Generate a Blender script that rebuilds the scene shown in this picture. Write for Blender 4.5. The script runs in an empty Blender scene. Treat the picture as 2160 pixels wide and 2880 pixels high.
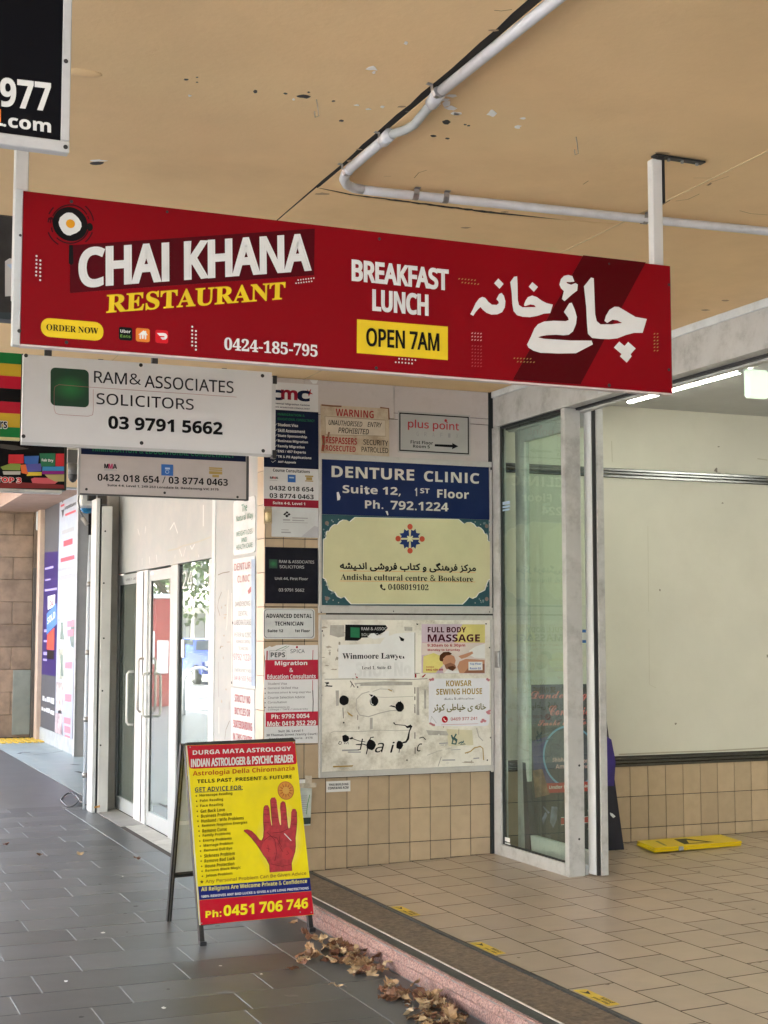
import bpy, math, random, os
from mathutils import Vector, Matrix, noise
random.seed(7)
sc = bpy.context.scene
C = sc.collection
R = math.radians

# ------------------------------------------------------------------ camera
F, CX, CY, HY, EYE = 3990.0, 1080.0, 1440.0, 1775.0, 1.6      # focal length and horizon in photo pixels, eye height in metres
PITCH = math.atan((HY - CY) / F); YAW = R(22.57)
cam = bpy.data.cameras.new('camera'); cam_o = bpy.data.objects.new('camera', cam); C.objects.link(cam_o)
cam.sensor_fit = 'VERTICAL'; cam.sensor_height = 36.0; cam.lens = 36.0 * F / 2880.0
cam.clip_start = 0.05; cam.clip_end = 600
cam_o.location = (0, 0, EYE); cam_o.rotation_euler = (R(90) + PITCH, 0, -YAW)
sc.camera = cam_o

# ------------------------------------------------------------------ sky and sun
SUN_EL, SUN_AZ = R(48), R(70)          # azimuth from +Y towards +X: behind the shop building
w = bpy.data.worlds.new('World'); sc.world = w; w.use_nodes = True
nt = w.node_tree; bg = nt.nodes['Background']
sky = nt.nodes.new('ShaderNodeTexSky'); sky.sky_type = 'NISHITA'; sky.sun_disc = False
sky.sun_elevation = SUN_EL; sky.sun_rotation = SUN_AZ
sky.air_density = 1.0; sky.dust_density = 6.0; sky.ozone_density = 1.0
hs = nt.nodes.new('ShaderNodeHueSaturation'); hs.inputs['Saturation'].default_value = 0.6
nt.links.new(sky.outputs[0], hs.inputs['Color']); nt.links.new(hs.outputs[0], bg.inputs[0])
bg.inputs[1].default_value = 0.15
sun = bpy.data.lights.new('sun', 'SUN'); sun.energy = 2.2; sun.angle = R(3); sun.color = (1, .99, .97)
so = bpy.data.objects.new('sun', sun); C.objects.link(so)
sd = Vector((math.sin(SUN_AZ) * math.cos(SUN_EL), math.cos(SUN_AZ) * math.cos(SUN_EL), math.sin(SUN_EL)))
so.rotation_euler = sd.to_track_quat('Z', 'Y').to_euler(); so.location = (20, 10, 30)
vs = sc.view_settings; vs.view_transform = 'Standard'; vs.look = 'None'; vs.gamma = 1.0; vs.use_curve_mapping = False
vs.exposure = 4.42
sc.render.engine = 'CYCLES'
sc.cycles.max_bounces = 8; sc.cycles.diffuse_bounces = 5; sc.cycles.glossy_bounces = 4; sc.cycles.transparent_max_bounces = 12

# ------------------------------------------------------------------ measuring helpers: a photo pixel seen on a real plane
O = Vector((0, 0, EYE))
FH = Vector((math.sin(YAW), math.cos(YAW), 0))
FW = FH * math.cos(PITCH) + Vector((0, 0, 1)) * math.sin(PITCH)
RT = Vector((math.cos(YAW), -math.sin(YAW), 0)); UP = RT.cross(FW)
def ray(x, y): return FW + RT * ((x - CX) / F) - UP * ((y - CY) / F)
def proj(p):
    d = Vector(p) - O; z = d.dot(FW)
    return (CX + F * d.dot(RT) / z, CY - F * d.dot(UP) / z, z)
class PL:
    """a plane: point p0, normal n towards the camera, u = level direction on it"""
    def __init__(s, p0, n, u=None):
        s.p0 = Vector(p0); s.n = Vector(n).normalized()
        s.u = Vector(u).normalized() if u is not None else Vector((0, 0, 1)).cross(s.n).normalized()
        if s.u.dot(RT) < 0: s.u = -s.u
    def p(s, x, y, off=0.0):
        r = ray(x, y); t = (s.p0 - O).dot(s.n) / r.dot(s.n)
        return O + r * t + s.n * off
    def along(s, P, x1):
        d = P - O; k = (x1 - CX) / F
        return P + s.u * ((k * d.dot(FW) - d.dot(RT)) / (s.u.dot(RT) - k * s.u.dot(FW)))
def PY(c): return PL((0, c, 0), (0, -1, 0), (1, 0, 0))
def PX(c): return PL((c, 0, 0), (-1, 0, 0), (0, -1, 0))
def PZ(c): return PL((0, 0, c), (0, 0, 1 if c < EYE else -1), (1, 0, 0))

# ------------------------------------------------------------------ materials
MATS = {}
def mk(name, col, rough=0.6, metal=0.0, var=0.12, scale=6.0, dark=None, dirt=0.0, dscale=3.0, bump=0.0, bscale=60.0,
       rand=0.0, coat=0.0, spec=0.5, rvar=0.0, det=9):
    if name in MATS: return MATS[name]
    m = bpy.data.materials.new(name); m.use_nodes = True; t = m.node_tree; L = t.links; N = t.nodes.new
    b = t.nodes['Principled BSDF']; b.inputs['Metallic'].default_value = metal
    b.inputs['Roughness'].default_value = rough; b.inputs['Specular IOR Level'].default_value = spec
    if coat: b.inputs['Coat Weight'].default_value = coat; b.inputs['Coat Roughness'].default_value = 0.08
    g = N('ShaderNodeNewGeometry')
    n1 = N('ShaderNodeTexNoise'); n1.inputs['Scale'].default_value = scale; n1.inputs['Detail'].default_value = min(det, 6)
    n1.inputs['Roughness'].default_value = 0.6
    L.new(g.outputs['Position'], n1.inputs['Vector'])
    mr = N('ShaderNodeMapRange'); mr.interpolation_type = 'SMOOTHSTEP'; mr.inputs[1].default_value = 0.22; mr.inputs[2].default_value = 0.78
    mr.inputs[3].default_value = 1 - var; mr.inputs[4].default_value = 1 + var
    L.new(n1.outputs['Fac'], mr.inputs[0])
    fac = mr.outputs[0]
    if rand:
        oi = N('ShaderNodeObjectInfo'); m2 = N('ShaderNodeMapRange')
        m2.inputs[3].default_value = 1 - rand; m2.inputs[4].default_value = 1 + rand
        L.new(oi.outputs['Random'], m2.inputs[0])
        mm = N('ShaderNodeMath'); mm.operation = 'MULTIPLY'; L.new(fac, mm.inputs[0]); L.new(m2.outputs[0], mm.inputs[1]); fac = mm.outputs[0]
    vm = N('ShaderNodeVectorMath'); vm.operation = 'SCALE'; vm.inputs[0].default_value = col[:3]
    L.new(fac, vm.inputs['Scale']); out = vm.outputs[0]
    if dirt:
        n2 = N('ShaderNodeTexNoise'); n2.inputs['Scale'].default_value = dscale; n2.inputs['Detail'].default_value = det
        n2.inputs['Roughness'].default_value = 0.72
        L.new(g.outputs['Position'], n2.inputs['Vector'])
        r2 = N('ShaderNodeMapRange'); r2.interpolation_type = 'SMOOTHSTEP'; r2.inputs[1].default_value = 0.42; r2.inputs[2].default_value = 0.78
        r2.inputs[3].default_value = 0; r2.inputs[4].default_value = dirt
        L.new(n2.outputs['Fac'], r2.inputs[0])
        mx = N('ShaderNodeMix'); mx.data_type = 'RGBA'
        mx.inputs[7].default_value = (*(dark or (0.08, 0.07, 0.055)), 1)
        L.new(r2.outputs[0], mx.inputs[0]); L.new(out, mx.inputs[6]); out = mx.outputs[2]
    L.new(out, b.inputs['Base Color'])
    if rvar:
        r3 = N('ShaderNodeMapRange'); r3.inputs[1].default_value = 0.35; r3.inputs[2].default_value = 0.65
        r3.inputs[3].default_value = max(0.02, rough - rvar); r3.inputs[4].default_value = rough + rvar
        L.new(n1.outputs['Fac'], r3.inputs[0]); L.new(r3.outputs[0], b.inputs['Roughness'])
    if bump:
        n3 = N('ShaderNodeTexNoise'); n3.inputs['Scale'].default_value = bscale; n3.inputs['Detail'].default_value = 3
        L.new(g.outputs['Position'], n3.inputs['Vector'])
        bp = N('ShaderNodeBump'); bp.inputs['Strength'].default_value = bump; bp.inputs['Distance'].default_value = 0.01
        L.new(n3.outputs['Fac'], bp.inputs['Height']); L.new(bp.outputs[0], b.inputs['Normal'])
    MATS[name] = m; return m
def glass_mat(name, tint=(.9, .96, .93), boost=1.0, haze=0.0):
    if name in MATS: return MATS[name]
    m = bpy.data.materials.new(name); m.use_nodes = True; t = m.node_tree; L = t.links; N = t.nodes.new
    t.nodes.remove(t.nodes['Principled BSDF']); out = t.nodes['Material Output']
    tr = N('ShaderNodeBsdfTransparent'); tr.inputs[0].default_value = (*tint, 1)
    gl = N('ShaderNodeBsdfGlossy'); gl.inputs['Roughness'].default_value = 0.0; gl.inputs[0].default_value = (.95, 1, .98, 1)
    fr = N('ShaderNodeFresnel'); fr.inputs[0].default_value = 1.52
    mu = N('ShaderNodeMath'); mu.operation = 'MULTIPLY'; mu.inputs[1].default_value = boost; mu.use_clamp = True
    gg = N('ShaderNodeNewGeometry'); iv = N('ShaderNodeMath'); iv.operation = 'SUBTRACT'; iv.inputs[0].default_value = 1.0
    L.new(gg.outputs['Backfacing'], iv.inputs[1]); m0 = N('ShaderNodeMath'); m0.operation = 'MULTIPLY'
    L.new(fr.outputs[0], m0.inputs[0]); L.new(iv.outputs[0], m0.inputs[1]); L.new(m0.outputs[0], mu.inputs[0])
    mx = N('ShaderNodeMixShader'); L.new(mu.outputs[0], mx.inputs[0]); L.new(tr.outputs[0], mx.inputs[1]); L.new(gl.outputs[0], mx.inputs[2])
    o = mx.outputs[0]
    if haze:
        df = N('ShaderNodeBsdfDiffuse'); df.inputs[0].default_value = (.5, .55, .5, 1)
        m2 = N('ShaderNodeMixShader'); m2.inputs[0].default_value = haze; L.new(o, m2.inputs[1]); L.new(df.outputs[0], m2.inputs[2]); o = m2.outputs[0]
    L.new(o, out.inputs[0]); MATS[name] = m; return m
def emit_mat(name, col, strength):
    m = bpy.data.materials.new(name); m.use_nodes = True; b = m.node_tree.nodes['Principled BSDF']
    b.inputs['Base Color'].default_value = (*col, 1); b.inputs['Emission Color'].default_value = (*col, 1); b.inputs['Emission Strength'].default_value = strength
    MATS[name] = m; return m
def vinyl(name, col, rough=0.42, var=0.05): return mk('vinyl_' + name, col, rough, var=var, scale=9, dirt=0.05 if sum(col) < .1 else .10, dscale=7, dark=(.2, .18, .15) if sum(col) > .3 else (.03, .03, .03), spec=.14)
WHITE = vinyl('white', (.72, .72, .70)); BLACK = vinyl('black', (.004, .004, .005)); YEL = vinyl('yellow', (.78, .55, .02))
REDP = vinyl('red', (.46, .006, .018)); NAVY = vinyl('navy', (.012, .03, .13)); DNAVY = vinyl('dark_navy', (.006, .012, .04))
GREY = vinyl('grey', (.33, .33, .33)); DRED = vinyl('dark_red', (.10, .002, .008)); CREAM = vinyl('cream', (.68, .66, .42))
GREEN = vinyl('green', (.02, .16, .07)); ORANGE = vinyl('orange', (.75, .22, .03)); TEAL = vinyl('teal', (.03, .085, .10))
LRED = vinyl('light_red', (.55, .04, .05)); PINK = vinyl('pink', (.72, .38, .38)); GOLD = vinyl('gold', (.40, .28, .09)); BLUE = vinyl('blue', (.04, .14, .42))
LBLUE = vinyl('light_blue', (.40, .52, .68)); SKIN = vinyl('skin', (.50, .25, .15)); SKIND = vinyl('skin_dark', (.27, .12, .07)); BROWN = vinyl('brown', (.10, .035, .015))
PURP = vinyl('purple', (.035, .02, .11)); LILAC = vinyl('lilac', (.58, .40, .55)); PYEL = vinyl('pale_yellow', (.80, .72, .18)); OLIVE = vinyl('olive', (.19, .17, .05))
MAROON = vinyl('maroon', (.07, .008, .02)); LGREY = vinyl('light_grey', (.52, .52, .51)); DGREY = vinyl('dark_grey', (.09, .09, .095)); GREENB = vinyl('bright_green', (.03, .28, .06))
ALU = mk('painted_aluminium', (.47, .47, .45), .38, var=.08, scale=5, dirt=.6, dscale=7, dark=(.16, .14, .12))
WHITEP = mk('white_paint', (.55, .57, .565), .45, var=.05, scale=4, dirt=.30, dscale=4.5, dark=(.25, .23, .19), bump=.05)
PINKW = mk('pinkish_white_paint', (.55, .50, .48), .4, var=.05, scale=6, dirt=.3, dscale=6, dark=(.22, .17, .14))
BLACKM = mk('black_metal', (.015, .015, .016), .45, var=.2)
DARKG = mk('rubber_gasket', (.01, .014, .014), .5)
STEEL = mk('zinc_steel', (.32, .31, .30), .35, metal=.8, var=.2, scale=30)
CHROME = mk('chrome_rail', (.16, .165, .165), .22, metal=1.0, var=.1)
SCREW = mk('screw_head', (.03, .03, .03), .5, metal=.3)

# ------------------------------------------------------------------ object helpers
def setp(o, label=None, cat=None, group=None, kind=None):
    if label: o['label'] = label
    if cat: o['category'] = cat
    if group: o['group'] = group
    if kind: o['kind'] = kind
    return o
def empty(name, loc, label=None, cat=None, group=None, kind=None):
    o = bpy.data.objects.new(name, None); C.objects.link(o); o.location = loc; o.empty_display_size = .1
    return setp(o, label, cat, group, kind)
def rootloc(p):
    v = Vector((0, 0, 0))
    while p is not None: v = v + p.location; p = p.parent
    return v
def ob(name, vs_, fs, mat, parent=None, smooth=False, loc=None):
    me = bpy.data.meshes.new(name)
    base = rootloc(parent) if parent else Vector((0, 0, 0))
    if loc is not None: base = Vector(loc)
    me.from_pydata([tuple(Vector(v) - base) for v in vs_], [], fs); me.update()
    if smooth:
        for f in me.polygons: f.use_smooth = True
    me.materials.append(mat)
    o = bpy.data.objects.new(name, me); C.objects.link(o)
    if parent: o.parent = parent; o.location = base - rootloc(parent)
    else: o.location = base
    return o
class MB:
    def __init__(s): s.v = []; s.f = []
    def add(s, v, f):
        n = len(s.v); s.v += [Vector(a) for a in v]; s.f += [tuple(i + n for i in q) for q in f]; return s
    def box(s, a, b):
        x0, y0, z0 = a; x1, y1, z1 = b
        x0, x1 = min(x0, x1), max(x0, x1); y0, y1 = min(y0, y1), max(y0, y1); z0, z1 = min(z0, z1), max(z0, z1)
        return s.add([(x0,y0,z0),(x1,y0,z0),(x1,y1,z0),(x0,y1,z0),(x0,y0,z1),(x1,y0,z1),(x1,y1,z1),(x0,y1,z1)],
                     [(0,3,2,1),(4,5,6,7),(0,1,5,4),(1,2,6,5),(2,3,7,6),(3,0,4,7)])
    def cbox(s, a, b, c=.003):
        """box with chamfered edges"""
        x0, y0, z0 = [min(p, q) for p, q in zip(a, b)]; x1, y1, z1 = [max(p, q) for p, q in zip(a, b)]
        vs_ = []; fs = []
        for X, sx in ((x0, 1), (x1, -1)):
            for Y, sy in ((y0, 1), (y1, -1)):
                for Z, sz in ((z0, 1), (z1, -1)):
                    vs_ += [(X, Y+sy*c, Z+sz*c), (X+sx*c, Y, Z+sz*c), (X+sx*c, Y+sy*c, Z)]
        idx = lambda i, j, k, a: (i*4+j*2+k)*3+a
        for i in (0, 1): fs.append([idx(i,0,0,0), idx(i,1,0,0), idx(i,1,1,0), idx(i,0,1,0)])
        for j in (0, 1): fs.append([idx(0,j,0,1), idx(1,j,0,1), idx(1,j,1,1), idx(0,j,1,1)])
        for k in (0, 1): fs.append([idx(0,0,k,2), idx(1,0,k,2), idx(1,1,k,2), idx(0,1,k,2)])
        for i in (0, 1):
            for j in (0, 1): fs.append([idx(i,j,0,0), idx(i,j,1,0), idx(i,j,1,1), idx(i,j,0,1)])
        for i in (0, 1):
            for k in (0, 1): fs.append([idx(i,0,k,0), idx(i,1,k,0), idx(i,1,k,2), idx(i,0,k,2)])
        for j in (0, 1):
            for k in (0, 1): fs.append([idx(0,j,k,1), idx(1,j,k,1), idx(1,j,k,2), idx(0,j,k,2)])
        for i in (0, 1):
            for j in (0, 1):
                for k in (0, 1): fs.append([idx(i,j,k,0), idx(i,j,k,1), idx(i,j,k,2)])
        # orient outward
        cc = Vector(((x0+x1)/2, (y0+y1)/2, (z0+z1)/2)); out = []
        for f in fs:
            p = [Vector(vs_[q]) for q in f]; n = (p[1]-p[0]).cross(p[2]-p[0]); m = sum(p, Vector())/len(p)
            out.append(tuple(f) if n.dot(m-cc) > 0 else tuple(reversed(f)))
        return s.add(vs_, out)
    def slab(s, quad, n, th):
        """a flat plate: front face = quad (4+ points), pushed back by th along -n"""
        k = len(quad); q = [Vector(a) for a in quad]; v = q + [a - n * th for a in q]
        nn = (q[1]-q[0]).cross(q[2]-q[0])
        f = [tuple(range(k)), tuple(reversed(range(k, 2*k)))] + [(i, k+i, k+(i+1)%k, (i+1)%k) for i in range(k)]
        if nn.dot(n) < 0: f = [tuple(reversed(a)) for a in f]
        return s.add(v, f)
    def tube(s, pts, r, seg=10, cap=True):
        pts = [Vector(p) for p in pts]; rings = []; prev = None
        for i, p in enumerate(pts):
            d = (pts[min(i+1, len(pts)-1)] - pts[max(i-1, 0)]).normalized()
            if prev is None:
                a = d.cross(Vector((0, 0, 1)));  a = a if a.length > .1 else d.cross(Vector((1, 0, 0)))
                a.normalize()
            else: a = (prev - d * prev.dot(d)).normalized()
            prev = a; b = d.cross(a); rr = r[i] if isinstance(r, (list, tuple)) else r
            rings.append([p + (a * math.cos(t) + b * math.sin(t)) * rr for t in [2*math.pi*k/seg for k in range(seg)]])
        n = len(s.v); s.v += [v for rg in rings for v in rg]
        for i in range(len(rings)-1):
            for k in range(seg):
                s.f.append((n+i*seg+k, n+i*seg+(k+1)%seg, n+(i+1)*seg+(k+1)%seg, n+(i+1)*seg+k))
        if cap: s.f += [tuple(n+k for k in reversed(range(seg))), tuple(n+(len(rings)-1)*seg+k for k in range(seg))]
        return s
    def build(s, name, mat, parent=None, smooth=False, loc=None): return ob(name, s.v, s.f, mat, parent, smooth, loc)
def box(name, a, b, mat, parent=None, c=0, loc=None):
    m = MB(); (m.cbox(a, b, c) if c else m.box(a, b)); return m.build(name, mat, parent, loc=loc)
def center(a, b): return tuple((p + q) / 2 for p, q in zip(a, b))

# px shapes on planes --------------------------------------------------------------
def quad(pl, x0, yt, yb, x1, off=0.0):
    BL = pl.p(x0, yb, off); TL = pl.p(x0, yt, off); BR = pl.along(BL, x1)
    TR = TL + (BR - BL)
    return [TL, TR, BR, BL]
def rect(name, mat, parent, pl, x0, yt, yb, x1, off=.001, th=.0006):
    return MB().slab(quad(pl, x0, yt, yb, x1, off), pl.n, th).build(name, mat, parent)
def rects(name, mat, parent, pl, lst, off=.001, th=.0006):
    if len(lst) <= 8:
        for a in lst: o = MB().slab(quad(pl, *a, off), pl.n, th).build(name, mat, parent)
        return o
    m = MB()
    for a in lst: m.slab(quad(pl, *a, off), pl.n, th)
    return setp(m.build(name, mat, parent), kind='stuff')
def rr_pts(q, r, n=5):
    TL, TR, BR, BL = q; u = (TR-TL).normalized(); v = (BL-TL).normalized(); out = []
    for cnr, du, dv, a0 in ((TL, u, v, 180), (TR, -u, v, 270), (BR, -u, -v, 0), (BL, u, -v, 90)):
        c = cnr + du * r + dv * r
        for k in range(n+1):
            a = R(a0 + 90*k/n); out.append(c + u * (r*math.cos(a)) + v * (r*math.sin(a)))
    return out
def rrect(name, mat, parent, pl, x0, yt, yb, x1, r, off=.001, th=.0006):
    return MB().slab(rr_pts(quad(pl, x0, yt, yb, x1, off), r), pl.n, th).build(name, mat, parent)
def polys(name, mat, parent, pl, plist, off=.001, th=.0005, tf=None):
    m = MB()
    for pts in plist:
        if tf: pts = [tf(*p) for p in pts]
        m.slab([pl.p(x, y, off) for x, y in pts], pl.n, th)
        if len(plist) <= 7: o = m.build(name, mat, parent); m = MB()
    return o if len(plist) <= 7 else setp(m.build(name, mat, parent), kind='stuff')
def circs(name, mat, parent, pl, lst, off=.001, th=.0005, seg=14, sq=1.0):
    m = MB(); vv = pl.n.cross(pl.u)
    for x, y, r in lst:
        c = pl.p(x, y, off); m.slab([c + pl.u*(r*math.cos(2*math.pi*k/seg)) + vv*(r*sq*math.sin(2*math.pi*k/seg)) for k in range(seg)], pl.n, th)
        if len(lst) <= 6: o = m.build(name, mat, parent); m = MB()
    return o if len(lst) <= 6 else setp(m.build(name, mat, parent), kind='stuff')
def strokes(name, mat, parent, pl, lst, off=.001, th=.0005, tf=None):
    """flat painted lines: list of (points, width in metres)"""
    m = MB()
    for pts, wd in lst:
        if tf: pts = [tf(*p) for p in pts]
        P = [pl.p(x, y, off) for x, y in pts]; Lf = []; Rt = []
        for i, p in enumerate(P):
            d = (P[min(i+1, len(P)-1)] - P[max(i-1, 0)]).normalized(); s_ = d.cross(pl.n)
            ww = wd[i] if isinstance(wd, (list, tuple)) else wd
            Lf.append(p + s_*ww/2); Rt.append(p - s_*ww/2)
        n = len(m.v); k = len(P); m.v += [Vector(q) for q in Lf] + [Vector(q) for q in Rt]
        fs = [(n+i, n+i+1, n+k+i+1, n+k+i) for i in range(k-1)]
        for q in fs: m.f.append(q if (m.v[q[1]]-m.v[q[0]]).cross(m.v[q[2]]-m.v[q[0]]).dot(pl.n) > 0 else tuple(reversed(q)))
        if len(lst) <= 6: o = m.build(name, mat, parent); m = MB()
    return o if len(lst) <= 6 else setp(m.build(name, mat, parent), kind='stuff')

# lettering ----------------------------------------------------------------------
try:
    FONT = bpy.data.fonts.load(os.path.join(bpy.utils.resource_path('LOCAL'), 'datafiles', 'fonts', 'NotoSansMath-Regular.woff2'))
except Exception:
    FONT = None
_tmpc = bpy.data.collections.new('tmp'); C.children.link(_tmpc)
def _loops(cv, sx, sy, x0, y0, res, tol=2e-3):
    out = []
    for sp in cv.splines:
        bp = sp.bezier_points; n = len(bp); pts = []
        for i in range(n):
            a, b = bp[i], bp[(i+1) % n]
            straight = abs((a.handle_right-a.co).cross(b.co-a.co).z) < 1e-5 and abs((b.handle_left-b.co).cross(b.co-a.co).z) < 1e-5
            k = 1 if straight else res
            for q in range(k):
                t = q/k; u = 1-t
                p = a.co*(u*u*u) + a.handle_right*(3*u*u*t) + b.handle_left*(3*u*t*t) + b.co*(t*t*t)
                p = ((p.x-x0)*sx, (p.y-y0)*sy)
                if not pts or abs(p[0]-pts[-1][0])+abs(p[1]-pts[-1][1]) > tol: pts.append(p)
        while len(pts) > 2 and abs(pts[0][0]-pts[-1][0])+abs(pts[0][1]-pts[-1][1]) < tol: pts.pop()
        if len(pts) > 2: out.append(pts)
    return out
def _area(l): return sum(l[i-1][0]*l[i][1]-l[i][0]*l[i-1][1] for i in range(len(l)))/2
def _in(p, l):
    c = False; j = len(l)-1
    for i in range(len(l)):
        if (l[i][1] > p[1]) != (l[j][1] > p[1]) and p[0] < (l[j][0]-l[i][0])*(p[1]-l[i][1])/(l[j][1]-l[i][1])+l[i][0]: c = not c
        j = i
    return c
def _grow(l, d):
    """move a loop sideways by d (outwards when it runs with positive area)"""
    n = len(l); out = []
    for i in range(n):
        p, a, b = Vector(l[i]), Vector(l[i-1]), Vector(l[(i+1) % n])
        e1 = (p-a).normalized(); e2 = (b-p).normalized(); n1 = Vector((e1.y, -e1.x)); n2 = Vector((e2.y, -e2.x))
        m = n1+n2
        if m.length < .3: m = n1; k = 1
        else: m.normalize(); k = min(1/max(m.dot(n1), .5), 1.6)
        out.append(tuple(p + m*(d*k)))
    return out
def _plain_i(l):
    """drop the cross bars of a barred capital I"""
    if not 10 <= len(l) <= 14: return l
    if any(min(abs(l[i][0]-l[i-1][0]), abs(l[i][1]-l[i-1][1])) > .08 for i in range(len(l))): return l
    x0, x1 = min(p[0] for p in l), max(p[0] for p in l); y0, y1 = min(p[1] for p in l), max(p[1] for p in l); e = .03
    xm, ym = (x0+x1)/2, (y0+y1)/2
    if _in((xm, y0+e), l) and _in((xm, y1-e), l) and _in((xm, ym), l) and not _in((x0+(x1-x0)*.06, ym), l) and not _in((x1-(x1-x0)*.06, ym), l) and not _in((x0+(x1-x0)*.1, y0+(y1-y0)*.3), l) and not _in((x1-(x1-x0)*.1, y0+(y1-y0)*.7), l) and _in((x0+(x1-x0)*.1, y0+e), l) and _in((x1-(x1-x0)*.1, y1-e), l):
        q = [p[0] for p in l if x0+(x1-x0)*.12 < p[0] < x1-(x1-x0)*.12]
        if q:
            a, b = min(q), max(q); r = [(a, y0), (b, y0), (b, y1), (a, y1)]
            return r if _area(l) > 0 else list(reversed(r))
    return l
from mathutils.geometry import tessellate_polygon
STY = {'bold': (0x1D5D4, 0x1D5EE, 0x1D7EC), 'serif': (0x1D400, 0x1D41A, 0x1D7CE), 'script': (0x1D4D0, 0x1D4EA, None), 'italic': (0x1D608, 0x1D622, None)}
def styled(s, st):
    if st not in STY: return s
    u, l, d = STY[st]
    return ''.join(chr(u+ord(c)-65) if 'A' <= c <= 'Z' else chr(l+ord(c)-97) if 'a' <= c <= 'z' else chr(d+ord(c)-48) if (c.isdigit() and c.isascii() and d) else c for c in s)
def glyphs(s, bold=0.0, asp=None, res=3, gill=False, style=None):
    """lettering as (verts, faces) in a unit box; bold widens every stroke by that share of the height"""
    if style is None and not gill and bold >= .018: style = 'bold'; bold = max(0.0, bold-.021)
    s = styled(s, style)
    c = bpy.data.curves.new('t', 'FONT'); c.body = s
    if FONT and not gill: c.font = FONT
    o = bpy.data.objects.new('t', c); _tmpc.objects.link(o)
    dg = bpy.context.evaluated_depsgraph_get(); cv = o.to_curve(dg)
    xs = [p.co.x for sp in cv.splines for p in sp.bezier_points]; ys = [p.co.y for sp in cv.splines for p in sp.bezier_points]
    if not xs: return None
    x0, x1, y0, y1 = min(xs), max(xs), min(ys), max(ys); h = y1 - y0 or 1; wd = x1 - x0 or 1
    hh = 1-2*bold
    sx = ((asp-2*bold) / wd) if asp else hh / h; sy = hh / h
    L = _loops(cv, sx, sy, x0, y0, res, max(2e-3, abs(bold)*.25))
    o.to_curve_clear(); bpy.data.objects.remove(o); bpy.data.curves.remove(c)
    if style in (None, 'plain', 'bold'): L = [_plain_i(l) for l in L]
    if not L: return None
    big = max(L, key=lambda l: abs(_area(l))); sg = 1 if _area(big) > 0 else -1
    if sg < 0: L = [list(reversed(l)) for l in L]
    outer = [l for l in L if _area(l) > 0]; holes = [l for l in L if _area(l) <= 0]
    V = []; Fs = []
    own = {i: [] for i in range(len(outer))}
    for hl in holes:
        c_ = [i for i in range(len(outer)) if _in(hl[0], outer[i])]
        if c_: own[min(c_, key=lambda k: _area(outer[k]))].append(hl)
    for i, l in enumerate(outer):
        ll = [l] + own[i]; n = len(V)
        tri = tessellate_polygon([[Vector((p[0], p[1], 0)) for p in q] for q in ll])
        V += [(p[0], p[1], i % 4) for q in ll for p in q]; Fs += [tuple(k+n for k in t) for t in tri]
        if bold > 0:
            for q in ll:                       # a band round every outline widens the strokes
                gq = _grow(q, bold); n = len(V); k = len(q)
                V += [(p[0], p[1], 5) for p in q] + [(p[0], p[1], 5) for p in gq]
                Fs += [(n+a, n+(a+1) % k, n+k+(a+1) % k, n+k+a) for a in range(k)]
    x0 = min(v[0] for v in V); x1 = max(v[0] for v in V); y0 = min(v[1] for v in V); y1 = max(v[1] for v in V)
    V = [((x-x0)/(x1-x0 or 1), (y-y0)/(y1-y0 or 1), k) for x, y, k in V]
    return V, Fs, (x1-x0)/(y1-y0 or 1)
class TX:
    """collects lettering of one colour on one plane into one mesh"""
    def __init__(s): s.m = MB(); s.big = []
    def put(s, g, TL, TR, BR, BL, n):
        if not g: return
        V, Fs, _ = g; pts = [BL*(1-x)*(1-y) + BR*x*(1-y) + TR*x*y + TL*(1-x)*y + n*(k*.00012) for x, y, k in V]
        Fs = [q if (pts[q[1]]-pts[q[0]]).cross(pts[q[2]]-pts[q[0]]).dot(n) > 0 else tuple(reversed(q)) for q in Fs]
        s.m.add(pts, Fs)
    def t(s, txt, pl, x0, yt, yb, x1, bold=.02, off=.0022, style=None, cond=False, skew=0, BR=None, rtl=False):
        BL = pl.p(x0, yb, off); TL = pl.p(x0, yt, off)
        B2 = pl.p(*BR, off) if BR else pl.along(BL, x1)
        if BR: TL = TL
        TR = TL + (B2 - BL); sk = (B2-BL).normalized() * (skew * (TL-BL).length); TL = TL + sk; TR = TR + sk
        asp = (B2-BL).length / max((TL-BL).length, 1e-6)
        if rtl: txt = txt[::-1]
        g = glyphs(txt, bold, asp, gill=rtl, style=style or ('plain' if cond else None))
        if yb - yt >= 13:
            k = s.m; s.m = MB(); s.put(g, TL, TR, B2, BL, pl.n); s.big.append(s.m); s.m = k
        else: s.put(g, TL, TR, B2, BL, pl.n)
        return s
    def build(s, name, mat, parent):
        for b in s.big: o = b.build(name, mat, parent)
        if s.m.v: o = setp(s.m.build(name, mat, parent), kind='stuff')
        return o
def sign_board(name, parent, pl, x0, yt, yb, x1, mat, th=.012, off=0.0, part='panel'):
    return MB().slab(quad(pl, x0, yt, yb, x1, off), pl.n, th).build(part, mat, parent)
def frame_rect(part, mat, parent, pl, x0, yt, yb, x1, wd, off=.0, th=.02, out=.003):
    """four bars round a rectangle, wd metres wide, inside it"""
    TL, TR, BR, BL = quad(pl, x0, yt, yb, x1, off+out); u = (TR-TL).normalized(); v = (BL-TL).normalized(); m = MB()
    m.slab([TL, TR, TR+v*wd, TL+v*wd], pl.n, th); m.slab([BL-v*wd, BR-v*wd, BR, BL], pl.n, th)
    m.slab([TL+v*wd, TL+v*wd+u*wd, BL-v*wd+u*wd, BL-v*wd], pl.n, th-.0006); m.slab([TR+v*wd-u*wd, TR+v*wd, BR-v*wd, BR-v*wd-u*wd], pl.n, th-.0006)
    return m.build(part, mat, parent)
def inview(p, m=60):
    x, y, z = proj(p); return z > .1 and -m < x < 2160+m and -m < y < 2880+m

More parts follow.
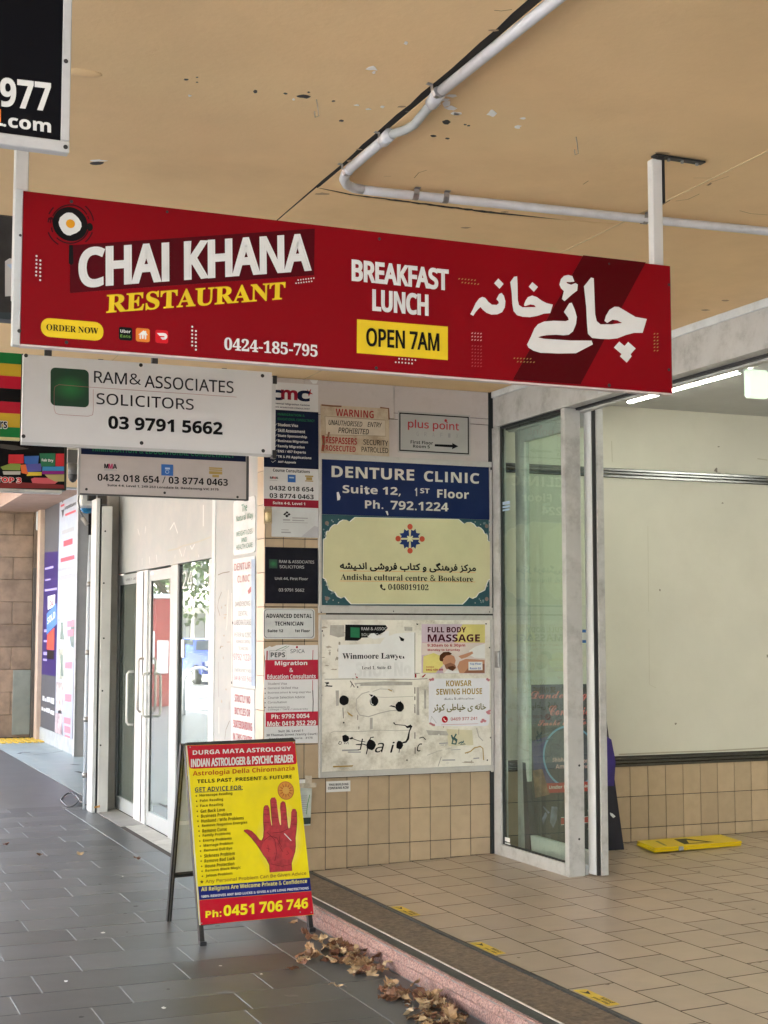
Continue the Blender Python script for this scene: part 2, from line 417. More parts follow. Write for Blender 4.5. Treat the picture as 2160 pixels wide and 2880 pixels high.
def blob(cx, cy, rx, ry, n=11, jit=.3): return [(cx+rx*(1+random.uniform(-jit, jit))*math.cos(2*math.pi*k/n), cy+ry*(1+random.uniform(-jit, jit))*math.sin(2*math.pi*k/n)) for k in range(n)]

# ================================================================== THE SETTING
SF = 2.73          # shopfront plane (X)
TW = 8.507         # tiled wall plane (Y)
GD = 4.315         # glazed door plane (X)
CZ = 3.21          # awning soffit height
def fz(x): return .105 + .0285*(x-3.05) if x < 4.3 else .1406 + .012*(x-4.3)
paving_m = mk('bluestone_paver', (.062, .065, .067), .40, var=.18, scale=2.6, dirt=.22, dscale=5, dark=(.11, .11, .11), bump=.05, bscale=160, rand=.34)
grout_m = mk('pale_grout', (.20, .20, .195), .8, var=.2, scale=20)
asph = mk('asphalt', (.055, .055, .057), .85, var=.2, scale=30, bump=.2)
conc = mk('concrete', (.34, .36, .345), .5, var=.18, scale=2.5, dirt=.3, dscale=3, dark=(.14, .14, .13), bump=.08)

g = setp(box('ground', (-260, -200, -.6), (260, 320, -.16), asph), kind='structure')
setp(box('road', (-11.5, -120, -.16), (-1.95, 200, -.12), mk('road_asphalt', (.19, .19, .185), .8, var=.2, scale=8)), kind='structure')
m = MB()
for y in range(-40, 120, 6): m.box((-6.8, y, -.12), (-6.68, y+3, -.116))
setp(m.build('lane_marking', WHITE), kind='structure')
setp(box('far_pavement', (-16, -120, -.16), (-11.5, 200, .0), conc), kind='structure')

# footpath: base plus individually laid stone pavers
fp = empty('footpath', (1, 8, 0), kind='structure')
box('base', (-1.95, -20, -.15), (2.665, 13.2, -.0018), grout_m, fp)
box('base', (-1.95, 13.2, -.15), (2.66, 60, .0), mk('bluestone_far', (.065, .07, .073), .36, var=.2, scale=3), fp)
box('kerb_stone', (-2.12, -20, -.16), (-1.95, 60, .004), conc, fp)
JX = {5.93: [.60, 1.225, 1.858], 6.22: [.93, 1.413, 2.045], 6.54: [1.075, 1.748], 6.88: [.75, 1.315, 1.853], 7.23: [1.0, 1.59, 2.08],
      7.565: [.86, 1.412, 1.98], 7.875: [1.215, 1.848], 8.18: [.95, 1.537, 2.1], 8.49: [.72, 1.31, 1.9], 8.81: [1.08, 1.62], 9.13: [.9, 1.30, 1.76],
      9.47: [1.12, 1.665], 9.48: [], 9.79: [.8, 1.35, 1.975]}
rows = [5.93, 6.22, 6.54, 6.88, 7.23, 7.565, 7.875, 8.18, 8.49, 8.81, 9.13, 9.47, 9.79]
while rows[0] > 3.9: rows.insert(0, rows[0]-.32)
while rows[-1] < 13: rows.append(rows[-1]+.32)
pav_cache = {}
def paver(x0, x1, y0, y1, zt=0.0, gy=.0026, gx=.0035, mat=None, par=None, name='paver'):
    w_, l_ = round(x1-x0-2*gx, 3), round(y1-y0-2*gy, 3); k = (w_, l_, name)
    if k not in pav_cache:
        pav_cache[k] = MB().cbox((-w_/2, -l_/2, -.03), (w_/2, l_/2, 0), .0015)
        mb = pav_cache[k]; me = bpy.data.meshes.new(name); me.from_pydata(mb.v, [], mb.f); me.materials.append(mat); pav_cache[k] = me
    o = bpy.data.objects.new(name, pav_cache[k]); C.objects.link(o); o.parent = par
    o.location = Vector(((x0+x1)/2, (y0+y1)/2, zt)) - rootloc(par); return o
for r_, (ya, yb) in enumerate(zip(rows[:-1], rows[1:])):
    js = None
    for k, v in JX.items():
        if abs(k-ya) < .03 and v: js = v
    if js is None:
        js = []; x = .35 + random.random()*.5
        while x < 2.1: js.append(round(x, 2)); x += random.choice([.45, .6, .6, .62, .75])
    js = [x for x in js if x < 2.2]
    while js[0] > -.3: js.insert(0, js[0]-random.choice([.5, .6, .66]))
    js = js + [2.325]
    for xa, xb in zip(js[:-1], js[1:]):
        if inview(((xa+xb)/2, (ya+yb)/2, 0), 260): paver(xa, xb, ya, yb, random.uniform(-.0006, .0006), mat=paving_m, par=fp)
yy = 4.2
while yy < 13:
    ly = random.choice([.9, 1.0, .62]); paver(2.325, 2.664, yy, min(yy+ly, 13.1), 0, mat=paving_m, par=fp); yy += ly
box('infill', (-1.95, 3.0, -.0018), (-.32, 13.2, -.0004), mk('bluestone_infill', (.055, .06, .062), .4), fp)

# granite step edge at the arcade entry
ks = empty('granite_step', (2.7, 6, 0), kind='structure')
gran = mk('pink_granite', (.31, .18, .155), .75, var=.7, scale=110, dirt=.45, dscale=22, dark=(.30, .28, .26), bump=.6, bscale=120)
def ragged(x0, x1, y0, y1, z0, z1, name, mat, par, jit=.004):
    """split-faced stone length: street face pushed in and out"""
    m = MB(); n = max(4, int((y1-y0)/.03)); prof = [(x0+.004, z0), (x0, z0+(z1-z0)*.35), (x0+.006, z0+(z1-z0)*.5), (x0-.002, z0+(z1-z0)*.62), (x0+.004, z1-.01), (x0+.016, z1), (x1, z1)]
    V = []
    for i in range(n+1):
        y = y0 + (y1-y0)*i/n
        for j, (px_, pz_) in enumerate(prof):
            jt = 0 if j in (0, 6) else random.uniform(-jit, jit)
            V.append((px_+jt, y, pz_ + (0 if j != 5 else jt*.5)))
    k = len(prof); Fs = [(i*k+j, i*k+j+1, (i+1)*k+j+1, (i+1)*k+j) for i in range(n) for j in range(k-1)]
    return ob(name, V, Fs, mat, par)
y = 1.4
while y < 8.5:
    e = min(y+1.18, 8.5); ragged(2.67, 2.705, y, e-.004, 0, .102, 'granite_block', gran, ks); y = e
box('bedding', (2.678, 1.4, -.1), (2.72, 8.5, .098), grout_m, ks)
nos = mk('dark_nosing', (.022, .024, .024), .45, var=.4, scale=40, dirt=.3, dscale=30, dark=(.12, .11, .10), bump=.2)
box('nosing_strip', (2.701, 1.4, .06), (2.762, 8.505, .1035), nos, ks, .002)
y = 1.4
while y < 8.5:
    e = min(y+2.05, 8.503); box('metal_trim', (2.763, y, .06), (2.770, e-.004, .1065), mk('pale_trim', (.55, .50, .43), .4, var=.2, scale=40), ks); y = e
mat_ = empty('entrance_mat', (2.9, 5, .1), 'long brown ribbed entrance mat set between the granite step and tiles', 'mat')
matm = mk('brown_coir', (.20, .145, .095), .95, var=.35, scale=45, dirt=.5, dscale=12, dark=(.09, .075, .06), bump=1.0, bscale=260)
m = MB(); y = 1.4
while y < 8.5:
    m.box((2.773, y, .06), (3.016, y+.0105, .1015+random.uniform(-.001, .001))); y += .0135
m.box((2.773, 1.4, .06), (3.016, 8.503, .0975)); o = m.build('rib_surface', matm, mat_); setp(o, kind='stuff')
box('rubber_edge', (3.018, 1.4, .06), (3.043, 8.503, .108), nos, mat_, .003)

# arcade entry floor with its tiles
ef = empty('entry_floor', (4, 6, .1), kind='structure')
grd = mk('brown_grout', (.034, .024, .017), .8, var=.2)
def fslab(x0, x1, y0, y1, dz, name, mat, par):
    return ob(name, [(x0,y0,fz(x0)+dz),(x1,y0,fz(x1)+dz),(x1,y1,fz(x1)+dz),(x0,y1,fz(x0)+dz)], [(0,1,2,3)], mat, par)
for a, b in ((3.044, 4.3), (4.3, 10.2)): fslab(a, b, -2, 8.5, -.0016, 'base', grd, ef)
ftile = mk('entry_tile', (.37, .285, .205), .30, var=.10, scale=6, dirt=.16, dscale=3, dark=(.20, .155, .11), rand=.11, det=3)
cnt = 0; ft_cache = {}
xa = 3.046; col = 0
far_ = MB()
while xa < 9.5:
    xb = xa + .2275
    off = 6.31 if col % 2 == 0 else 6.15
    k0 = int((1.2-off)/.3275)
    for k in range(k0, 9):
        ya = off + k*.3275; yb = ya + .3275; yb2 = min(yb, 8.503)
        if ya > 8.48: continue
        g_ = .0042; gy_ = .0058; q = [(xa+g_, ya+gy_), (xb-g_, ya+gy_), (xb-g_, yb2-gy_), (xa+g_, yb2-gy_)]
        if inview((xa+.11, (ya+yb2)/2, fz(xa)), 110) and cnt < 300:
            cnt += 1; hh = random.uniform(-.0004, .0004); cx_, cy_ = (xa+xb)/2, (ya+yb2)/2
            V = [(x-cx_, y_-cy_, fz(x)-fz(cx_)) for x, y_ in q] + [(x-cx_, y_-cy_, fz(x)-fz(cx_)-.0012) for x, y_ in q]
            me = bpy.data.meshes.new('floor_tile'); me.from_pydata(V, [], [(0,1,2,3),(4,7,6,5),(0,4,5,1),(1,5,6,2),(2,6,7,3),(3,7,4,0)]); me.materials.append(ftile)
            o = bpy.data.objects.new('floor_tile', me); C.objects.link(o); o.parent = ef; o.location = Vector((cx_, cy_, fz(cx_)+hh)) - ef.location
        else: far_.add([(x, y_, fz(x)) for x, y_ in q], [(0,1,2,3)])
    xa = xb; col += 1
setp(far_.build('outer_floor_tiles', ftile, ef), kind='stuff')

# ---- walls
wt_m = mk('beige_wall_tile', (.43, .325, .21), .28, var=.07, scale=14, dirt=.12, dscale=7, dark=(.30, .21, .13), rand=.10, det=3)
def tiles_Y(parent, x0, xlines, zl, y, name='tile', zbot=None):
    for xa, xb in zip(xlines[:-1], xlines[1:]):
        for za, zb in zip(zl[:-1], zl[1:]):
            g_ = .0024; fl = zbot((xa+xb)/2) if zbot else -9
            zlo = max(za, fl); 
            if zb-zlo < .01: continue
            me_k = ('t', round(xb-xa, 3), round(zb-zlo, 3))
            if me_k not in pav_cache:
                w_, h_ = xb-xa-2*g_, zb-zlo-2*g_
                mb = MB().cbox((-w_/2, 0, -h_/2), (w_/2, .006, h_/2), .0012); me = bpy.data.meshes.new(name); me.from_pydata(mb.v, [], mb.f); me.materials.append(wt_m); pav_cache[me_k] = me
            o = bpy.data.objects.new(name, pav_cache[me_k]); C.objects.link(o); o.parent = parent
            o.location = Vector(((xa+xb)/2, y-.006+random.uniform(-.0005, .0005), (zlo+zb)/2)) - rootloc(parent)
ZL = [.032 + .215*k for k in range(16)]
tw = empty('tiled_pier', (3.5, TW, .1), 'beige tiled pier carrying the notice boards beside the glass door', 'wall')
box('core', (2.728, TW+.001, -.1), (4.30, TW+.150, 3.32), mk('tile_bedding', (.035, .026, .018), .8), tw); box('core', (2.80, TW+.151, -.1), (4.30, 9.71, 3.32), MATS['tile_bedding'], tw); box('core', (4.301, TW+.0015, -.1), (4.499, 9.71, 3.32), MATS['tile_bedding'], tw)
xl = [2.728, 2.846] + [2.991+.1447*k for k in range(10)]; xl[-1] = 4.293
tiles_Y(tw, 0, xl, [z for z in ZL if z < .70], TW, zbot=fz)
tiles_Y(tw, 0, xl[:4], [z for z in ZL if .67 < z < 2.6], TW)
# reveal tiles, on the street face of the corner
for za, zb in zip(ZL[:-1], ZL[1:]):
    if za < -.05: continue
    box('tile', (2.7205, TW-.004, max(za, .1)+.0017), (2.7275, TW+.150, zb-.0017), wt_m, tw, .0012)
pbr = box('upper_panel', (2.98, TW-.008, 2.62), (4.293, TW-.0005, 2.985), PINKW, tw)
box('upper_panel', (2.98, TW-.014, 2.99), (3.60, TW-.0005, 3.208), PINKW, tw)
box('upper_panel', (3.604, TW-.011, 3.03), (4.293, TW-.0005, 3.208), PINKW, tw)
box('upper_panel', (3.604, TW-.012, 2.989), (4.293, TW-.0005, 3.026), PINKW, tw)
box('upper_panel', (2.73, TW-.008, 2.6), (2.978, TW-.0005, 3.208), PINKW, tw)

aw = empty('arcade_wall', (6.5, TW, .15), 'cream wall above a beige tiled dado inside the arcade', 'wall')
creamw = mk('cream_wall', (.61, .59, .50), .55, var=.05, scale=1.6, dirt=.16, dscale=2.2, dark=(.42, .38, .28), bump=.06, bscale=35)
box('core', (4.50, TW+.001, -.1), (10.2, TW+.2, 3.2), mk('tile_bedding', (.035, .026, .018), .8), aw)
box('plaster', (4.34, TW-.004, .742), (10.2, TW+.0005, 3.18), creamw, aw)
xl = [4.36+.1447*k for k in range(20)]
tiles_Y(aw, 0, xl, [z for z in ZL if z < .69], TW, zbot=fz)
for z0, nm in ((.668, 'dado_rail'), (2.67, 'upper_rail')):
    m = MB()
    for dz, th, hh in ((0, .012, .022), (.0245, .02, .018), (.0445, .012, .022)): m.cbox((4.36, TW-.004-th, z0+dz), (10.2, TW-.005, z0+dz+hh), .004)
    m.build(nm, CHROME, aw)
polys('wall_mark', mk('scuff_grey', (.20, .18, .14), .7), aw, PY(TW-.005), [blob(x, y, a, b, 9, .4) for x, y, a, b in ((2021, 1256, 3, 2), (2032, 1415, 3, 2), (2014, 1323, 5, 6), (2022, 1332, 6, 3), (1856, 1660, 2, 4), (1900, 2035, 3, 3), (2158, 1845, 2, 6))], .0006)
strokes('wall_scratch', mk('scuff_pale', (.47, .44, .34), .6), aw, PY(TW-.005), [([(1822, 1480), (1824, 1720)], .003), ([(1825, 1770), (1826, 1925), (1845, 1935)], .003), ([(2130, 1290), (2158, 1294)], .008), ([(2040, 1330), (2100, 1345)], .01), ([(1720, 1240), (1722, 1300)], .006)], .0006)
strokes('rail_dust', mk('dust_line', (.38, .35, .27), .8), aw, PY(TW-.005), [([(1740, 2122), (1880, 2116), (2000, 2112), (2160, 2103)], .01)], .0008)
# the rest of the arcade room, out of frame
rm = empty('arcade_room', (8, 4, 0), kind='structure')
box('end_wall', (10.2, -2, 0), (10.35, TW+.2, 3.3), creamw, rm)
box('near_wall', (4.47, -2.15, 0), (10.2, -2, 3.3), creamw, rm)
box('room_ceiling', (4.475, -2, 3.178), (10.2, TW-.001, 3.26), mk('ceiling_white', (.52, .53, .54), .6, var=.05), rm)
box('roof_mass', (2.745, -14, 3.40), (12, 40, 5.6), mk('brick_mass', (.3, .2, .15), .8), rm)

# ---- awning soffit of sheet panels with open joints
aws = empty('awning_ceiling', (1, 6, CZ), kind='structure')
soff = mk('tan_ceiling_paint', (.80, .565, .30), .72, var=.06, scale=1.4, dirt=.30, dscale=.9, dark=(.50, .30, .14), bump=.10, bscale=55)
joint_shade = mk('joint_shade', (.015, .012, .01), .9)
def jag(p0, p1, amp, n=26):
    p0, p1 = Vector(p0), Vector(p1); return [p0.lerp(p1, k/n) + Vector((random.uniform(-amp, amp), random.uniform(-amp, amp), 0)) * (0 if k in (0, n) else 1) for k in range(n+1)]
def panel(outline):
    MB().slab([Vector((x, y, CZ)) for x, y in outline], Vector((0, 0, -1)), .0018).build('ceiling_sheet', soff, aws)
def xy(v): return [(a.x, a.y) for a in v]
SX = 1.712
a1 = jag((SX-.030, 2.2, 0), (SX-.009, 4.76, 0), .004)         # torn joint beside the conduit
panel([(-1.75, -6), (SX-.030, -6), (SX-.030, 2.2)] + xy(a1) + [(SX-.0015, 5.9), (SX-.0015, 16.0), (-1.75, 16.0)])
b1 = [Vector((2.74, 4.769, 0)), Vector((2.60, 4.772, 0))] + jag((2.45, 4.778, 0), (1.86, 4.782, 0), .0035, 34) + [Vector((1.79, 4.768, 0)), Vector((SX+.006, 4.757, 0))]
panel([(SX+.008, -6), (2.975, -6), (2.975, 4.735)] + xy(b1) + [(SX+.009, 4.75), (SX+.012, 2.2)])
c1 = [Vector((SX+.0015, 4.764, 0)), Vector((1.79, 4.782, 0))] + jag((1.86, 4.80, 0), (2.45, 4.806, 0), .004, 34)
panel(xy(c1) + [(2.60, 4.79), (2.74, 4.775), (2.975, 4.7385), (2.975, 7.3), (SX+.0015, 7.3)])
panel([(SX+.0015, 7.303), (2.975, 7.303), (2.975, 16.0), (SX+.0015, 16.0)])
panel([(2.978, -6), (4.31, -6), (4.31, 5.905), (2.978, 5.925)]); panel([(2.978, 5.929), (4.31, 5.909), (4.31, 8.505), (2.978, 8.505)])
box('shade_sheet', (-1.75, -6, CZ+.0024), (4.31, 16.0, 3.29), joint_shade, aws)  # near-black sheet just above the panels, stands in for shade in the joints
box('joint_strip', (2.9755, 2, CZ-.0025), (2.981, 8.5, CZ+.002), mk('joint_strip', (.62, .46, .26), .6), aws)
box('awning_fascia', (-1.85, -6, 3.02), (-1.75, 16.0, 3.6), WHITEP, aws)
box('awning_top', (-1.75, -6, 3.45), (2.74, 16.0, 3.5), WHITEP, aws)
aw2 = empty('far_awning', (1, 20, 3.7), kind='structure')
box('soffit', (1.8, 16.2, 3.68), (3.6, 40, 3.8), mk('bluish_white', (.72, .77, .80), .5), aw2); box('fascia', (1.8, 16.05, 3.2), (3.6, 16.19, 3.8), WHITEP, aw2)  # canopy kept narrow so daylight gets in under its soffit
cp = PZ(CZ)
# damage on the soffit: holes, bare white patches, old fixings
dm = empty('ceiling_damage', (2, 4, CZ-.01), 'dark holes chipped flakes and old wire hooks scattered over the tan ceiling', 'ceiling damage')
polys('hole', BLACKM, dm, cp, [blob(x, y, a, b) for x, y, a, b in ((855, 271, 18, 5), (803, 263, 5, 2.5), (868, 259, 4, 2), (937, 284, 5, 2.5), (960, 339, 6, 3), (523, 223, 6, 2.5), (554, 217, 4, 1.5), (554, 231, 3, 1.5),
      (1255, 343, 12, 7), (1219, 382, 8, 2.5), (1258, 389, 7, 2.5), (1308, 350, 4, 2), (1318, 353, 4, 2), (718, 257, 6, 5), (273, 459, 20, 5), (1145, 313, 5, 2))], .0008)
polys('bare_patch', mk('bare_plaster', (.88, .86, .82), .8), dm, cp, [blob(x, y, a, b, 9, .45) for x, y, a, b in ((1048, 192, 15, 6), (1052, 202, 5, 4), (1142, 120, 6, 4), (1384, 318, 13, 8), (1472, 331, 8, 3), (1455, 356, 12, 5), (1002, 295, 9, 2.5), (1035, 306, 8, 2), (1076, 300, 6, 3), (826, 279, 4, 3),
      (1256, 292, 10, 9), (1266, 304, 15, 6), (1282, 318, 17, 5), (1270, 268, 16, 4), (1245, 280, 16, 4), (1286, 320, 10, 3), (1233, 292, 6, 6), (533, 268, 5, 3), (275, 451, 22, 3.5))], .0014)
m = MB(); P = cp.p(236, 204); m.add([P + Vector((.055*math.cos(a)*math.sin(b), .03*math.sin(a)*math.sin(b), -.012*math.cos(b)+.002)) for b in (.05, .5, 1, 1.4, 1.6) for a in [k*math.pi/6 for k in range(12)]],
      [(j*12+k, j*12+(k+1) % 12, (j+1)*12+(k+1) % 12, (j+1)*12+k) for j in range(4) for k in range(12)]); m.build('paint_bulge', soff, dm, smooth=True)
m = MB()
for x, y, l in ((890, 280, .05), (1620, 385, .055)):
    p = cp.p(x, y); m.tube([p, p+Vector((.004, 0, -.02)), p+Vector((.008, 0, -l)), p+Vector((-.004, 0, -l-.006)), p+Vector((-.006, 0, -l+.012))], .0018, 6)
setp(m.build('wire_hook', mk('old_wire', (.35, .28, .2), .6), dm), kind='stuff')
strokes('hairline_crack', mk('crack_brown', (.24, .15, .08), .9), dm, cp, [([(1390, 28), (1410, 30), (1440, 26)], .003), ([(1080, 495), (1100, 495)], .002), ([(1165, 500), (1178, 485), (1200, 478)], .0025),
      ([(1640, 518), (1655, 508)], .003), ([(1900, 565), (1935, 560), (1967, 545)], .003), ([(2080, 592), (2110, 600), (2160, 604)], .003), ([(1990, 520), (2000, 512), (2050, 495)], .002), ([(1950, 500), (2012, 500)], .002),
      ([(2000, 515), (1990, 521)], .01), ([(1885, 562), (1840, 590)], .004)], .0008)

stn = mk('water_stain', (.56, .36, .18), .8, var=.2, scale=5)
polys('soot_smudge', mk('soot_smudge', (.40, .27, .16), .9), dm, cp, [blob(x, y, a, b, 12, .35) for x, y, a, b in ((990, 452, 16, 4), (1010, 420, 8, 2), (1130, 300, 12, 2.5), (905, 545, 18, 3), (1862, 430, 22, 3), (1390, 85, 16, 2.5), (1310, 640, 14, 2), (1420, 596, 10, 2), (1985, 872, 12, 2), (2040, 845, 9, 2))], .0006)
# ---- conduit on the soffit with saddles
cd = empty('ceiling_conduit', (1.8, 4, CZ-.02), 'bent grey white plastic conduit clipped along the tan awning ceiling', 'pipe')
pvc = mk('pvc_conduit', (.60, .60, .62), .42, var=.08, scale=12, dirt=.3, dscale=10, dark=(.3, .29, .28))
pz = PZ(CZ-.022)
A = [pz.p(*p) for p in ((1640, -60), (1562, 0), (1400, 128), (1243, 254))]
MB().tube(A, .0165, 14).build('straight_pipe', pvc, cd, smooth=True)
B = [pz.p(*p) for p in ((1222, 284), (1200, 308), (1182, 330), (1165, 350), (1140, 365), (1112, 374), (1094, 385))]
MB().tube(B, .0145, 12).build('flexible_bend', mk('pvc_bend', (.42, .43, .42), .5), cd, smooth=True)
MB().tube([pz.p(1234, 262), pz.p(1215, 290)], .021, 14).build('coupler', pvc, cd, smooth=True)
MB().tube([pz.p(1097, 378), pz.p(1078, 396)], .021, 14).build('coupler', pvc, cd, smooth=True)
D = [pz.p(*p) for p in ((1085, 388), (1030, 435), (985, 474))]
MB().tube(D, .0165, 14).build('straight_pipe', pvc, cd, smooth=True)
E_ = [pz.p(*p) for p in ((985, 474), (972, 489), (967, 504), (975, 519), (995, 529), (1020, 533))]
MB().tube(E_, .0172, 14).build('elbow', pvc, cd, smooth=True)
G = [pz.p(*p) for p in ((1018, 533), (1080, 541), (1300, 563), (1562, 590), (1848, 620), (2160, 651), (2260, 661))]
MB().tube(G, .0165, 14).build('straight_pipe', pvc, cd, smooth=True)
for x, y, dx in ((1232, 258, 0), (1082, 392, 0), (978, 480, 0), (1166, 549, 1), (1250, 558, 1), (1812, 617, 1)):
    p = pz.p(x, y); m = MB(); t = Vector((1, 0, 0)) if dx else (A[0]-A[3]).normalized(); s_ = t.cross(Vector((0, 0, 1))); hw = .009 if not dx else .011
    pts = [p + s_*(.036) + Vector((0, 0, .020)), p + s_*.021 + Vector((0, 0, .018)), p + s_*.0195, p + s_*.012 + Vector((0, 0, -.0155)), p + Vector((0, 0, -.0185)), p - s_*.012 + Vector((0, 0, -.0155)), p - s_*.0195, p - s_*.021 + Vector((0, 0, .018)), p - s_*.036 + Vector((0, 0, .020))]
    m.add([q + t*hw for q in pts] + [q - t*hw for q in pts], [(i, i+1, i+10, i+9) for i in range(8)]); m.build('saddle_clip', STEEL, cd)

# ---- header beam over the glazed entry
hb = empty('entry_header', (GD, 4, 3), 'long painted header beam above the glass arcade doors', 'beam')
box('beam', (GD, -2, 2.965), (4.46, 8.47, 3.208), ALU, hb, .002)
box('flashing', (GD-.012, -2, 3.165), (GD-.0005, 8.47, 3.2085), mk('pale_flashing', (.60, .63, .64), .35, var=.08, scale=8, dirt=.3, dscale=9), hb, .003)
box('track_gap', (4.395, -2, 2.950), (4.4195, 8.46, 2.9655), BLACKM, hb)
box('head_rail', (4.42, -2, 2.938), (4.462, 8.46, 2.9645), ALU, hb, .002)
rect('white_patch', WHITEP, hb, PX(GD), 1682, 1085, 1108, 1726, .001)

# ---- fixed glazed panel beside the pier
gp = empty('fixed_glass_panel', (GD, 8, .15), 'fixed aluminium framed glass panel next to the tiled pier', 'glass panel')
z0 = .139
box('left_stile', (GD, 8.39, z0), (GD+.055, 8.488, 2.962), ALU, gp, .002)
box('bottom_rail', (GD, 7.56, z0), (GD+.05, 8.389, z0+.075), ALU, gp, .002)
box('corner_post', (GD, 7.51, z0), (4.425, 7.558, 2.962), ALU, gp, .003)
box('gasket', (GD+.012, 8.365, z0+.076), (GD+.03, 8.3895, 2.962), DARKG, gp)
box('gasket', (GD+.012, 7.56, 2.945), (GD+.03, 8.364, 2.962), DARKG, gp)
box('gasket', (GD+.012, 7.56, z0+.0755), (GD+.03, 8.364, z0+.083), DARKG, gp)
box('glass_pane', (GD+.018, 7.5595, z0+.083), (GD+.024, 8.364, 2.945), glass_mat('door_glass', (.91, .97, .935), 1.15, .012), gp)
box('gap_shade_strip', (4.2935, 8.4895, z0), (4.36, 8.50, 3.2), DARKG, gp)  # near-black strip fills the gap beside the pier in place of its shade
box('lock_bracket', (GD-.016, 8.385, 1.36), (GD-.0005, 8.435, 1.47), STEEL, gp, .003)
g1 = PX(GD+.016)
rects('sticker', LBLUE, gp, g1, [(1414, 1412, 1421, 1434), (1414, 1424, 1430, 1434), (1414, 1433, 1438, 1433)], .001)
rects('sticker', WHITE, gp, g1, [(1418, 2353, 2365, 1434), (1418, 2368, 2380, 1435)], .001)
for y_ in (2153, 2360): circs('fixing', SCREW, gp, PY(7.509), [(1629, y_, .007), ], .001)
# second (open) sliding leaf stacked behind it
sl = empty('sliding_door', (4.44, 7.6, .15), 'open sliding glass door leaf stacked behind the fixed panel', 'door')
X0, X1 = 4.465, 4.505; zt = 2.975; zb_ = .150; YA, YB = 7.455, 8.44
box('leading_stile', (X0, YA, zb_), (X1, YA+.085, zt), mk('leaf_paint', (.68, .69, .68), .35, dirt=.25, dscale=6, dark=(.2, .18, .15)), sl, .003)
box('brush_seal', (X0+.006, YA-.010, zb_), (X1-.012, YA-.0005, zt), BLACKM, sl)
box('edge_cap', (X1-.011, YA-.022, zb_), (X1+.036, YA-.0005, zt), ALU, sl, .002)
box('trailing_stile', (X0, YB-.13, zb_), (X1, YB, zt), ALU, sl, .003)
box('top_rail', (X0, YA+.086, zt-.115), (X1, YB-.131, zt), ALU, sl, .002)
box('bottom_rail', (X0, YA+.086, zb_+.015), (X1, YB-.131, zb_+.13), ALU, sl, .002)
box('glass_pane', (X0+.016, YA+.086, zb_+.13), (X0+.022, YB-.131, zt-.115), MATS['door_glass'], sl)
box('floor_guide', (X0-.02, YA+.08, zb_-.008), (X0-.002, YA+.2, zb_+.05), WHITEP, sl, .002)
g2 = PX(X0+.012)
rects('sticker', BLUE, sl, g2, [(1634, 1771, 1808, 1665)], .002); rects('sticker', WHITE, sl, g2, [(1634, 1779, 1800, 1651)], .003); rects('sticker', BROWN, sl, g2, [(1654, 1776, 1798, 1664)], .0035)
# far jamb at the right edge of the view
fj = empty('entry_jamb', (GD, 5.5, .1), 'pale aluminium door jamb at the near end of the arcade opening', 'door frame')
box('post', (GD+.01, 5.44, .15), (GD+.12, 5.515, 2.96), mk('leaf_paint', (.6, .6, .58), .35), fj, .003)
gpp = box('glass_pane', (GD+.05, 4.2, .15), (GD+.056, 5.44, 2.96), MATS['door_glass'], fj)

# ---- arcade lights
TUBE = emit_mat('tube_diffuser', (1.0, .99, .86), 2.3)
bt = empty('ceiling_batten', (5.05, 7.4, 3.13), 'lit fluorescent batten running along the arcade ceiling', 'ceiling light', 'batten lights in the arcade')
box('tray', (5.08, 6.7, 3.135), (5.16, 8.15, 3.177), WHITEP, bt); box('diffuser', (5.10, 6.76, 3.116), (5.135, 8.05, 3.134), TUBE, bt, .01)
ex = empty('box_light', (5.2, 6.4, 3), 'greenish white hanging box light near the top of the arcade opening', 'ceiling light')
q = PY(6.55)
P1 = q.p(2104, 1036); P2 = q.p(2153, 1120)
box('lit_body', (P1.x, 6.55, P2.z), (P2.x+.03, 6.60, P1.z), emit_mat('greenish_diffuser', (.80, 1.0, .78), .035), ex, .012)
box('stem', ((P1.x+P2.x)/2-.02, 6.65, P1.z), ((P1.x+P2.x)/2+.02, 6.7, 3.177), WHITEP, ex)
for xx, yy_, lb_ in ((7.6, 6.0, 'lit fluorescent batten deepest inside the arcade room'), (6.2, 3.0, 'lit fluorescent batten in the near half of the arcade room')):
    b2 = empty('ceiling_batten', (xx, yy_, 3.13), lb_, 'ceiling light', 'batten lights in the arcade')
    box('diffuser', (xx-.06, yy_-.9, 3.095), (xx+.06, yy_+.9, 3.134), TUBE, b2, .01)

# ---- left shopfront: white header panel, door set, painted panel
WP = mk('weathered_white', (.335, .35, .34), .5, var=.05, scale=5, dirt=.38, dscale=5, dark=(.45, .40, .32), bump=.08, bscale=25)
sf = empty('white_shopfront', (SF, 11, 0), 'white boarded shopfront above the double glass doors', 'shopfront')
box('fascia_panel', (SF, 9.72, 2.118), (SF+.06, 13.15, 2.86), WP, sf, .002)
box('side_panel', (SF-.006, 8.662, .03), (SF+.06, 9.63, 3.2), WP, sf, .002)
box('corner_trim', (SF-.012, 9.632, .02), (SF+.05, 9.71, 3.2), WHITEP, sf, .003)
box('sloped_top', (SF-.05, 9.72, 2.862), (SF+.3, 13.15, 2.93), WHITEP, sf)
box('top_board', (SF+.02, 9.72, 2.932), (SF+.3, 13.15, 3.2), WP, sf)
pf = PX(SF)
strokes('old_scar', mk('scar', (.42, .40, .33), .8, dirt=.3), sf, pf, [([(472, 1549), (500, 1543), (515, 1535), (530, 1532), (560, 1523), (594, 1510)], .012), ([(385, 1580), (388, 1560)], .006), ([(480, 1590), (500, 1586)], .006)], .0012)
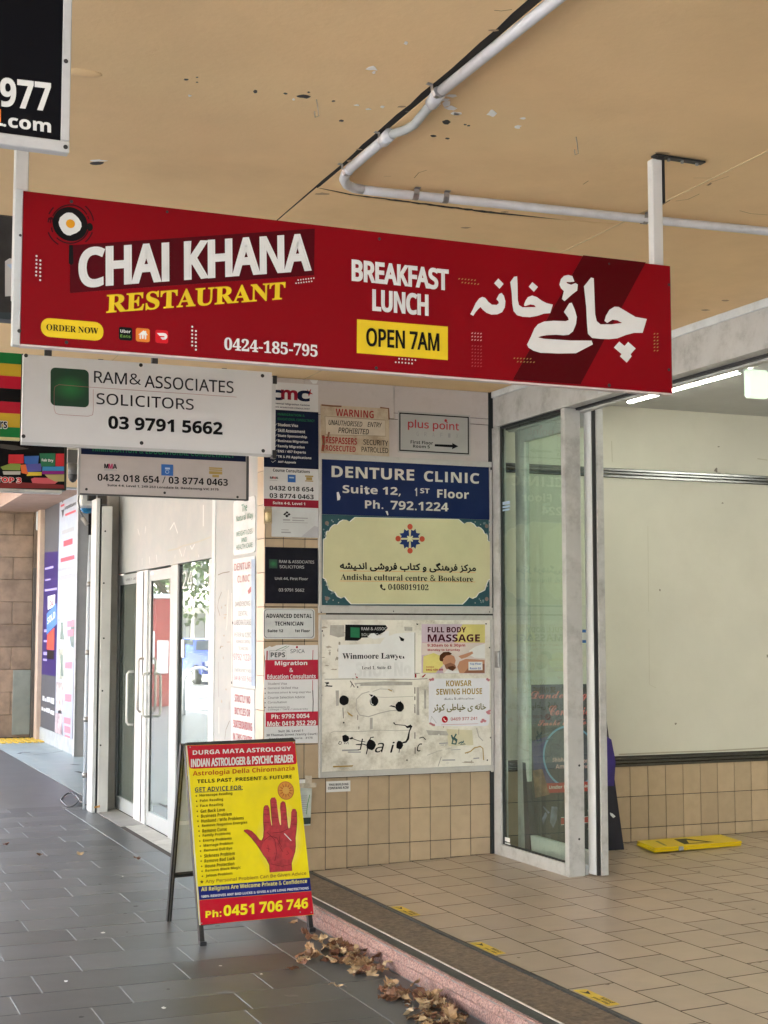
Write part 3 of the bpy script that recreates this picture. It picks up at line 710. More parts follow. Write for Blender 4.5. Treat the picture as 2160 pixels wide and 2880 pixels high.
strokes('ghost_lettering', mk('ghost', (.60, .60, .56), .7), sf, pf, [([(505, 1545), (512, 1565)], .012), ([(522, 1540), (516, 1565)], .01), ([(535, 1535), (540, 1545), (548, 1530)], .01), ([(493, 1560), (492, 1570)], .01), ([(558, 1560), (560, 1568)], .01),
     ([(388, 1488), (392, 1505)], .012), ([(410, 1480), (408, 1500)], .012), ([(478, 1490), (490, 1470), (500, 1500)], .012), ([(572, 1420), (572, 1480)], .02), ([(400, 1570), (400, 1590)], .012), ([(420, 1565), (422, 1588)], .012), ([(440, 1560), (442, 1582)], .012)], .0008)
p2 = PX(SF-.006)
def L4(x, y): return (480+x/4.4235, 1600+y/4.4235)
strokes('scuff', mk('scuff_dark', (.20, .17, .13), .8), sf, p2, [([(635, 290), (600, 380), (585, 480), (615, 585)], .008), ([(590, 75), (650, 50), (735, 35)], .006), ([(595, 1160), (592, 1300), (600, 1590)], .005), ([(730, 1650), (730, 1750)], .007), ([(735, 1890), (690, 2000), (675, 2120)], .007), ([(630, 960), (615, 990)], .012)], .0012, tf=L4)
polys('bare_spot', mk('spot_brown', (.36, .32, .26), .8), sf, p2, [blob(x, y, a, b) for x, y, a, b in ((680, 570, 20, 8), (675, 610, 12, 16), (665, 830, 10, 12), (640, 965, 16, 8), (635, 480, 6, 16), (680, 455, 8, 12), (655, 1110, 5, 22), (690, 1500, 7, 12), (635, 1650, 8, 20), (800, 590, 6, 22), (720, 910, 20, 6))], .001, tf=L4)
strokes('pale_runs', mk('run_pale', (.60, .58, .52), .7), sf, p2, [([(760, 300), (760, 1450)], .01), ([(720, 260), (700, 700), (690, 760)], .008), ([(600, 1720), (602, 2050)], .012)], .0008, tf=L4)

ds = empty('glass_door_set', (SF, 11.3, 0), 'white framed double glass doors set in the left shopfront', 'door')
WF = mk('white_powdercoat', (.41, .435, .435), .35, var=.03, dirt=.22, dscale=5, dark=(.30, .26, .20))
sg = glass_mat('shop_glass', (.80, .84, .81), 1.5, .10)  # pale diffuse veil mixed in to lift the dark panes towards reflected grey
def leaf(par, ya, yb, name, jamb=True):
    d = par
    box('stile', (SF+.012, ya, .012), (SF+.05, ya+.07, 2.104), WF, d, .003); box('stile', (SF+.012, yb-.06, .012), (SF+.05, yb, 2.104), WF, d, .003)
    box('bottom_rail', (SF+.013, ya+.071, .012), (SF+.049, yb-.061, .125), WF, d, .002); box('top_rail', (SF+.013, ya+.071, 2.015), (SF+.049, yb-.061, 2.104), WF, d, .002)
    box('gasket', (SF+.017, yb-.075, .126), (SF+.03, yb-.0605, 2.014), DARKG, d); box('gasket', (SF+.017, ya+.0705, .126), (SF+.03, ya+.08, 2.014), DARKG, d)
    box('glass_pane', (SF+.024, ya+.08, .1255), (SF+.030, yb-.0755, 2.0145), sg, d)
def pull(par, y, z0_, z1_, mat):
    p = [(SF+.01, y, z0_), (SF-.035, y, z0_), (SF-.05, y, z0_+.02), (SF-.05, y, z1_-.02), (SF-.035, y, z1_), (SF+.01, y, z1_)]
    MB().tube(p, .011, 10).build('pull_handle', mat, par, smooth=True)
leaf(ds, 12.12, 12.93, 'a'); leaf(ds, 10.92, 11.71, 'b')
box('mullion', (SF-.004, 11.715, .005), (SF+.07, 12.115, 2.112), mk('mullion_paint', (.66, .67, .66), .4, dirt=.45, dscale=7, dark=(.16, .13, .1)), ds, .003)
MB().cbox((SF-.01, 11.83, .02), (SF-.0045, 11.842, 2.1), .002).build('brush_seal', BLACKM, ds)
box('mullion', (SF-.004, 10.70, .005), (SF+.07, 10.915, 2.112), WF, ds, .003)
box('frame_post', (SF-.004, 12.935, .005), (SF+.07, 13.12, 2.112), WF, ds, .003)
box('frame_post', (SF-.004, 9.722, .005), (SF+.07, 9.80, 2.112), WF, ds, .003)
box('sill_box', (SF+.005, 9.802, .02), (SF+.055, 10.695, .12), WF, ds, .002)
box('gasket', (SF+.008, 10.675, .121), (SF+.03, 10.6985, 2.11), DARKG, ds)
box('glass_pane', (SF+.02, 9.802, .121), (SF+.026, 10.674, 2.112), sg, ds)
pull(ds, 12.22, .80, 1.25, mk('pull_white', (.7, .7, .66), .35)); pull(ds, 11.80, .93, 1.37, mk('pull_steel', (.45, .43, .4), .3, metal=.7)); pull(ds, 11.62, .90, 1.25, mk('pull_white', (.7, .7, .66), .35))
pg = PX(SF+.02)
TX().t('24', PX(SF+.017), 514, 1608, 1656, 541, bold=-.01).build('house_number', WHITE, ds)
TX().t('LEVEL 1 - 207', PX(SF+.012), 355, 1628, 1634, 383, bold=.03).build('room_lettering', DGREY, ds)
rects('sticker', LBLUE, ds, PX(SF+.0125), [(425, 1611, 1618, 432)], .002); rects('sticker', WHITE, ds, PX(SF+.017), [(510, 1799, 1849, 518)], .002)
rects('sticker', DGREY, ds, PX(SF+.017), [(446, 2258, 2261, 474)], .001)
# threshold tiles
th_m = mk('threshold_tile', (.42, .41, .37), .5, var=.12, scale=12, dirt=.45, dscale=8, dark=(.17, .16, .14), rand=.12)
tr = empty('door_threshold', (2.62, 11, 0), kind='structure')
box('bed', (2.53, 9.0, -.02), (2.74, 13.1, .001), grd, tr)
y = 9.02
while y < 13.0:
    wx = 2.535
    if y > 11.6: o = MB().slab([Vector(v) for v in ((wx, y+.002, .004), (wx, y+.178, .004), (SF-.002, y+.178, .014), (SF-.002, y+.002, .014))], Vector((0, 0, 1)), .01).build('threshold_tile', mk('threshold_grey', (.28, .27, .25), .5, var=.15, dirt=.3), tr)
    else: o = MB().slab([Vector(v) for v in ((wx+.04, y+.002, .004), (wx+.04, y+.178, .004), (SF-.002, y+.178, .014), (SF-.002, y+.002, .014))], Vector((0, 0, 1)), .01).build('threshold_tile', th_m, tr)
    y += .18
# dim corridor behind the doors
cr = empty('shop_corridor', (4, 11, 0), kind='structure')
corm = mk('corridor_wall', (.60, .59, .52), .7)
box('back_wall', (4.2, 9.72, 0), (4.3, 13.01, 3), corm, cr); box('corridor_ceiling', (SF+.08, 9.72, 2.75), (4.2, 13.01, 2.85), corm, cr); box('corridor_floor', (SF+.001, 9.72, -.05), (4.2, 13.01, .004), grd, cr)
box('left_wall', (SF+.1, 13.02, 0), (4.19, 13.12, 3.2), corm, cr)

# ---- recess beyond the white shopfront, poster windows and stone building
rc = empty('recess', (3, 17, 0), kind='structure')
greenc = mk('greenish_concrete', (.25, .29, .275), .42, var=.16, scale=2.5, dirt=.35, dscale=3, dark=(.15, .16, .15), rvar=.08)
box('recess_floor', (2.665, 13.13, -.1), (7.0, 22.0, .004), greenc, rc)
box('recess_ceiling', (2.74, 13.13, 3.23), (7.0, 16.0, 3.3), WHITEP, rc)
box('recess_wall', (4.6, 13.2, 0), (4.75, 18.6, 3.3), mk('shop_dark', (.025, .027, .03), .35), rc)
box('recess_wall', (2.86, 13.13, 0), (4.6, 13.2, 3.3), MATS['shop_dark'], rc)
strokes('floor_crack', mk('crack_dark', (.08, .08, .075), .8), rc, PZ(.004), [([(52, 2120), (60, 2117), (85, 2116)], .05), ([(200, 2150), (224, 2152)], .05), ([(95, 2123), (150, 2117), (180, 2112)], .02), ([(215, 2170), (235, 2175)], .06)], .002)
WX = 3.40
pw = empty('poster_window', (WX, 20, 0), 'shop window covered with white and purple advertising posters', 'shop window')
box('plinth', (WX, 18.53, 0), (WX+.2, 21.36, .20), mk('plinth_marble', (.40, .43, .42), .4, var=.3, scale=6, dirt=.4, dscale=6), pw)
box('window_backing', (WX+.02, 18.53, .201), (WX+.2, 21.36, 3.6), MATS['shop_dark'], pw)
box('corner_column', (3.37, 18.40, 0), (3.50, 18.525, 3.62), mk('grey_column', (.30, .29, .27), .5, var=.08), pw, .004)
box('column_trim', (3.36, 18.39, 0), (3.373, 18.45, 3.62), ALU, pw, .002)
box('edge_column', (WX-.05, 21.37, 0), (WX+.05, 21.60, 3.62), mk('peach_column', (.46, .34, .25), .6, var=.1), pw, .004)
pp = PX(WX+.015)
def A5(x, y): return (100+x/5.529, 1350+y/5.529)
def A6(x, y): return (100+x/5.529, 1740+y/5.529)
P4 = lambda f, pts: [f(*p) for p in pts]
polys('white_poster', vinyl('poster_white', (.36, .40, .45)), pw, pp, [P4(A5, [(385, 160), (500, 20), (660, -20), (655, 700)]) + P4(A6, [(600, 600), (570, 1990), (425, 1930)]) + P4(A6, [(430, 1880), (340, 0)]), ], .004)
polys('white_poster_lower', MATS['vinyl_poster_white'], pw, pp, [P4(A6, [(345, -100), (620, -100), (600, 700), (450, 700), (300, 1890)])], .0045)
polys('grey_panel', DGREY, pw, pp, [P4(A5, [(150, 250), (390, 180), (375, 1120), (150, 1130)]), P4(A6, [(95, 860), (325, 895), (300, 1880), (70, 1820)])], .002)
polys('purple_poster', PURP, pw, pp, [P4(A5, [(145, 1125), (370, 1110)]) + P4(A6, [(325, 900), (95, 865)])], .003)
polys('blue_sticker', vinyl('mid_blue', (.09, .2, .48)), pw, pp, [P4(A5, [(180, 2080), (330, 1910)]) + P4(A6, [(340, 80), (180, 250)])], .007)
TX().t('SOLD', pp, 135, 1738, 1757, 158, bold=.03, off=.009, BR=(157, 1737)).build('sticker_lettering', WHITE, pw)
polys('red_sticker', vinyl('orange_red', (.62, .08, .05)), pw, pp, [P4(A6, [(185, 250), (300, 140), (295, 485), (180, 480)])], .006)
polys('white_sticker', WHITE, pw, pp, [P4(A5, [(195, 1810), (310, 1780), (305, 1960), (195, 2020)])], .005)
TX().t('24', pp, 141, 1690, 1705, 149, bold=.02, off=.007).build('sticker_numeral', LRED, pw)
polys('black_sticker', BLACK, pw, pp, [P4(A6, [(185, 490), (290, 500), (285, 635), (180, 620)])], .005)
rects('purple_list_text', vinyl('pale_purple', (.35, .30, .55)), pw, pp, [(128, 1597, 1603, 150), (128, 1630, 1634, 142), (127, 1658, 1664, 160), (125, 1770, 1778, 132), (124, 1800, 1806, 132), (123, 1833, 1842, 132), (122, 1852, 1858, 132)], .005)
TX().t('Institute', pp, 184, 1423, 1434, 214, bold=.03, off=.008).build('institute_lettering', DGREY, pw)
polys('diamond_logo', DGREY, pw, pp, [P4(A5, [(430, 250), (455, 290), (430, 360), (405, 310)]), P4(A5, [(410, 470), (455, 460), (430, 590)])], .008)
rects('red_logo_text', vinyl('poster_red', (.55, .08, .10)), pw, pp, [(172, 1421, 1427, 181), (185, 1446, 1452, 213), (180, 1522, 1538, 204), (172, 1571, 1582, 209)], .008)
polys('red_text_block', vinyl('poster_pink', (.55, .20, .24)), pw, pp, [P4(A6, q_) for q_ in ([(500, 40), (605, 20), (605, 120), (500, 130)], [(500, 180), (600, 160), (595, 270), (505, 280)], [(470, 680), (575, 670), (570, 780), (465, 770)], [(465, 1170), (565, 1180), (560, 1295), (465, 1280)],
     [(450, 1530), (555, 1550), (550, 1650), (450, 1620)], [(455, 1660), (550, 1690), (550, 1790), (455, 1765)], [(465, 1800), (545, 1830), (535, 1935), (460, 1905)])], .007)
rects('grey_text_block', GREY, pw, pp, [(176, 1493, 1504, 208), (166, 1600, 1608, 212), (170, 1606, 1622, 208), (166, 1622, 1634, 212)], .006)
rects('pale_text', WHITE, pw, pp, [(171, 1608, 1619, 207)], .008)
for nm, c_, q_ in (('photo_print', (.42, .45, .40), [(360, 10), (460, 10), (455, 440), (345, 440)]), ('photo_print', (.38, .40, .30), [(350, 470), (455, 470), (450, 945), (335, 930)]), ('photo_print', (.45, .38, .34), [(330, 980), (440, 1000), (425, 1430), (320, 1420)]), ('photo_print', (.42, .33, .33), [(315, 1460), (430, 1490), (400, 1930), (305, 1880)])):
    polys(nm, mk('photo_%d' % int(c_[0]*1000+c_[2]*100), c_, .5, var=.75, scale=5), pw, pp, [P4(A6, q_)], .006)
polys('figure_print', mk('photo_green', (.12, .17, .14), .5, var=.5, scale=9), pw, pp, [P4(A6, [(570, 20), (615, 10), (600, 450), (560, 430), (540, 300), (560, 160)]), P4(A6, [(400, 60), (430, 60), (450, 330), (390, 320)]), P4(A6, [(400, 560), (430, 560), (440, 900), (395, 880)])], .0065)
polys('grey_panel_text', LGREY, pw, pp, [P4(A6, q_) for q_ in ([(115, 1195), (145, 1205), (145, 1280), (112, 1270)], [(150, 1235), (175, 1240), (175, 1290), (150, 1285)], [(180, 1215), (230, 1222), (230, 1300), (180, 1292)], [(237, 1225), (297, 1240), (295, 1335), (237, 1310)],
     [(98, 1365), (125, 1375), (122, 1430), (98, 1425)], [(130, 1390), (165, 1400), (162, 1445), (130, 1438)], [(170, 1385), (230, 1400), (225, 1470), (170, 1450)], [(237, 1420), (298, 1438), (296, 1505), (235, 1480)])], .006)
m = MB().box((3.9, 18.9, 0), (4.0, 22, 3.6)); m.build('inner_partition', MATS['shop_dark'], pw)

sb = empty('stone_building', (2.5, 22, 0), 'building end wall faced with brown stone blocks beyond the recess', 'building')
stone = mk('brown_stone', (.21, .14, .088), .75, var=.35, scale=5, dirt=.3, dscale=2.5, dark=(.13, .10, .075), rand=.16, bump=.25, bscale=14)
box('core', (2.05, 21.93, -.1), (3.85, 24, 6.0), mk('stone_joint', (.10, .075, .055), .9), sb)
z = .02; r_ = 0
while z < 3.66:
    x = 2.06 - (.33 if r_ % 2 else 0)
    while x < 3.30:
        xe = min(x+.655, 3.335)
        if xe-x > .08: box('stone_block', (max(x, 2.06)+.0025, 21.86+random.uniform(-.004, .003), z+.002), (xe-.0025, 21.929, z+.334), stone, sb, .006)
        x = x+.655
    z += .336; r_ += 1
box('opening_shade_slab', (3.338, 21.80, 0), (3.42, 21.929, 2.55), mk('opening_shade', (.10, .08, .06), .8), sb)  # dark slab stands in for the shaded opening under the stone return
box('stone_return', (3.338, 21.81, 2.552), (3.42, 21.929, 3.66), stone, sb)
box('pale_lamp', (3.355, 21.74, 3.12), (3.395, 21.80, 3.46), WHITEP, sb, .01)
box('grey_hatch', (3.07, 21.838, .06), (3.33, 21.852, 1.02), mk('hatch_metal', (.20, .21, .17), .5, var=.2, dirt=.3), sb, .004)
tt = empty('tactile_strip', (3.1, 21.3, 0), 'yellow ribbed tactile strip on the pavement below the stone wall', 'tactile strip')
for k in range(9): box('rib', (2.80+.09*k, 20.9, .0045), (2.86+.09*k, 21.75, .02), mk('tactile_yellow', (.62, .38, .04), .6, var=.2), tt, .003)

# pillar, conduit, box and camera at the end of the white shopfront
ep = empty('end_pillar', (2.55, 12.9, 0), 'narrow white metal fin and grey pilaster at the end of the white shopfront', 'pillar')
box('white_fin', (2.49, 12.72, 0), (2.522, 12.95, 2.79), WHITEP, ep, .003)
box('black_gap', (2.523, 12.74, 0), (2.54, 12.95, 2.79), DARKG, ep)
box('pilaster', (2.541, 12.70, 0), (2.63, 12.95, 2.72), mk('pilaster_white', (.56, .56, .53), .5, dirt=.25), ep, .003)
box('grey_return', (2.631, 12.86, 0), (2.724, 12.96, 3.15), mk('pilaster_grey', (.30, .28, .25), .6, var=.25, scale=4, dirt=.5, dscale=4, dark=(.1, .09, .08)), ep, .003)
circs('rivet', SCREW, ep, PY(12.699), [(296, 1494, .008), (292, 1640, .008), (292, 1795, .008), (288, 1943, .008), (283, 2096, .008)], .001)
polys('rust_stain', mk('rust', (.45, .22, .06), .8), ep, PY(12.699), [[(265, 2268), (281, 2264), (281, 2271), (265, 2273)]], .001)
wc = empty('wall_conduit', (2.45, 13.0, 1), 'grey vertical pipe with cables running down to the footpath', 'pipe')
yq = PY(13.0)
MB().tube([yq.p(256, 1505), yq.p(250, 1700), yq.p(243, 2000), yq.p(239, 2276)], .022, 12).build('pipe', mk('pipe_bluegrey', (.45, .50, .56), .4, var=.1, dirt=.2), wc, smooth=True)
for yy_ in (1643, 1835, 2023, 2180): MB().tube([yq.p(258-(yy_-1500)*.024-2, yy_-7), yq.p(258-(yy_-1500)*.024-2, yy_+7)], .029, 12).build('pipe_joint', STEEL, wc, smooth=True)
MB().tube([yq.p(258, 1840), yq.p(256, 1862)], .03, 12).build('pipe_box', WHITEP, wc)
MB().tube([yq.p(269, 1405), yq.p(272, 1440), yq.p(268, 1470), yq.p(266, 1505)], .007, 8).build('cable', mk('cable_grey', (.10, .10, .10), .5), wc, smooth=True)
MB().tube([yq.p(223, 1383), yq.p(220, 1410), yq.p(226, 1440), yq.p(238, 1462), yq.p(246, 1478)], .008, 8).build('cable', MATS['cable_grey'], wc, smooth=True)
MB().tube([yq.p(232, 1455), yq.p(246, 1476)], .02, 8).build('cable_sleeve', mk('sleeve', (.28, .26, .23), .6), wc, smooth=True)
m = MB(); gz = PZ(.012)
pts = [gz.p(197+26*math.cos(a), 2251+17*math.sin(a)) + Vector((0, 0, .005+.01*math.sin(a*3))) for a in [k*math.pi/10 for k in range(1, 38)]]
m.tube([yq.p(240, 2262)+Vector((0, -.05, 0))] + pts, .007, 7); setp(m.build('cable_coil', MATS['cable_grey'], None, smooth=True), 'loop of thin dark cable lying on the footpath at the foot of the pipe', 'cable')
jb = empty('junction_box', (2.5, 13.2, 3), 'pale junction box with dark bracket and blue dome under the immigration sign', 'junction box')
q = PY(13.1)
def pbox(name, x0, yt, yb, x1, y0, dep, mat, par, c=.004):
    a = q.p(x0, yt); b = q.p(x1, yb); return box(name, (a.x, y0, b.z), (b.x, y0+dep, a.z), mat, par, c)
pbox('pale_box', 226, 1378, 1426, 270, 13.02, .25, WHITEP, jb, .01); pbox('dark_bracket', 240, 1383, 1412, 262, 12.96, .05, BLACKM, jb); pbox('dark_bracket', 262, 1383, 1420, 296, 13.03, .12, mk('bracket_grey', (.12, .11, .10), .6), jb)
c_ = q.p(245.5, 1430); m = MB(); m.add([c_+Vector((.065*math.cos(a)*math.cos(b), .05*math.sin(a)*math.cos(b), -.05*math.sin(b))) for b in (0, .5, 1, 1.4) for a in [k*math.pi/6 for k in range(12)]], [(j*12+k, j*12+(k+1) % 12, (j+1)*12+(k+1) % 12, (j+1)*12+k) for j in range(3) for k in range(12)])
m.build('blue_dome', mk('dome_blue', (.02, .16, .33), .25), jb, smooth=True)
sc2 = empty('security_camera', (2.1, 12, 2.9), 'black dome camera hanging in the gap between the lightbox and immigration sign', 'camera')
q = PY(11.6); a = q.p(205, 1335); b = q.p(205, 1225)
MB().tube([a, a+Vector((0, 0, .09))], .04, 14).build('camera_neck', mk('camera_grey', (.12, .12, .12), .5), sc2, smooth=True)
c_ = a; m = MB(); m.add([c_+Vector((.042*math.cos(t)*math.cos(p_), .042*math.sin(t)*math.cos(p_), -.065*math.sin(p_))) for p_ in (0, .4, .9, 1.4) for t in [k*math.pi/6 for k in range(12)]], [(j*12+k, j*12+(k+1) % 12, (j+1)*12+(k+1) % 12, (j+1)*12+k) for j in range(3) for k in range(12)]); m.build('camera_dome', BLACKM, sc2, smooth=True)
box('mount_box', (a.x-.05, 11.56, a.z+.092), (a.x+.06, 11.64, a.z+.20), mk('camera_grey', (.12, .12, .12), .5), sc2)
box('slatted_hanger', (a.x-.055, 11.57, a.z+.202), (a.x+.065, 11.63, CZ), mk('hanger_white', (.6, .6, .56), .5), sc2)

# ================================================================== SIGNS
# ---- red restaurant sign
YS = 3.93
rs = empty('restaurant_sign', (1.6, YS, 2.6), 'large red hanging restaurant sign with white lettering and egg pan logo', 'sign')
P = PY(YS)
RP = mk('red_print', (.22, .0012, .006), .36, var=.05, scale=3, dirt=.06, dscale=6, dark=(.12, .01, .01), spec=.12)
RPD = mk('red_print_dark', (.075, .0006, .003), .36, var=.05, scale=3, spec=.12)
XL, XR, ZT, ZB = .553, 2.668, 2.815, 2.386
MB().box((XL, YS, ZB), (XR, YS+.028, ZT)).build('panel', RP, rs)
box('edge_trim', (XL-.022, YS+.003, ZB-.004), (XL-.0005, YS+.034, ZT+.006), WHITEP, rs, .002)
box('edge_trim', (XR+.0005, YS+.004, ZB-.002), (XR+.004, YS+.03, ZT), STEEL, rs)
box('bottom_trim', (XL, YS+.001, ZB-.006), (XR, YS+.03, ZB-.0005), mk('trim_pink', (.6, .5, .48), .5), rs)
box('hanging_post', (XL-.02, YS+.035, ZT-.3), (XL+.018, YS+.067, CZ+.005), mk('post_white', (.58, .57, .55), .45, dirt=.15), rs, .003)
box('hanging_post', (2.628, YS+.035, ZT-.3), (2.668, YS+.067, CZ-.02), MATS['post_white'], rs, .003)
box('angle_bracket', (2.669, YS+.03, CZ-.17), (2.674, YS+.06, CZ-.003), BLACKM, rs); box('angle_bracket', (2.64, YS+.03, CZ-.0095), (2.84, YS+.06, CZ-.0035), BLACKM, rs)
box('bracket_cap', (2.645, YS+.031, CZ-.022), (2.6685, YS+.059, CZ-.0098), BLACKM, rs)
m = MB()
for x in (2.70, 2.755, 2.815): m.tube([(x, YS+.045, CZ-.010), (x, YS+.045, CZ-.018)], .006, 8)
m.build('bracket_screw', STEEL, rs)
polys('dark_stripe', RPD, rs, P, [[(1640, 718), (1816, 738), (1632, 1081), (1442, 1068)]], .0008)
polys('dark_block', mk('red_print_mid', (.075, .001, .005), .36, var=.05, spec=.12), rs, P, [[(197, 690), (885, 643), (883, 774), (197, 824)]], .0008)
t_ = TX(); t_.t('CHAI KHANA', P, 220, 697, 812, 877, cond=True, bold=.052, off=.002, BR=(876, 763)).t('BREAKFAST', P, 988, 729, 791, 1262, cond=True, bold=.05).t('LUNCH', P, 1046, 813, 875, 1205, cond=True, bold=.05)
t_.t('0424-185-795', P, 630, 949, 984, 893, bold=.014, style='serif')
t_.build('white_lettering', WHITE, rs)
TX().t('RESTAURANT', P, 298, 829, 882, 798, bold=.022, style='serif', BR=(801, 843), skew=.04).build('yellow_lettering', YEL, rs)
def B6(x, y): return (1300+x/2.9625, 750+y/2.9625)
URDU = [[(65,397),(85,360),(110,305),(140,265),(165,253),(190,262),(215,295),(245,318),(285,320),(303,305),(300,290),(283,272),(305,230),(325,220),(345,245),(357,290),(352,340),(330,380),(290,398),(240,400),(200,385),(170,360),(150,337),(130,355),(105,385),(90,410)],
 [(298,100),(342,145),(308,185),(264,140)],
 [(398,130),(430,85),(455,82),(458,150),(460,280),(470,320),(500,340),(610,338),(600,322),(565,315),(520,330),(512,320),(525,285),(545,255),(580,242),(620,255),(660,285),(700,305),(752,318),(730,388),(680,392),(620,412),(560,422),(500,418),(455,405),(425,370),(415,310),(410,220)],
 [(582,130),(628,170),(595,210),(552,168)],
 [(880,70),(915,80),(932,125),(895,130),(865,128),(870,140),(905,152),(940,138),(960,150),(955,200),(915,230),(850,288),(828,270),(845,205),(820,180),(808,150),(820,105),(845,78)],
 [(845,378),(890,305),(910,302),(935,360),(952,420),(945,480),(920,540),(885,568),(840,573),(780,568),(700,572),(655,580),(630,590),(680,602),(760,607),(900,616),(1075,617),(1086,648),(945,722),(800,724),(650,718),(590,700),(550,675),(538,650),(570,585),(600,515),(630,480),(680,458),(760,452),(860,455),(885,445),(880,425)],
 [(1012,165),(1070,92),(1093,98),(1097,200),(1105,400),(1118,455),(1150,482),(1240,482),(1330,470),(1290,448),(1250,442),(1205,470),(1183,452),(1195,410),(1225,360),(1265,335),(1300,336),(1360,372),(1440,420),(1535,437),(1500,552),(1430,552),(1360,570),(1290,598),(1220,605),(1150,602),(1080,595),(1045,560),(1038,480),(1030,330)],
 [(1305,625),(1350,662),(1380,628),(1442,682),(1400,730),(1408,748),(1368,800),(1312,748),(1325,728),(1262,675)]]
polys('urdu_lettering', WHITE, rs, P, URDU, .0022, tf=B6)
rrect('order_button', YEL, rs, P, 115, 893, 946, 291, .024, .001)
TX().t('ORDER NOW', P, 130, 911, 929, 276, bold=.0, style='serif').build('button_lettering', BLACK, rs)
rrect('order_icon', BLACK, rs, P, 334, 919, 956, 372, .006, .001); rrect('order_icon', ORANGE, rs, P, 382, 922, 960, 421, .006, .001); rrect('order_icon', vinyl('bright_red', (.60, .012, .02)), rs, P, 437, 927, 964, 473, .006, .001)
def C5(x, y): return (300+x/5.53, 880+y/5.53)
TX().t('Uber', P, 338, 926.5, 935.5, 367, bold=.03).build('icon_lettering', WHITE, rs); TX().t('Eats', P, 338, 941, 949, 367, bold=.03).build('icon_lettering', mk('vinyl_icon_green', (.12, .28, .03), .4), rs)
polys('icon_shape', WHITE, rs, P, [[(490,340),(570,275),(590,290),(600,278),(612,290),(612,310),(635,348),(615,348),(612,412),(590,412),(585,345),(575,345),(572,405),(545,405),(540,340),(528,340),(530,408),(510,405),(510,342)],
  [(778,315),(880,315),(920,325),(940,355),(938,385),(915,415),(870,420),(845,400),(835,380),(895,382),(900,368),(885,362),(820,358)]], .0022, tf=C5)
MD = .0042
circs('dot_pattern', WHITE, rs, P, [(x/4.1475, 500+y/4.1475, .0029) for x, y in ((425,915),(424,960),(424,1005),(422,1050),(421,1097),(420,1140),(469,967),(469,1013),(468,1057),(468,1103),(468,1148),(467,1195))]
   + [(*C5(x, y), .0029) for x, y in ((1328,218),(1327,277),(1327,335),(1327,392),(1327,450),(1327,508),(1385,285),(1385,343),(1384,400),(1384,458),(1384,517),(1384,574))]
   + [(980+x/4.1475, 700+y/4.1475, .0026) for x, y in ((588,1282),(625,1285),(663,1289),(702,1292),(740,1296),(778,1299),(548,1323),(586,1325),(624,1328),(663,1331),(701,1335),(739,1338))]
   + [(838+k*7.3+(6 if r_ == 0 else 0)-6, 788+r_*9-k*.9, .0022) for r_ in (0, 1) for k in range(7)], .0022, seg=8)
def dots(lst, col_, nm):
    m = MB()
    for x, y in lst:
        m.slab([P.p(x-2.6, y+1.8, .0022), P.p(x-.6, y-1.6, .0022), P.p(x+2.8, y-1.8, .0022), P.p(x+.6, y+1.6, .0022)], P.n, .0005)
    setp(m.build(nm, col_, rs), kind='stuff')
dots([(980+x/4.1475, 700+y/4.1475) for k in range(6) for x, y in ((1288+k*37, 350+k*3.5), (1325+k*37, 393+k*4))] + [B6(432+k*27, 764+k*1) for k in range(6)] + [B6(460+k*27, 792+k*1) for k in range(6)]
     + [B6(1612+r_*13-13, 560+k*28) for k in range(6) for r_ in (0, 2)], GOLD, 'gold_dash_pattern')
dots([(980+x/4.1475, 700+y/4.1475) for k in range(4) for r_ in range(3) for x, y in ((1440+k*34, 984+r_*39+k*2),)], PINK, 'pink_dash_pattern')
dots([(980+x/4.1475, 700+y/4.1475) for k in range(4) for r_ in range(7) for x, y in ((1442+k*34, 1132+r_*39+k*2),)], vinyl('dim_red', (.40, .06, .07)), 'faint_dash_pattern')
polys('yellow_panel', YEL, rs, P, [[(1004, 898), (1259, 919), (1259, 1013), (1003, 993)]], .001)
TX().t('OPEN 7AM', P, 1029, 921.5, 974, 1235, cond=True, bold=.032, BR=(1235, 989)).build('black_lettering', BLACK, rs)
# egg in a pan
def E4(x, y): return (x/4.1475, 500+y/4.1475)
cx_, cy_ = 197.3, 630.5
circs('pan', BLACK, rs, P, [(cx_, cy_, .0487)], .001, seg=36)
polys('pan_handle', BLACK, rs, P, [[(805,785),(848,785),(856,1000),(830,1022),(800,1000)]], .0018, tf=E4)
polys('egg_white', WHITE, rs, P, [[(800,408),(840,412),(880,440),(915,475),(945,525),(950,570),(930,615),(890,645),(850,660),(820,675),(780,670),(740,645),(715,610),(690,560),(683,520),(700,465),(740,430),(770,412)]], .0022, tf=E4)
circs('egg_yolk', vinyl('yolk', (.75, .33, .02)), rs, P, [(197.6, 630, .0125)], .0035, seg=20)
def arc(r, a0, a1, n=10): return [(cx_+r*math.cos(R(a0+(a1-a0)*k/n)), cy_+r*math.sin(R(a0+(a1-a0)*k/n))*1.0) for k in range(n+1)]
strokes('plate_line', vinyl('line_darkred', (.05, .002, .006)), rs, P, [(arc(54, 205, 330), .004), (arc(54, 20, 135), .004), (arc(54, 155, 170, 4), .004), (arc(66, 205, 225), .004), (arc(66, 310, 352), .004), (arc(66, 20, 50), .004), (arc(66, 120, 160), .004), (arc(54, 335, 345, 3), .003)], .001)
circs('spoon', BLACK, rs, P, [(252.5, 639, .0085)], .0016, sq=1.4)
polys('fork', vinyl('line_darkred', (.05, .002, .006)), rs, P, [[(560,470),(600,455),(620,475),(618,535),(608,535),(604,490),(596,490),(592,535),(582,535),(580,490),(572,492),(566,525),(552,520)]], .0016, tf=E4)
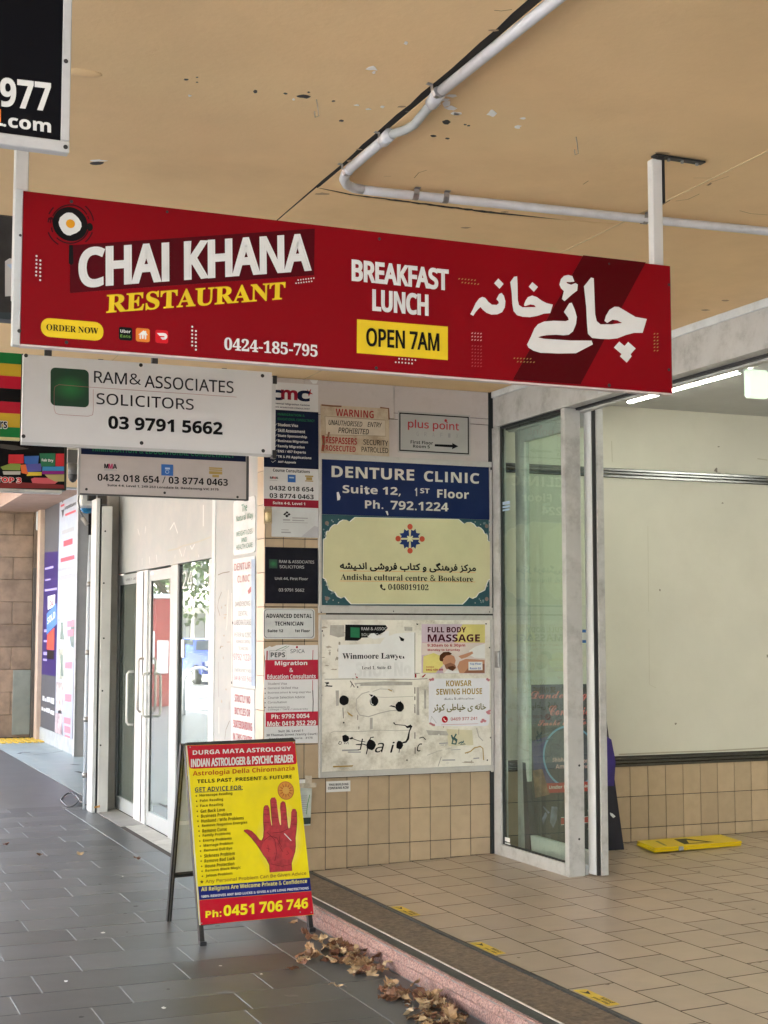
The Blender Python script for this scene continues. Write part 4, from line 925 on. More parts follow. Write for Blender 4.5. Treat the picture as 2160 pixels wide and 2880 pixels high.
circs('panel_screw', SCREW, rs, P, [(201, 567, .005), (57, 662, .004), (54, 931, .0055), (187, 963, .005), (470, 596, .004), (1067, 672, .005), (1058, 1035, .005), (1713, 1084, .006), (1881, 801, .005), (1713, 742, .004), (1881, 1040, .005)], .001, seg=10)

# ---- black sign at the top left corner
YB_ = 3.12
bs = empty('black_phone_sign', (.2, YB_, 2.9), 'black hanging sign with white number and pale metal border in the top corner', 'sign')
P = PY(YB_)
MB().slab([P.p(170, 412.), P.along(P.p(170, 412), -260), P.along(P.p(170, 412), -260)+Vector((0, 0, .9)), P.p(170, 412)+Vector((0, 0, .9))], P.n, .02).build('panel', mk('black_print', (.002, .0025, .005), .45, spec=.12), bs)
br_ = P.p(194, 432); bl_ = P.along(br_, -300); ff = mk('sign_border', (.50, .50, .50), .4, var=.08, dirt=.2, dscale=9)
box('border_bar', (bl_.x, YB_-.006, br_.z), (br_.x, YB_+.024, br_.z+.026), ff, bs, .002); a = P.p(170, 400)
box('border_bar', (a.x, YB_-.0055, br_.z+.0265), (br_.x, YB_+.024, 3.17), ff, bs, .002)
circs('border_screw', SCREW, bs, P, [(184, 175, .0052), (183, 416, .0052)], .007, seg=12)
for x in (-.1, .42): box('hanging_post', (x, YB_+.025, 2.8), (x+.03, YB_+.05, CZ), MATS['post_white'], bs)
TX().t('977', P, -1, 217, 300, 147, bold=.035, off=.002, BR=(143, 316)).t('.com', P, 8, 328, 357, 143, bold=.045, off=.002, BR=(143, 375)).build('lettering', WHITE, bs)
polys('orange_letter', ORANGE, bs, P, [[(-14, 305), (2, 308), (2, 345), (-14, 342)]], .002); polys('white_letter_foot', WHITE, bs, P, [[(-14, 344), (8, 348), (8, 355), (-14, 352)]], .002)

# ---- dark lightbox glimpsed left of the red sign
P = PY(4.9)
dl = empty('dark_lightbox', (.5, 4.9, 2.6), 'black framed lightbox with a pale picture half hidden behind the red sign', 'sign')
a = P.p(36, 606); b = P.p(60, 900)
box('frame', (.2, 4.9, b.z), (a.x+.02, 4.98, a.z), mk('black_frame', (.02, .02, .022), .4, var=.4, scale=20), dl, .006)
polys('dark_border', mk('slate_band', (.03, .05, .06), .4), dl, P, [[(-10, 878), (40, 880), (40, 898), (-10, 896)]], .002)
polys('picture', LGREY, dl, P, [[(14, 735), (26, 727), (40, 728), (40, 832), (14, 834)]], .002); polys('picture_blue', LBLUE, dl, P, [[(18, 745), (40, 740), (40, 765)]], .003)
box('hanging_rod', (.35, 4.93, a.z), (.37, 4.95, CZ), BLACKM, dl)

# ---- solicitor sign
YR = 6.4
P = PY(YR)
so_ = empty('solicitors_sign', (1.5, YR, 2.6), 'white hanging solicitors sign with dark green square and phone number', 'sign')
TLq = P.p(66, 996); BRq = P.p(763, 1277)
PWH = mk('sign_white', (.66, .66, .66), .42, var=.02, dirt=.10, dscale=6, dark=(.36, .35, .33))
box('panel', (TLq.x, YR, BRq.z), (BRq.x, YR+.03, TLq.z), PWH, so_)
box('edge', (BRq.x+.0005, YR+.001, BRq.z-.004), (BRq.x+.02, YR+.03, TLq.z-.02), LGREY, so_); box('bottom_edge', (TLq.x, YR+.002, BRq.z-.012), (BRq.x, YR+.03, BRq.z-.0005), LGREY, so_)
for zz in (TLq.z-.055, BRq.z-.02): box('black_clip', (BRq.x+.005, YR-.003, zz), (BRq.x+.026, YR+.034, zz+.04), BLACKM, so_, .002)
box('hanging_post', (P.p(433, 1000).x, YR+.031, TLq.z-.2), (P.p(449, 1000).x, YR+.06, CZ), mk('post_dark', (.05, .05, .055), .4), so_)
box('hanging_post', (TLq.x+.1, YR+.031, TLq.z-.2), (TLq.x+.13, YR+.06, CZ), MATS['post_dark'], so_)
gm = bpy.data.materials.new('green_badge'); gm.use_nodes = True; n_ = gm.node_tree.nodes; l_ = gm.node_tree.links
tc = n_.new('ShaderNodeTexCoord'); mp = n_.new('ShaderNodeMapping'); mp.inputs['Location'].default_value = (-.5, 0, -.48); vl = n_.new('ShaderNodeVectorMath'); vl.operation = 'LENGTH'
sx_ = n_.new('ShaderNodeVectorMath'); sx_.operation = 'MULTIPLY'; sx_.inputs[1].default_value = (1.6, 0, 2.2)
cr_ = n_.new('ShaderNodeValToRGB'); cr_.color_ramp.elements[0].color = (.012, .17, .045, 1); cr_.color_ramp.elements[1].color = (.004, .045, .022, 1); cr_.color_ramp.elements[1].position = .8
l_.new(tc.outputs['Generated'], mp.inputs[0]); l_.new(mp.outputs[0], sx_.inputs[0]); l_.new(sx_.outputs[0], vl.inputs[0]); l_.new(vl.outputs['Value'], cr_.inputs[0]); l_.new(cr_.outputs[0], n_['Principled BSDF'].inputs[0]); n_['Principled BSDF'].inputs['Roughness'].default_value = .35
rrect('green_badge', gm, so_, P, 142, 1033, 1140, 250, .022, .001)
strokes('red_outline', vinyl('thin_red', (.40, .15, .15)), so_, P, [([(251, 1089), (400, 1099), (665, 1117)], .0016), ([(251, 1089), (165, 1082), (154, 1088), (152, 1100), (152, 1150), (156, 1162), (166, 1166), (248, 1171), (260, 1167), (262, 1155), (262, 1095)], .0016)], .0025)
TX().t('RAM', P, 264, 1043, 1076, 357, bold=.012).t('&', P, 364, 1050, 1081, 397, bold=.0).t('ASSOCIATES', P, 406, 1055, 1090, 657, bold=.012).t('SOLICITORS', P, 271, 1105, 1137, 545, bold=.012).build('lettering', vinyl('charcoal', (.035, .035, .04)), so_)
TX().t('03 9791 5662', P, 304, 1169, 1206, 626, bold=.042).build('phone_number', BLACK, so_)
circs('panel_screw', SCREW, so_, P, [(73, 1000, .009), (396, 1027, .009), (738, 1057, .009), (66, 1227, .009), (398, 1246, .009), (740, 1268, .009)], .002, seg=10)

# ---- striped sign
YG = 7.0; P = PY(YG)
st = empty('striped_sign', (.9, YG, 2.7), 'hanging sign striped green yellow red and black behind the solicitors sign', 'sign')
e = P.p(64, 1000); b0 = -.1
ys_ = [995, 1025.5, 1060, 1095, 1132, 1164.5, 1203.5, 1231.5]; cs_ = [vinyl('flag_green', (.012, .17, .04)), vinyl('flag_yellow', (.55, .36, .03)), vinyl('flag_red', (.45, .01, .03)), BLACK, MATS['vinyl_flag_red'], MATS['vinyl_flag_yellow'], MATS['vinyl_flag_green']]
zs_ = [P.p(64, y).z for y in ys_]
for k in range(7): box('stripe', (b0, YG, zs_[k+1]+.0002), (e.x-.006, YG+.02, zs_[k]-.0002), cs_[k], st)
box('frame_edge', (e.x-.0055, YG-.003, zs_[-1]-.004), (e.x+.002, YG+.03, zs_[0]), BLACKM, st); box('frame_edge', (b0, YG-.003, zs_[-1]-.014), (e.x-.006, YG+.03, zs_[-1]-.001), mk('pale_yellow_edge', (.5, .45, .2), .5), st)
box('hanging_post', (.5, YG+.021, zs_[0]-.2), (.53, YG+.045, CZ), BLACKM, st)
TX().t('rs', P, -2, 1183, 1206, 22, bold=.10, off=.002).build('letter_outline', WHITE, st); TX().t('rs', P, 0, 1185, 1204, 20, bold=.03, off=.004).build('lettering', BLACK, st)

# ---- immigration sign
YI = 8.3; P = PY(YI)
im_ = empty('immigration_sign', (1.9, YI, 2.6), 'pale hanging consultancy sign with navy heading under the solicitors sign', 'sign')
a = P.p(228, 1210); b = P.p(692, 1404); pk = mk('sign_pinkgrey', (.47, .43, .42), .4, var=.04, dirt=.15, dscale=5, dark=(.3, .27, .25))
box('panel', (a.x, YI, b.z), (b.x, YI+.03, a.z), pk, im_); box('frame_edge', (a.x-.012, YI-.002, b.z-.012), (a.x-.0005, YI+.032, a.z), GREY, im_)
box('frame_edge', (a.x, YI-.002, b.z-.008), (b.x, YI+.032, b.z-.0005), mk('edge_dark', (.06, .06, .06), .5), im_); box('frame_edge', (b.x+.0005, YI-.002, b.z-.008), (b.x+.016, YI+.05, a.z), MATS['edge_dark'], im_)
for xx in (a.x+.1, b.x-.15): box('hanging_post', (xx, YI+.031, a.z-.2), (xx+.03, YI+.06, CZ), MATS['post_dark'], im_)
rect('navy_band', DNAVY, im_, P, 228, 1212, 1277, 691.5, .001)
TX().t('IMMIGRATION & EDUCATIONAL CONSULTANCY', P, 260, 1255, 1269, 660, bold=.03, off=.003).build('green_lettering', GREEN, im_)
t_ = TX().t('M', P, 293, 1304, 1317, 305, bold=.05).t('A', P, 317, 1305, 1318, 329, bold=.03).t('0432 018 654 / 03 8774 0463', P, 274, 1332, 1352, 641, bold=.022).t('Suite 4-6, Level 1, 249-253 Lonsdale St, Dandenong VIC 3175', P, 302, 1361, 1369.5, 615, bold=.03)
t_.build('lettering', BLACK, im_); TX().t('M', P, 305, 1304, 1318, 317, bold=.05).build('red_letter', vinyl('pinkred', (.45, .05, .14)), im_)
rects('logo_underline', GREY, im_, P, [(293, 1319, 1320.5, 315), (292, 1322, 1323.2, 329)], .002); rects('blue_logo', BLUE, im_, P, [(453.5, 1305.5, 1337, 487)], .002); rects('blue_logo_text', LBLUE, im_, P, [(464, 1315, 1320, 478)], .003); circs('logo_ring', LBLUE, im_, P, [(470, 1327, .012)], .0025); circs('logo_ring_inner', BLUE, im_, P, [(470, 1327, .009)], .003)
rects('gold_logo', GOLD, im_, P, [(588, 1314, 1318, 625), (588, 1319.5, 1323, 625), (588, 1325, 1333, 625), (597, 1335, 1342, 616)], .002)
circs('panel_screw', SCREW, im_, P, [(243, 1376, .008), (463, 1386, .008), (668, 1398, .008)], .001, seg=10)

# ---- confectionery lightbox
YC = 9.6; P = PY(YC)
cb = empty('confectionery_lightbox', (1.3, YC, 2.7), 'dark framed lightbox picturing colourful sweet packets on the far left', 'sign')
a = P.p(190, 1200); b = P.p(190, 1380)
box('frame', (.4, YC, b.z), (a.x, YC+.12, a.z), mk('frame_dark_green', (.02, .028, .02), .4), cb, .004); box('frame_lip', (.4, YC-.004, b.z-.02), (a.x-.03, YC+.1, b.z-.001), ALU, cb)
def D4(x, y): return (x/4.1475, 1200+y/4.1475)
polys('print_black', BLACK, cb, P, [[(-60, 130), (748, 190), (748, 725), (-60, 718)]], .001, tf=D4)
for c_, q_ in ((vinyl('pack_red', (.5, .03, .04)), [(100,325),(275,325),(275,430),(95,430)]), (vinyl('pack_blue', (.04, .13, .42)), [(280,345),(455,340),(440,460),(285,430)]), (vinyl('pack_green', (.03, .16, .08)), [(460,312),(645,312),(640,460),(480,465)]), (vinyl('pack_red2', (.55, .03, .04)), [(650,315),(747,315),(747,462),(645,462)]),
   (vinyl('pack_cyan', (.05, .25, .5)), [(495,466),(747,466),(747,515),(490,515)]), (vinyl('pack_purple', (.22, .02, .20)), [(490,517),(747,517),(747,555),(490,555)]), (vinyl('pack_lime', (.20, .28, .06)), [(5,470),(120,430),(240,435),(235,510),(30,505)]), (vinyl('pack_orange', (.6, .13, .04)), [(238,445),(310,440),(330,560),(250,540)]),
   (vinyl('pack_violet', (.10, .10, .35)), [(300,440),(485,430),(480,520),(320,530)]), (vinyl('pack_yellow', (.6, .48, .05)), [(320,530),(485,530),(485,570),(310,575)]), (vinyl('pack_white', (.42, .42, .38)), [(30,520),(240,520),(235,560),(40,560)]), (vinyl('pack_gold', (.40, .35, .15)), [(520,560),(747,558),(747,640),(640,640),(560,600)]),
   (vinyl('bar_pink', (.55, .10, .12)), [(360,610),(400,595),(640,600),(690,630),(640,668),(380,665)]), (vinyl('brick_red', (.20, .03, .03)), [(-60,655),(240,650),(740,680),(748,722),(-60,715)]), (YEL, [(385,165),(435,168),(440,195),(415,215),(385,200)]), (vinyl('smoke', (.07, .065, .06)), [(0,200),(180,220),(340,260),(160,275),(0,250)])):
    polys('packet_print', c_, cb, P, [q_], .0022+.0002*len(q_)+random.random()*.0015, tf=D4)
TX().t('Fair Dry', P, 117, 1290, 1300, 150, bold=.04, off=.006).t('TOP 3', P, -12, 1340, 1357, 61, bold=.12, off=.006).build('print_lettering', WHITE, cb); TX().t('TOP 3', P, -11, 1341, 1356, 60, bold=.05, off=.008).build('red_lettering', vinyl('hot_red', (.6, .02, .03)), cb)
for xx in (1.1, 1.65): box('hanging_post', (xx, YC+.04, a.z), (xx+.03, YC+.07, CZ), BLACKM, cb)

# ---- pier: migration banner
P = PY(TW-.016)
def G1(x, y): return (700+x/2.304, 1050+y/2.304)
def G2(x, y): return (700+x/2.304, 1420+y/2.304)
def G3(x, y): return (700+x/2.304, 1800+y/2.304)
def G4(x, y): return (680+x/4.1475, 1050+y/4.1475)
TRW = dict()
def tr(fx, lst, T, pl, **kw):
    """rows of lettering given in crop coordinates: text, x0, top, bottom, x1"""
    for txt, x0, a_, b_, x1 in lst:
        X0, A_ = fx(x0, a_); _, B_ = fx(x0, b_); X1, _ = fx(x1, 0); T.t(txt, pl, X0, A_, B_, X1, **kw)
    return T
mb_ = empty('migration_banner', (2.93, TW, 2), 'tall migration centre banner in white and navy at the top of the tiled pier', 'sign')
q_ = quad(P, 742, 1072, 1424, 896)
MB().slab(q_, P.n, .006).build('board', PWH, mb_)
rects('navy_field', DNAVY, mb_, P, [(742, 1150, 1313, 896)], .001); rects('red_band', vinyl('band_red', (.28, .012, .03)), mb_, P, [(742, 1402, 1424, 896)], .001)
TX().t('c', P, 757, 1095, 1124, 797, bold=.05).t('c', P, 835, 1097, 1128, 873, bold=.05).t('Continental Migration Centre', P, 752, 1130, 1137, 871, bold=.03).t('CERTIFIED MIGRATION CONSULTANT', P, 752, 1141, 1145, 871, bold=.03).build('logo_lettering', DNAVY, mb_)
TX().t('m', P, 790, 1095, 1123, 837, bold=.06).build('red_logo_lettering', MATS['vinyl_band_red'], mb_)
polys('red_figure', MATS['vinyl_flag_red'], mb_, P, [[(863, 1095), (869, 1101), (875, 1093), (873, 1103), (880, 1109), (872, 1108), (868, 1116), (866, 1105)]], .002)
t_ = TX(); tr(G4, [('Student Visa', 420, 580, 615, 655), ('Skill Assessment', 420, 645, 683, 738), ('State Sponsorship', 420, 710, 748, 760), ('Business Migration', 420, 770, 808, 772), ('Family Migration', 420, 832, 870, 733), ('ENS / 457 Experts', 420, 893, 930, 748), ('TR & PR Applications', 420, 955, 992, 812), ('AAT Appeals', 420, 1018, 1050, 632)], t_, P, bold=.035)
t_.t('Suite 4-6, Level 1', P, 767, 1410, 1419, 858, bold=.03); t_.build('white_lettering', WHITE, mb_)
strokes('tick_mark', LGREY, mb_, P, [([(376, y), (385, y+18), (415, y-12)], .003) for y in (595, 660, 722, 783, 845, 905, 965)] + [([(345, 1025), (360, 1040), (395, 1015)], .003)], .002, tf=G4)
tr(G4, [('IMMIGRATION &', 418, 462, 490, 735), ('EDUCATIONAL CONSULTANCY', 418, 515, 545, 850)], TX(), P, bold=.02).build('green_lettering', GREEN, mb_)
tr(G1, [('Course Consultations', 155, 616, 637, 395), ('0432 018 654', 133, 727, 757, 420), ('03 8774 0463', 133, 776, 806, 420), ('M', 136, 668, 684, 154), ('A', 172, 669, 684, 190)], TX(), P, bold=.03).build('lettering', BLACK, mb_)
tr(G1, [('M', 154, 668, 684, 173)], TX(), P, bold=.03).build('red_letter', LRED, mb_)
rects('blue_logo', BLUE, mb_, P, [(809, 1335, 1356, 831.5)], .002); rects('blue_logo_text', LBLUE, mb_, P, [(813, 1341, 1345, 827)], .003); rects('gold_logo', GOLD, mb_, P, [(858, 1337, 1341, 881), (861, 1342, 1350, 878), (858, 1351, 1354, 881)], .002); rects('logo_line', GREY, mb_, P, [(758, 1350, 1351, 780)], .002)
for l_, nm in ((.02, 'torn_top'),): polys('torn_paper', WHITE, mb_, P, [[(868, 1068), (893, 1070), (888, 1080), (878, 1080)]], .012)

wp = empty('white_plaque', (2.93, TW, 1.4), 'small white plaque with dark diamond logo below the migration banner', 'sign')
MB().slab(quad(P, 765, 1425, 1509, 895), P.n, .008).build('board', WHITEP, wp)
polys('diamond_logo', BLACK, wp, P, [[(222,62),(246,40),(270,62),(246,82)]], .001, tf=G2); strokes('logo_gap', WHITE, wp, P, [([(228, 72), (262, 50)], .003), ([(236, 50), (258, 72)], .002)], .002, tf=G2)
rects('grey_lines', GREY, wp, P, [(796, 1460, 1464, 816), (822, 1455, 1458, 866), (822, 1462, 1465, 856), (796, 1468, 1469.5, 866), (791, 1489, 1491, 812), (791, 1495, 1499, 818)], .001)
polys('grey_triangle', vinyl('pale_triangle', (.45, .45, .47)), wp, P, [[(340,205),(425,135),(450,145),(450,210)]], .001, tf=G2)
kb = empty('beige_fitting', (2.8, TW, 1.4), 'cracked beige plastic fitting stuck to the tiles left of the white plaque', 'fitting')
gb = mk('beige_plastic', (.55, .44, .22), .4, var=.25, scale=30)
MB().slab([P.p(*G2(*c)) for c in ((98, 28), (150, 28), (150, 122), (98, 122))], P.n, .006).build('back_plate', mk('old_glue', (.42, .33, .2), .7, var=.3, scale=20), kb)
a = P.p(*G2(118, 75)); MB().cbox((a.x-.016, a.y-.03, a.z-.035), (a.x+.02, a.y-.001, a.z+.03), .01).build('knob', gb, kb)

bp = empty('black_plaque', (2.93, TW, 1.2), 'black solicitors plaque with green square on the tiled pier', 'sign')
MB().slab(quad(P, 745.6, 1538, 1697, 894.5), P.n, .008).build('board', mk('black_gloss', (.003, .003, .009), .3, spec=.2, var=.1, dirt=.06, dscale=12, dark=(.1, .1, .12)), bp)
rects('green_square', gm, bp, P, [(757, 1573, 1598, 780)], .001)
tr(G2, [('RAM & ASSOCIATES', 195, 357, 376, 423), ('SOLICITORS', 198, 391, 410, 358), ('Unit 44, First Floor', 168, 467, 488, 383), ('03 9791 5662', 193, 541, 561, 358)], TX(), P, bold=.015).build('lettering', LGREY, bp)
dp = empty('dental_plaque', (2.93, TW, 1), 'small white dental technician plaque with rounded black outline', 'sign')
MB().slab(rr_pts(quad(P, 741, 1711, 1797, 886), .02), P.n, .006).build('board', WHITEP, dp)
q_ = quad(P, 743, 1714, 1793.5, 882.5, .001); m = MB(); o_ = rr_pts(q_, .018, 5); i_ = [p + (sum(o_, Vector())/len(o_)-p).normalized()*.003 for p in o_]; k = len(o_)
for j in range(k): m.slab([o_[j], o_[(j+1) % k], i_[(j+1) % k], i_[j]], P.n, .0005)
m.build('black_outline', BLACK, dp)
tr(G2, [('ADVANCED DENTAL', 110, 705, 732, 408), ('TECHNICIAN', 168, 756, 782, 352), ('Suite 12', 120, 806, 825, 222), ('1st Floor', 297, 806, 825, 395)], TX(), P, bold=.018).build('lettering', BLACK, dp)

me_ = empty('education_migration_board', (2.93, TW, .9), 'red and white migration and education consultants board with torn edges', 'sign')
MB().slab([P.p(*G3(*c)) for c in ((100, 668), (104, 450), (98, 300), (106, 120), (100, 60), (135, 40), (150, 46), (180, 34), (240, 30), (300, 34), (448, 32), (448, 668))], P.n, .005).build('board', PWH, me_)
rects('red_band', vinyl('brand_red', (.42, .015, .04)), me_, P, [(745.5, 1856.5, 1912, 894.5), (747, 2004, 2044, 894.5)], .001)
strokes('red_edge_line', MATS['vinyl_brand_red'], me_, P, [([(118, 70), (116, 130)], .008), ([(415, 65), (413, 128)], .004), ([(413, 260), (413, 330)], .004)], .0012, tf=G3); strokes('dark_tear', BLACK, me_, P, [([(413, 325), (416, 400), (414, 470)], .005)], .0015, tf=G3)
strokes('peps_outline', BLACK, me_, P, [([(133, 70), (240, 70), (242, 124), (133, 124), (133, 70)], .0016)], .0012, tf=G3); strokes('green_arrow', MATS['vinyl_flag_green'], me_, P, [([(175, 68), (205, 55), (245, 38)], .003), ([(215, 68), (262, 38)], .002)], .0012, tf=G3)
circs('red_dot', MATS['vinyl_brand_red'], me_, P, [(835, 1820, .007)], .001)
t_ = tr(G3, [('PEPS', 140, 80, 113, 235)], TX(), P, bold=.04); tr(G3, [('Student Visa', 122, 276, 291, 245), ('General Skilled Visa', 122, 304, 319, 318), ('Business (short & long stay) Visa', 122, 335, 351, 400), ('Course Selection Advice', 122, 365, 381, 362), ('Consultation', 122, 397, 411, 245),
   ('Admissions in', 122, 430, 443, 262), ('College / TAFE / University', 122, 446, 460, 383)], t_, P, bold=.01); tr(G3, [('Suit 36, Level 1', 190, 583, 601, 350), ('38 Thomas Street (Vanity Court)', 112, 609, 629, 443), ('Dandenong, Victoria - 3175', 130, 634, 652, 413)], t_, P, bold=.02); t_.build('lettering', DGREY, me_)
circs('bullet', DGREY, me_, P, [(*G3(105, y), .004) for y in (315, 345, 378, 407, 437)], .001, seg=8)
tr(G3, [('SPICA', 268, 60, 85, 362)], TX(), P, bold=.01).build('spica_lettering', mk('slate_ink', (.1, .13, .14), .5), me_)
tr(G3, [('Migration', 167, 136, 172, 378), ('&', 262, 181, 208, 287), ('Education Consultants', 118, 223, 253, 433), ('Ph: 9792 0054', 145, 481, 511, 393), ('Mob: 0419 352 299', 118, 526, 560, 435)], TX(), P, bold=.035).build('white_lettering', WHITE, me_)

# tape and paper notice behind the A-frame
pn = empty('paper_notice', (3.0, TW, .4), 'taped laminated notice on the tiles just behind the astrology sandwich board', 'notice')
polys('sheet', mk('laminate', (.50, .55, .52), .25, var=.25, scale=12), pn, P, [[(838, 2215), (877, 2217), (873, 2321), (845, 2323)]], .001); polys('dark_foot', mk('dark_green_print', (.015, .03, .025), .3), pn, P, [[(846, 2300), (874, 2299), (873, 2317), (847, 2319)]], .002)
polys('tape', mk('clear_tape', (.46, .41, .33), .3, var=.3, scale=30), pn, P, [[(838, 2203), (885, 2201), (890, 2203), (889, 2214), (838, 2217)], [(858, 2181), (877, 2182), (876, 2202), (858, 2203)]], .003)
polys('white_tape', WHITE, pn, P, [[(842, 2192), (858, 2192), (858, 2206), (842, 2207)]], .0025); strokes('green_line', GREENB, pn, P, [([(871, 2235), (864, 2265), (862, 2290)], .004)], .002)
rects('notice_text', GREY, pn, P, [(846, y, y+1.6, 864) for y in range(2238, 2290, 6)], .002)

# ---- warning sign, arrow sign
wa = empty('warning_sign', (3.3, TW, 2.9), 'stained cream warning sign with red and black hand lettering', 'sign')
P = PY(TW-.020)
agedm = mk('aged_cream', (.56, .47, .34), .5, var=.08, scale=4, dirt=.75, dscale=7, dark=(.27, .16, .08))
MB().slab(quad(P, 902, 1137, 1274, 1095), P.n, .006).build('board', agedm, wa)
strokes('ruled_box', mk('rule_grey', (.30, .25, .19), .6), wa, P, [([(492, 277), (884, 303), (886, 408), (497, 398), (492, 277)], .003)], .001, tf=G1); polys('inner_field', mk('inner_cream', (.60, .53, .42), .5, dirt=.4, dscale=8, dark=(.4, .3, .2)), wa, P, [[(497, 282), (880, 307), (882, 404), (500, 394)]], .0006, tf=G1)
OR_ = vinyl('old_red', (.36, .035, .035)); t_ = TX(); t_.t('WARNING', P, 944, 1149, 1170, 1051, bold=.02); tr(G1, [('TRESPASSERS', 474, 408, 452, 700), ('PROSECUTED', 474, 463, 500, 692)], t_, P, bold=.03); t_.build('red_lettering', OR_, wa)
tr(G1, [('UNAUTHORISED', 515, 301, 334, 735), ('ENTRY', 768, 315, 346, 862), ('PROHIBITED', 578, 350, 386, 778)], TX(), P, style='italic', bold=.012).build('italic_lettering', BLACK, wa); tr(G1, [('SECURITY', 741, 428, 462, 902), ('PATROLLED', 729, 475, 509, 903)], TX(), P, bold=.015).build('black_lettering', BLACK, wa)
strokes('rust_run', mk('rust_brown', (.22, .10, .05), .8), wa, P, [([(480, 400), (485, 450), (478, 505)], .02), ([(470, 205), (540, 212), (600, 214)], .010), ([(850, 222), (905, 228), (908, 300)], .009), ([(520, 380), (510, 420)], .012)], .0009, tf=G1)
ar = empty('arrow_sign', (3.85, TW, 2.8), 'silver framed first floor arrow sign with red lettering', 'sign')
MB().slab(quad(P, 1120, 1155, 1272, 1323), P.n, .006).build('board', mk('silver_board', (.42, .42, .40), .35, metal=.0, var=.08, dirt=.1), ar)
frame_rect('black_border', BLACK, ar, P, 1123, 1160, 1268, 1319, .008, th=.004, out=.001)
TX().t('plus point', P, 1147, 1179, 1209, 1291, bold=.012).build('red_lettering', vinyl('coral', (.48, .04, .05)), ar); circs('red_dot', MATS['vinyl_coral'], ar, P, [(1253.5, 1183, .010)], .001)
for i_, ch in enumerate('GRAFIX'):
    x = 1171+i_*22.2; TX().t(ch, P, x, 1214+i_*1.2, 1226+i_*1.2, x+7, bold=-.01).build('grey_letter', GREY, ar)
tr(G1, [('First Floor', 1047, 433, 455, 1193), ('Room 5', 1063, 462, 481, 1172)], TX(), P, bold=.02).build('lettering', BLACK, ar)
polys('arrow', BLACK, ar, P, [[(1205,459),(1318,463),(1318,452),(1357,473),(1316,492),(1318,480),(1203,473)]], .001, tf=G1)

# ---- upper directory board: denture clinic and bookstore panels
ub = empty('directory_board', (3.7, TW, 2.2), 'aluminium framed board holding the denture clinic and bookstore panels', 'notice board')
Pb = PY(TW-.03)
aw_ = mk('board_frame', (.50, .49, .46), .38, var=.1, scale=9, dirt=.45, dscale=9, dark=(.15, .13, .11))
MB().slab(quad(Pb, 898, 1275, 1724, 1383, -.004), Pb.n, .026).build('backing', aw_, ub)
q_ = quad(Pb, 898, 1275, 1290.5, 1383, .004); MB().slab(q_, Pb.n, .012).build('frame_bar', aw_, ub); MB().slab(quad(Pb, 898, 1706, 1724, 1386, .004), Pb.n, .012).build('frame_bar', aw_, ub)
MB().slab(quad(Pb, 898, 1291, 1705, 904.5, .004), Pb.n, .012).build('frame_bar', aw_, ub); MB().slab(quad(Pb, 1377.5, 1322, 1705, 1384, .004), Pb.n, .012).build('frame_bar', aw_, ub)
NB = mk('denture_navy', (.006, .017, .078), .4, var=.08, dirt=.05, spec=.15)
MB().slab(quad(Pb, 905.5, 1291.2, 1446, 1376.5, .001), Pb.n, .004).build('navy_panel', NB, ub)
WL = mk('aged_white_lettering', (.60, .58, .52), .5, var=.05)
t_ = TX().t('DENTURE', Pb, 932, 1310, 1342, 1165, bold=.032, off=.003).t('CLINIC', Pb, 1192, 1324, 1354, 1348, bold=.032, off=.003).t('Suite 12,', Pb, 963, 1363, 1390, 1127, bold=.03, off=.003).t('1', Pb, 1166, 1372, 1395, 1173, bold=.035, off=.003).t('ST', Pb, 1181, 1373, 1387, 1208, bold=.03, off=.003).t('Floor', Pb, 1229, 1375, 1400, 1319, bold=.03, off=.003)
t_.t('Ph.', Pb, 1026, 1406, 1430, 1078, bold=.03, off=.003).t('792.1224', Pb, 1098, 1408, 1433, 1261, bold=.03, off=.003); t_.build('denture_lettering', WL, ub)
polys('peeled_patch', WHITE, ub, Pb, [P4(G1, q_) for q_ in ([(568, 772), (580, 768), (592, 800), (588, 820), (572, 824)], [(752, 735), (768, 750), (775, 782), (758, 785)], [(884, 892), (898, 893), (903, 918), (896, 920)])], .003)
MB().slab(quad(Pb, 905.5, 1446.4, 1702, 1377, .001), Pb.n, .004).build('teal_panel', TEAL, ub)
half = [(1030, 78), (690, 78), (655, 108), (638, 98), (612, 96), (590, 108), (574, 128), (560, 126), (545, 134), (530, 150), (522, 170), (506, 172), (502, 190), (500, 218), (484, 225), (482, 470), (498, 480), (506, 500), (512, 520), (520, 545), (545, 558), (560, 565), (575, 590), (600, 602), (622, 592), (640, 615), (665, 640), (1030, 640)]
right_ = [(2045-x, y+(13 if y < 350 else 0)*1.0) for x, y in reversed(half)]
def skw(x, y): return G2(x, y + (x-475)*(.024 if y < 150 else .02 if y < 350 else .012))
def skw2(x, y): return G2(x, y + (x-475)*.022*(1-y/700))
polys('cream_edge', WHITE, ub, Pb, [[(x+(-5 if x < 1030 else 5 if x > 1030 else 0), y+(-3 if y < 350 else 4)) for x, y in half+[(2045-x, y) for x, y in reversed(half)]]], .002, tf=skw2)
polys('cream_field', mk('bookstore_cream', (.56, .54, .32), .45, var=.06, scale=5), ub, Pb, [half + [(2045-x, y) for x, y in reversed(half)]], .0032, tf=skw2)
orn = []
for sx_ in (0, 1):
    for sy_ in (0, 1):
        for k in range(16):
            x = random.uniform(478, 560); y = random.uniform(90, 235); 
            if (x-478)/1.0 + (y-90)*.75 > 130: continue
            x = 2045-x if sx_ else x; y = 725-y if sy_ else y; orn.append((*skw2(x, y), random.choice([.006, .008, .005])))
circs('ornament', mk('ornament_blue', (.14, .20, .22), .5, var=.4, scale=40), ub, Pb, orn, .002, seg=7)
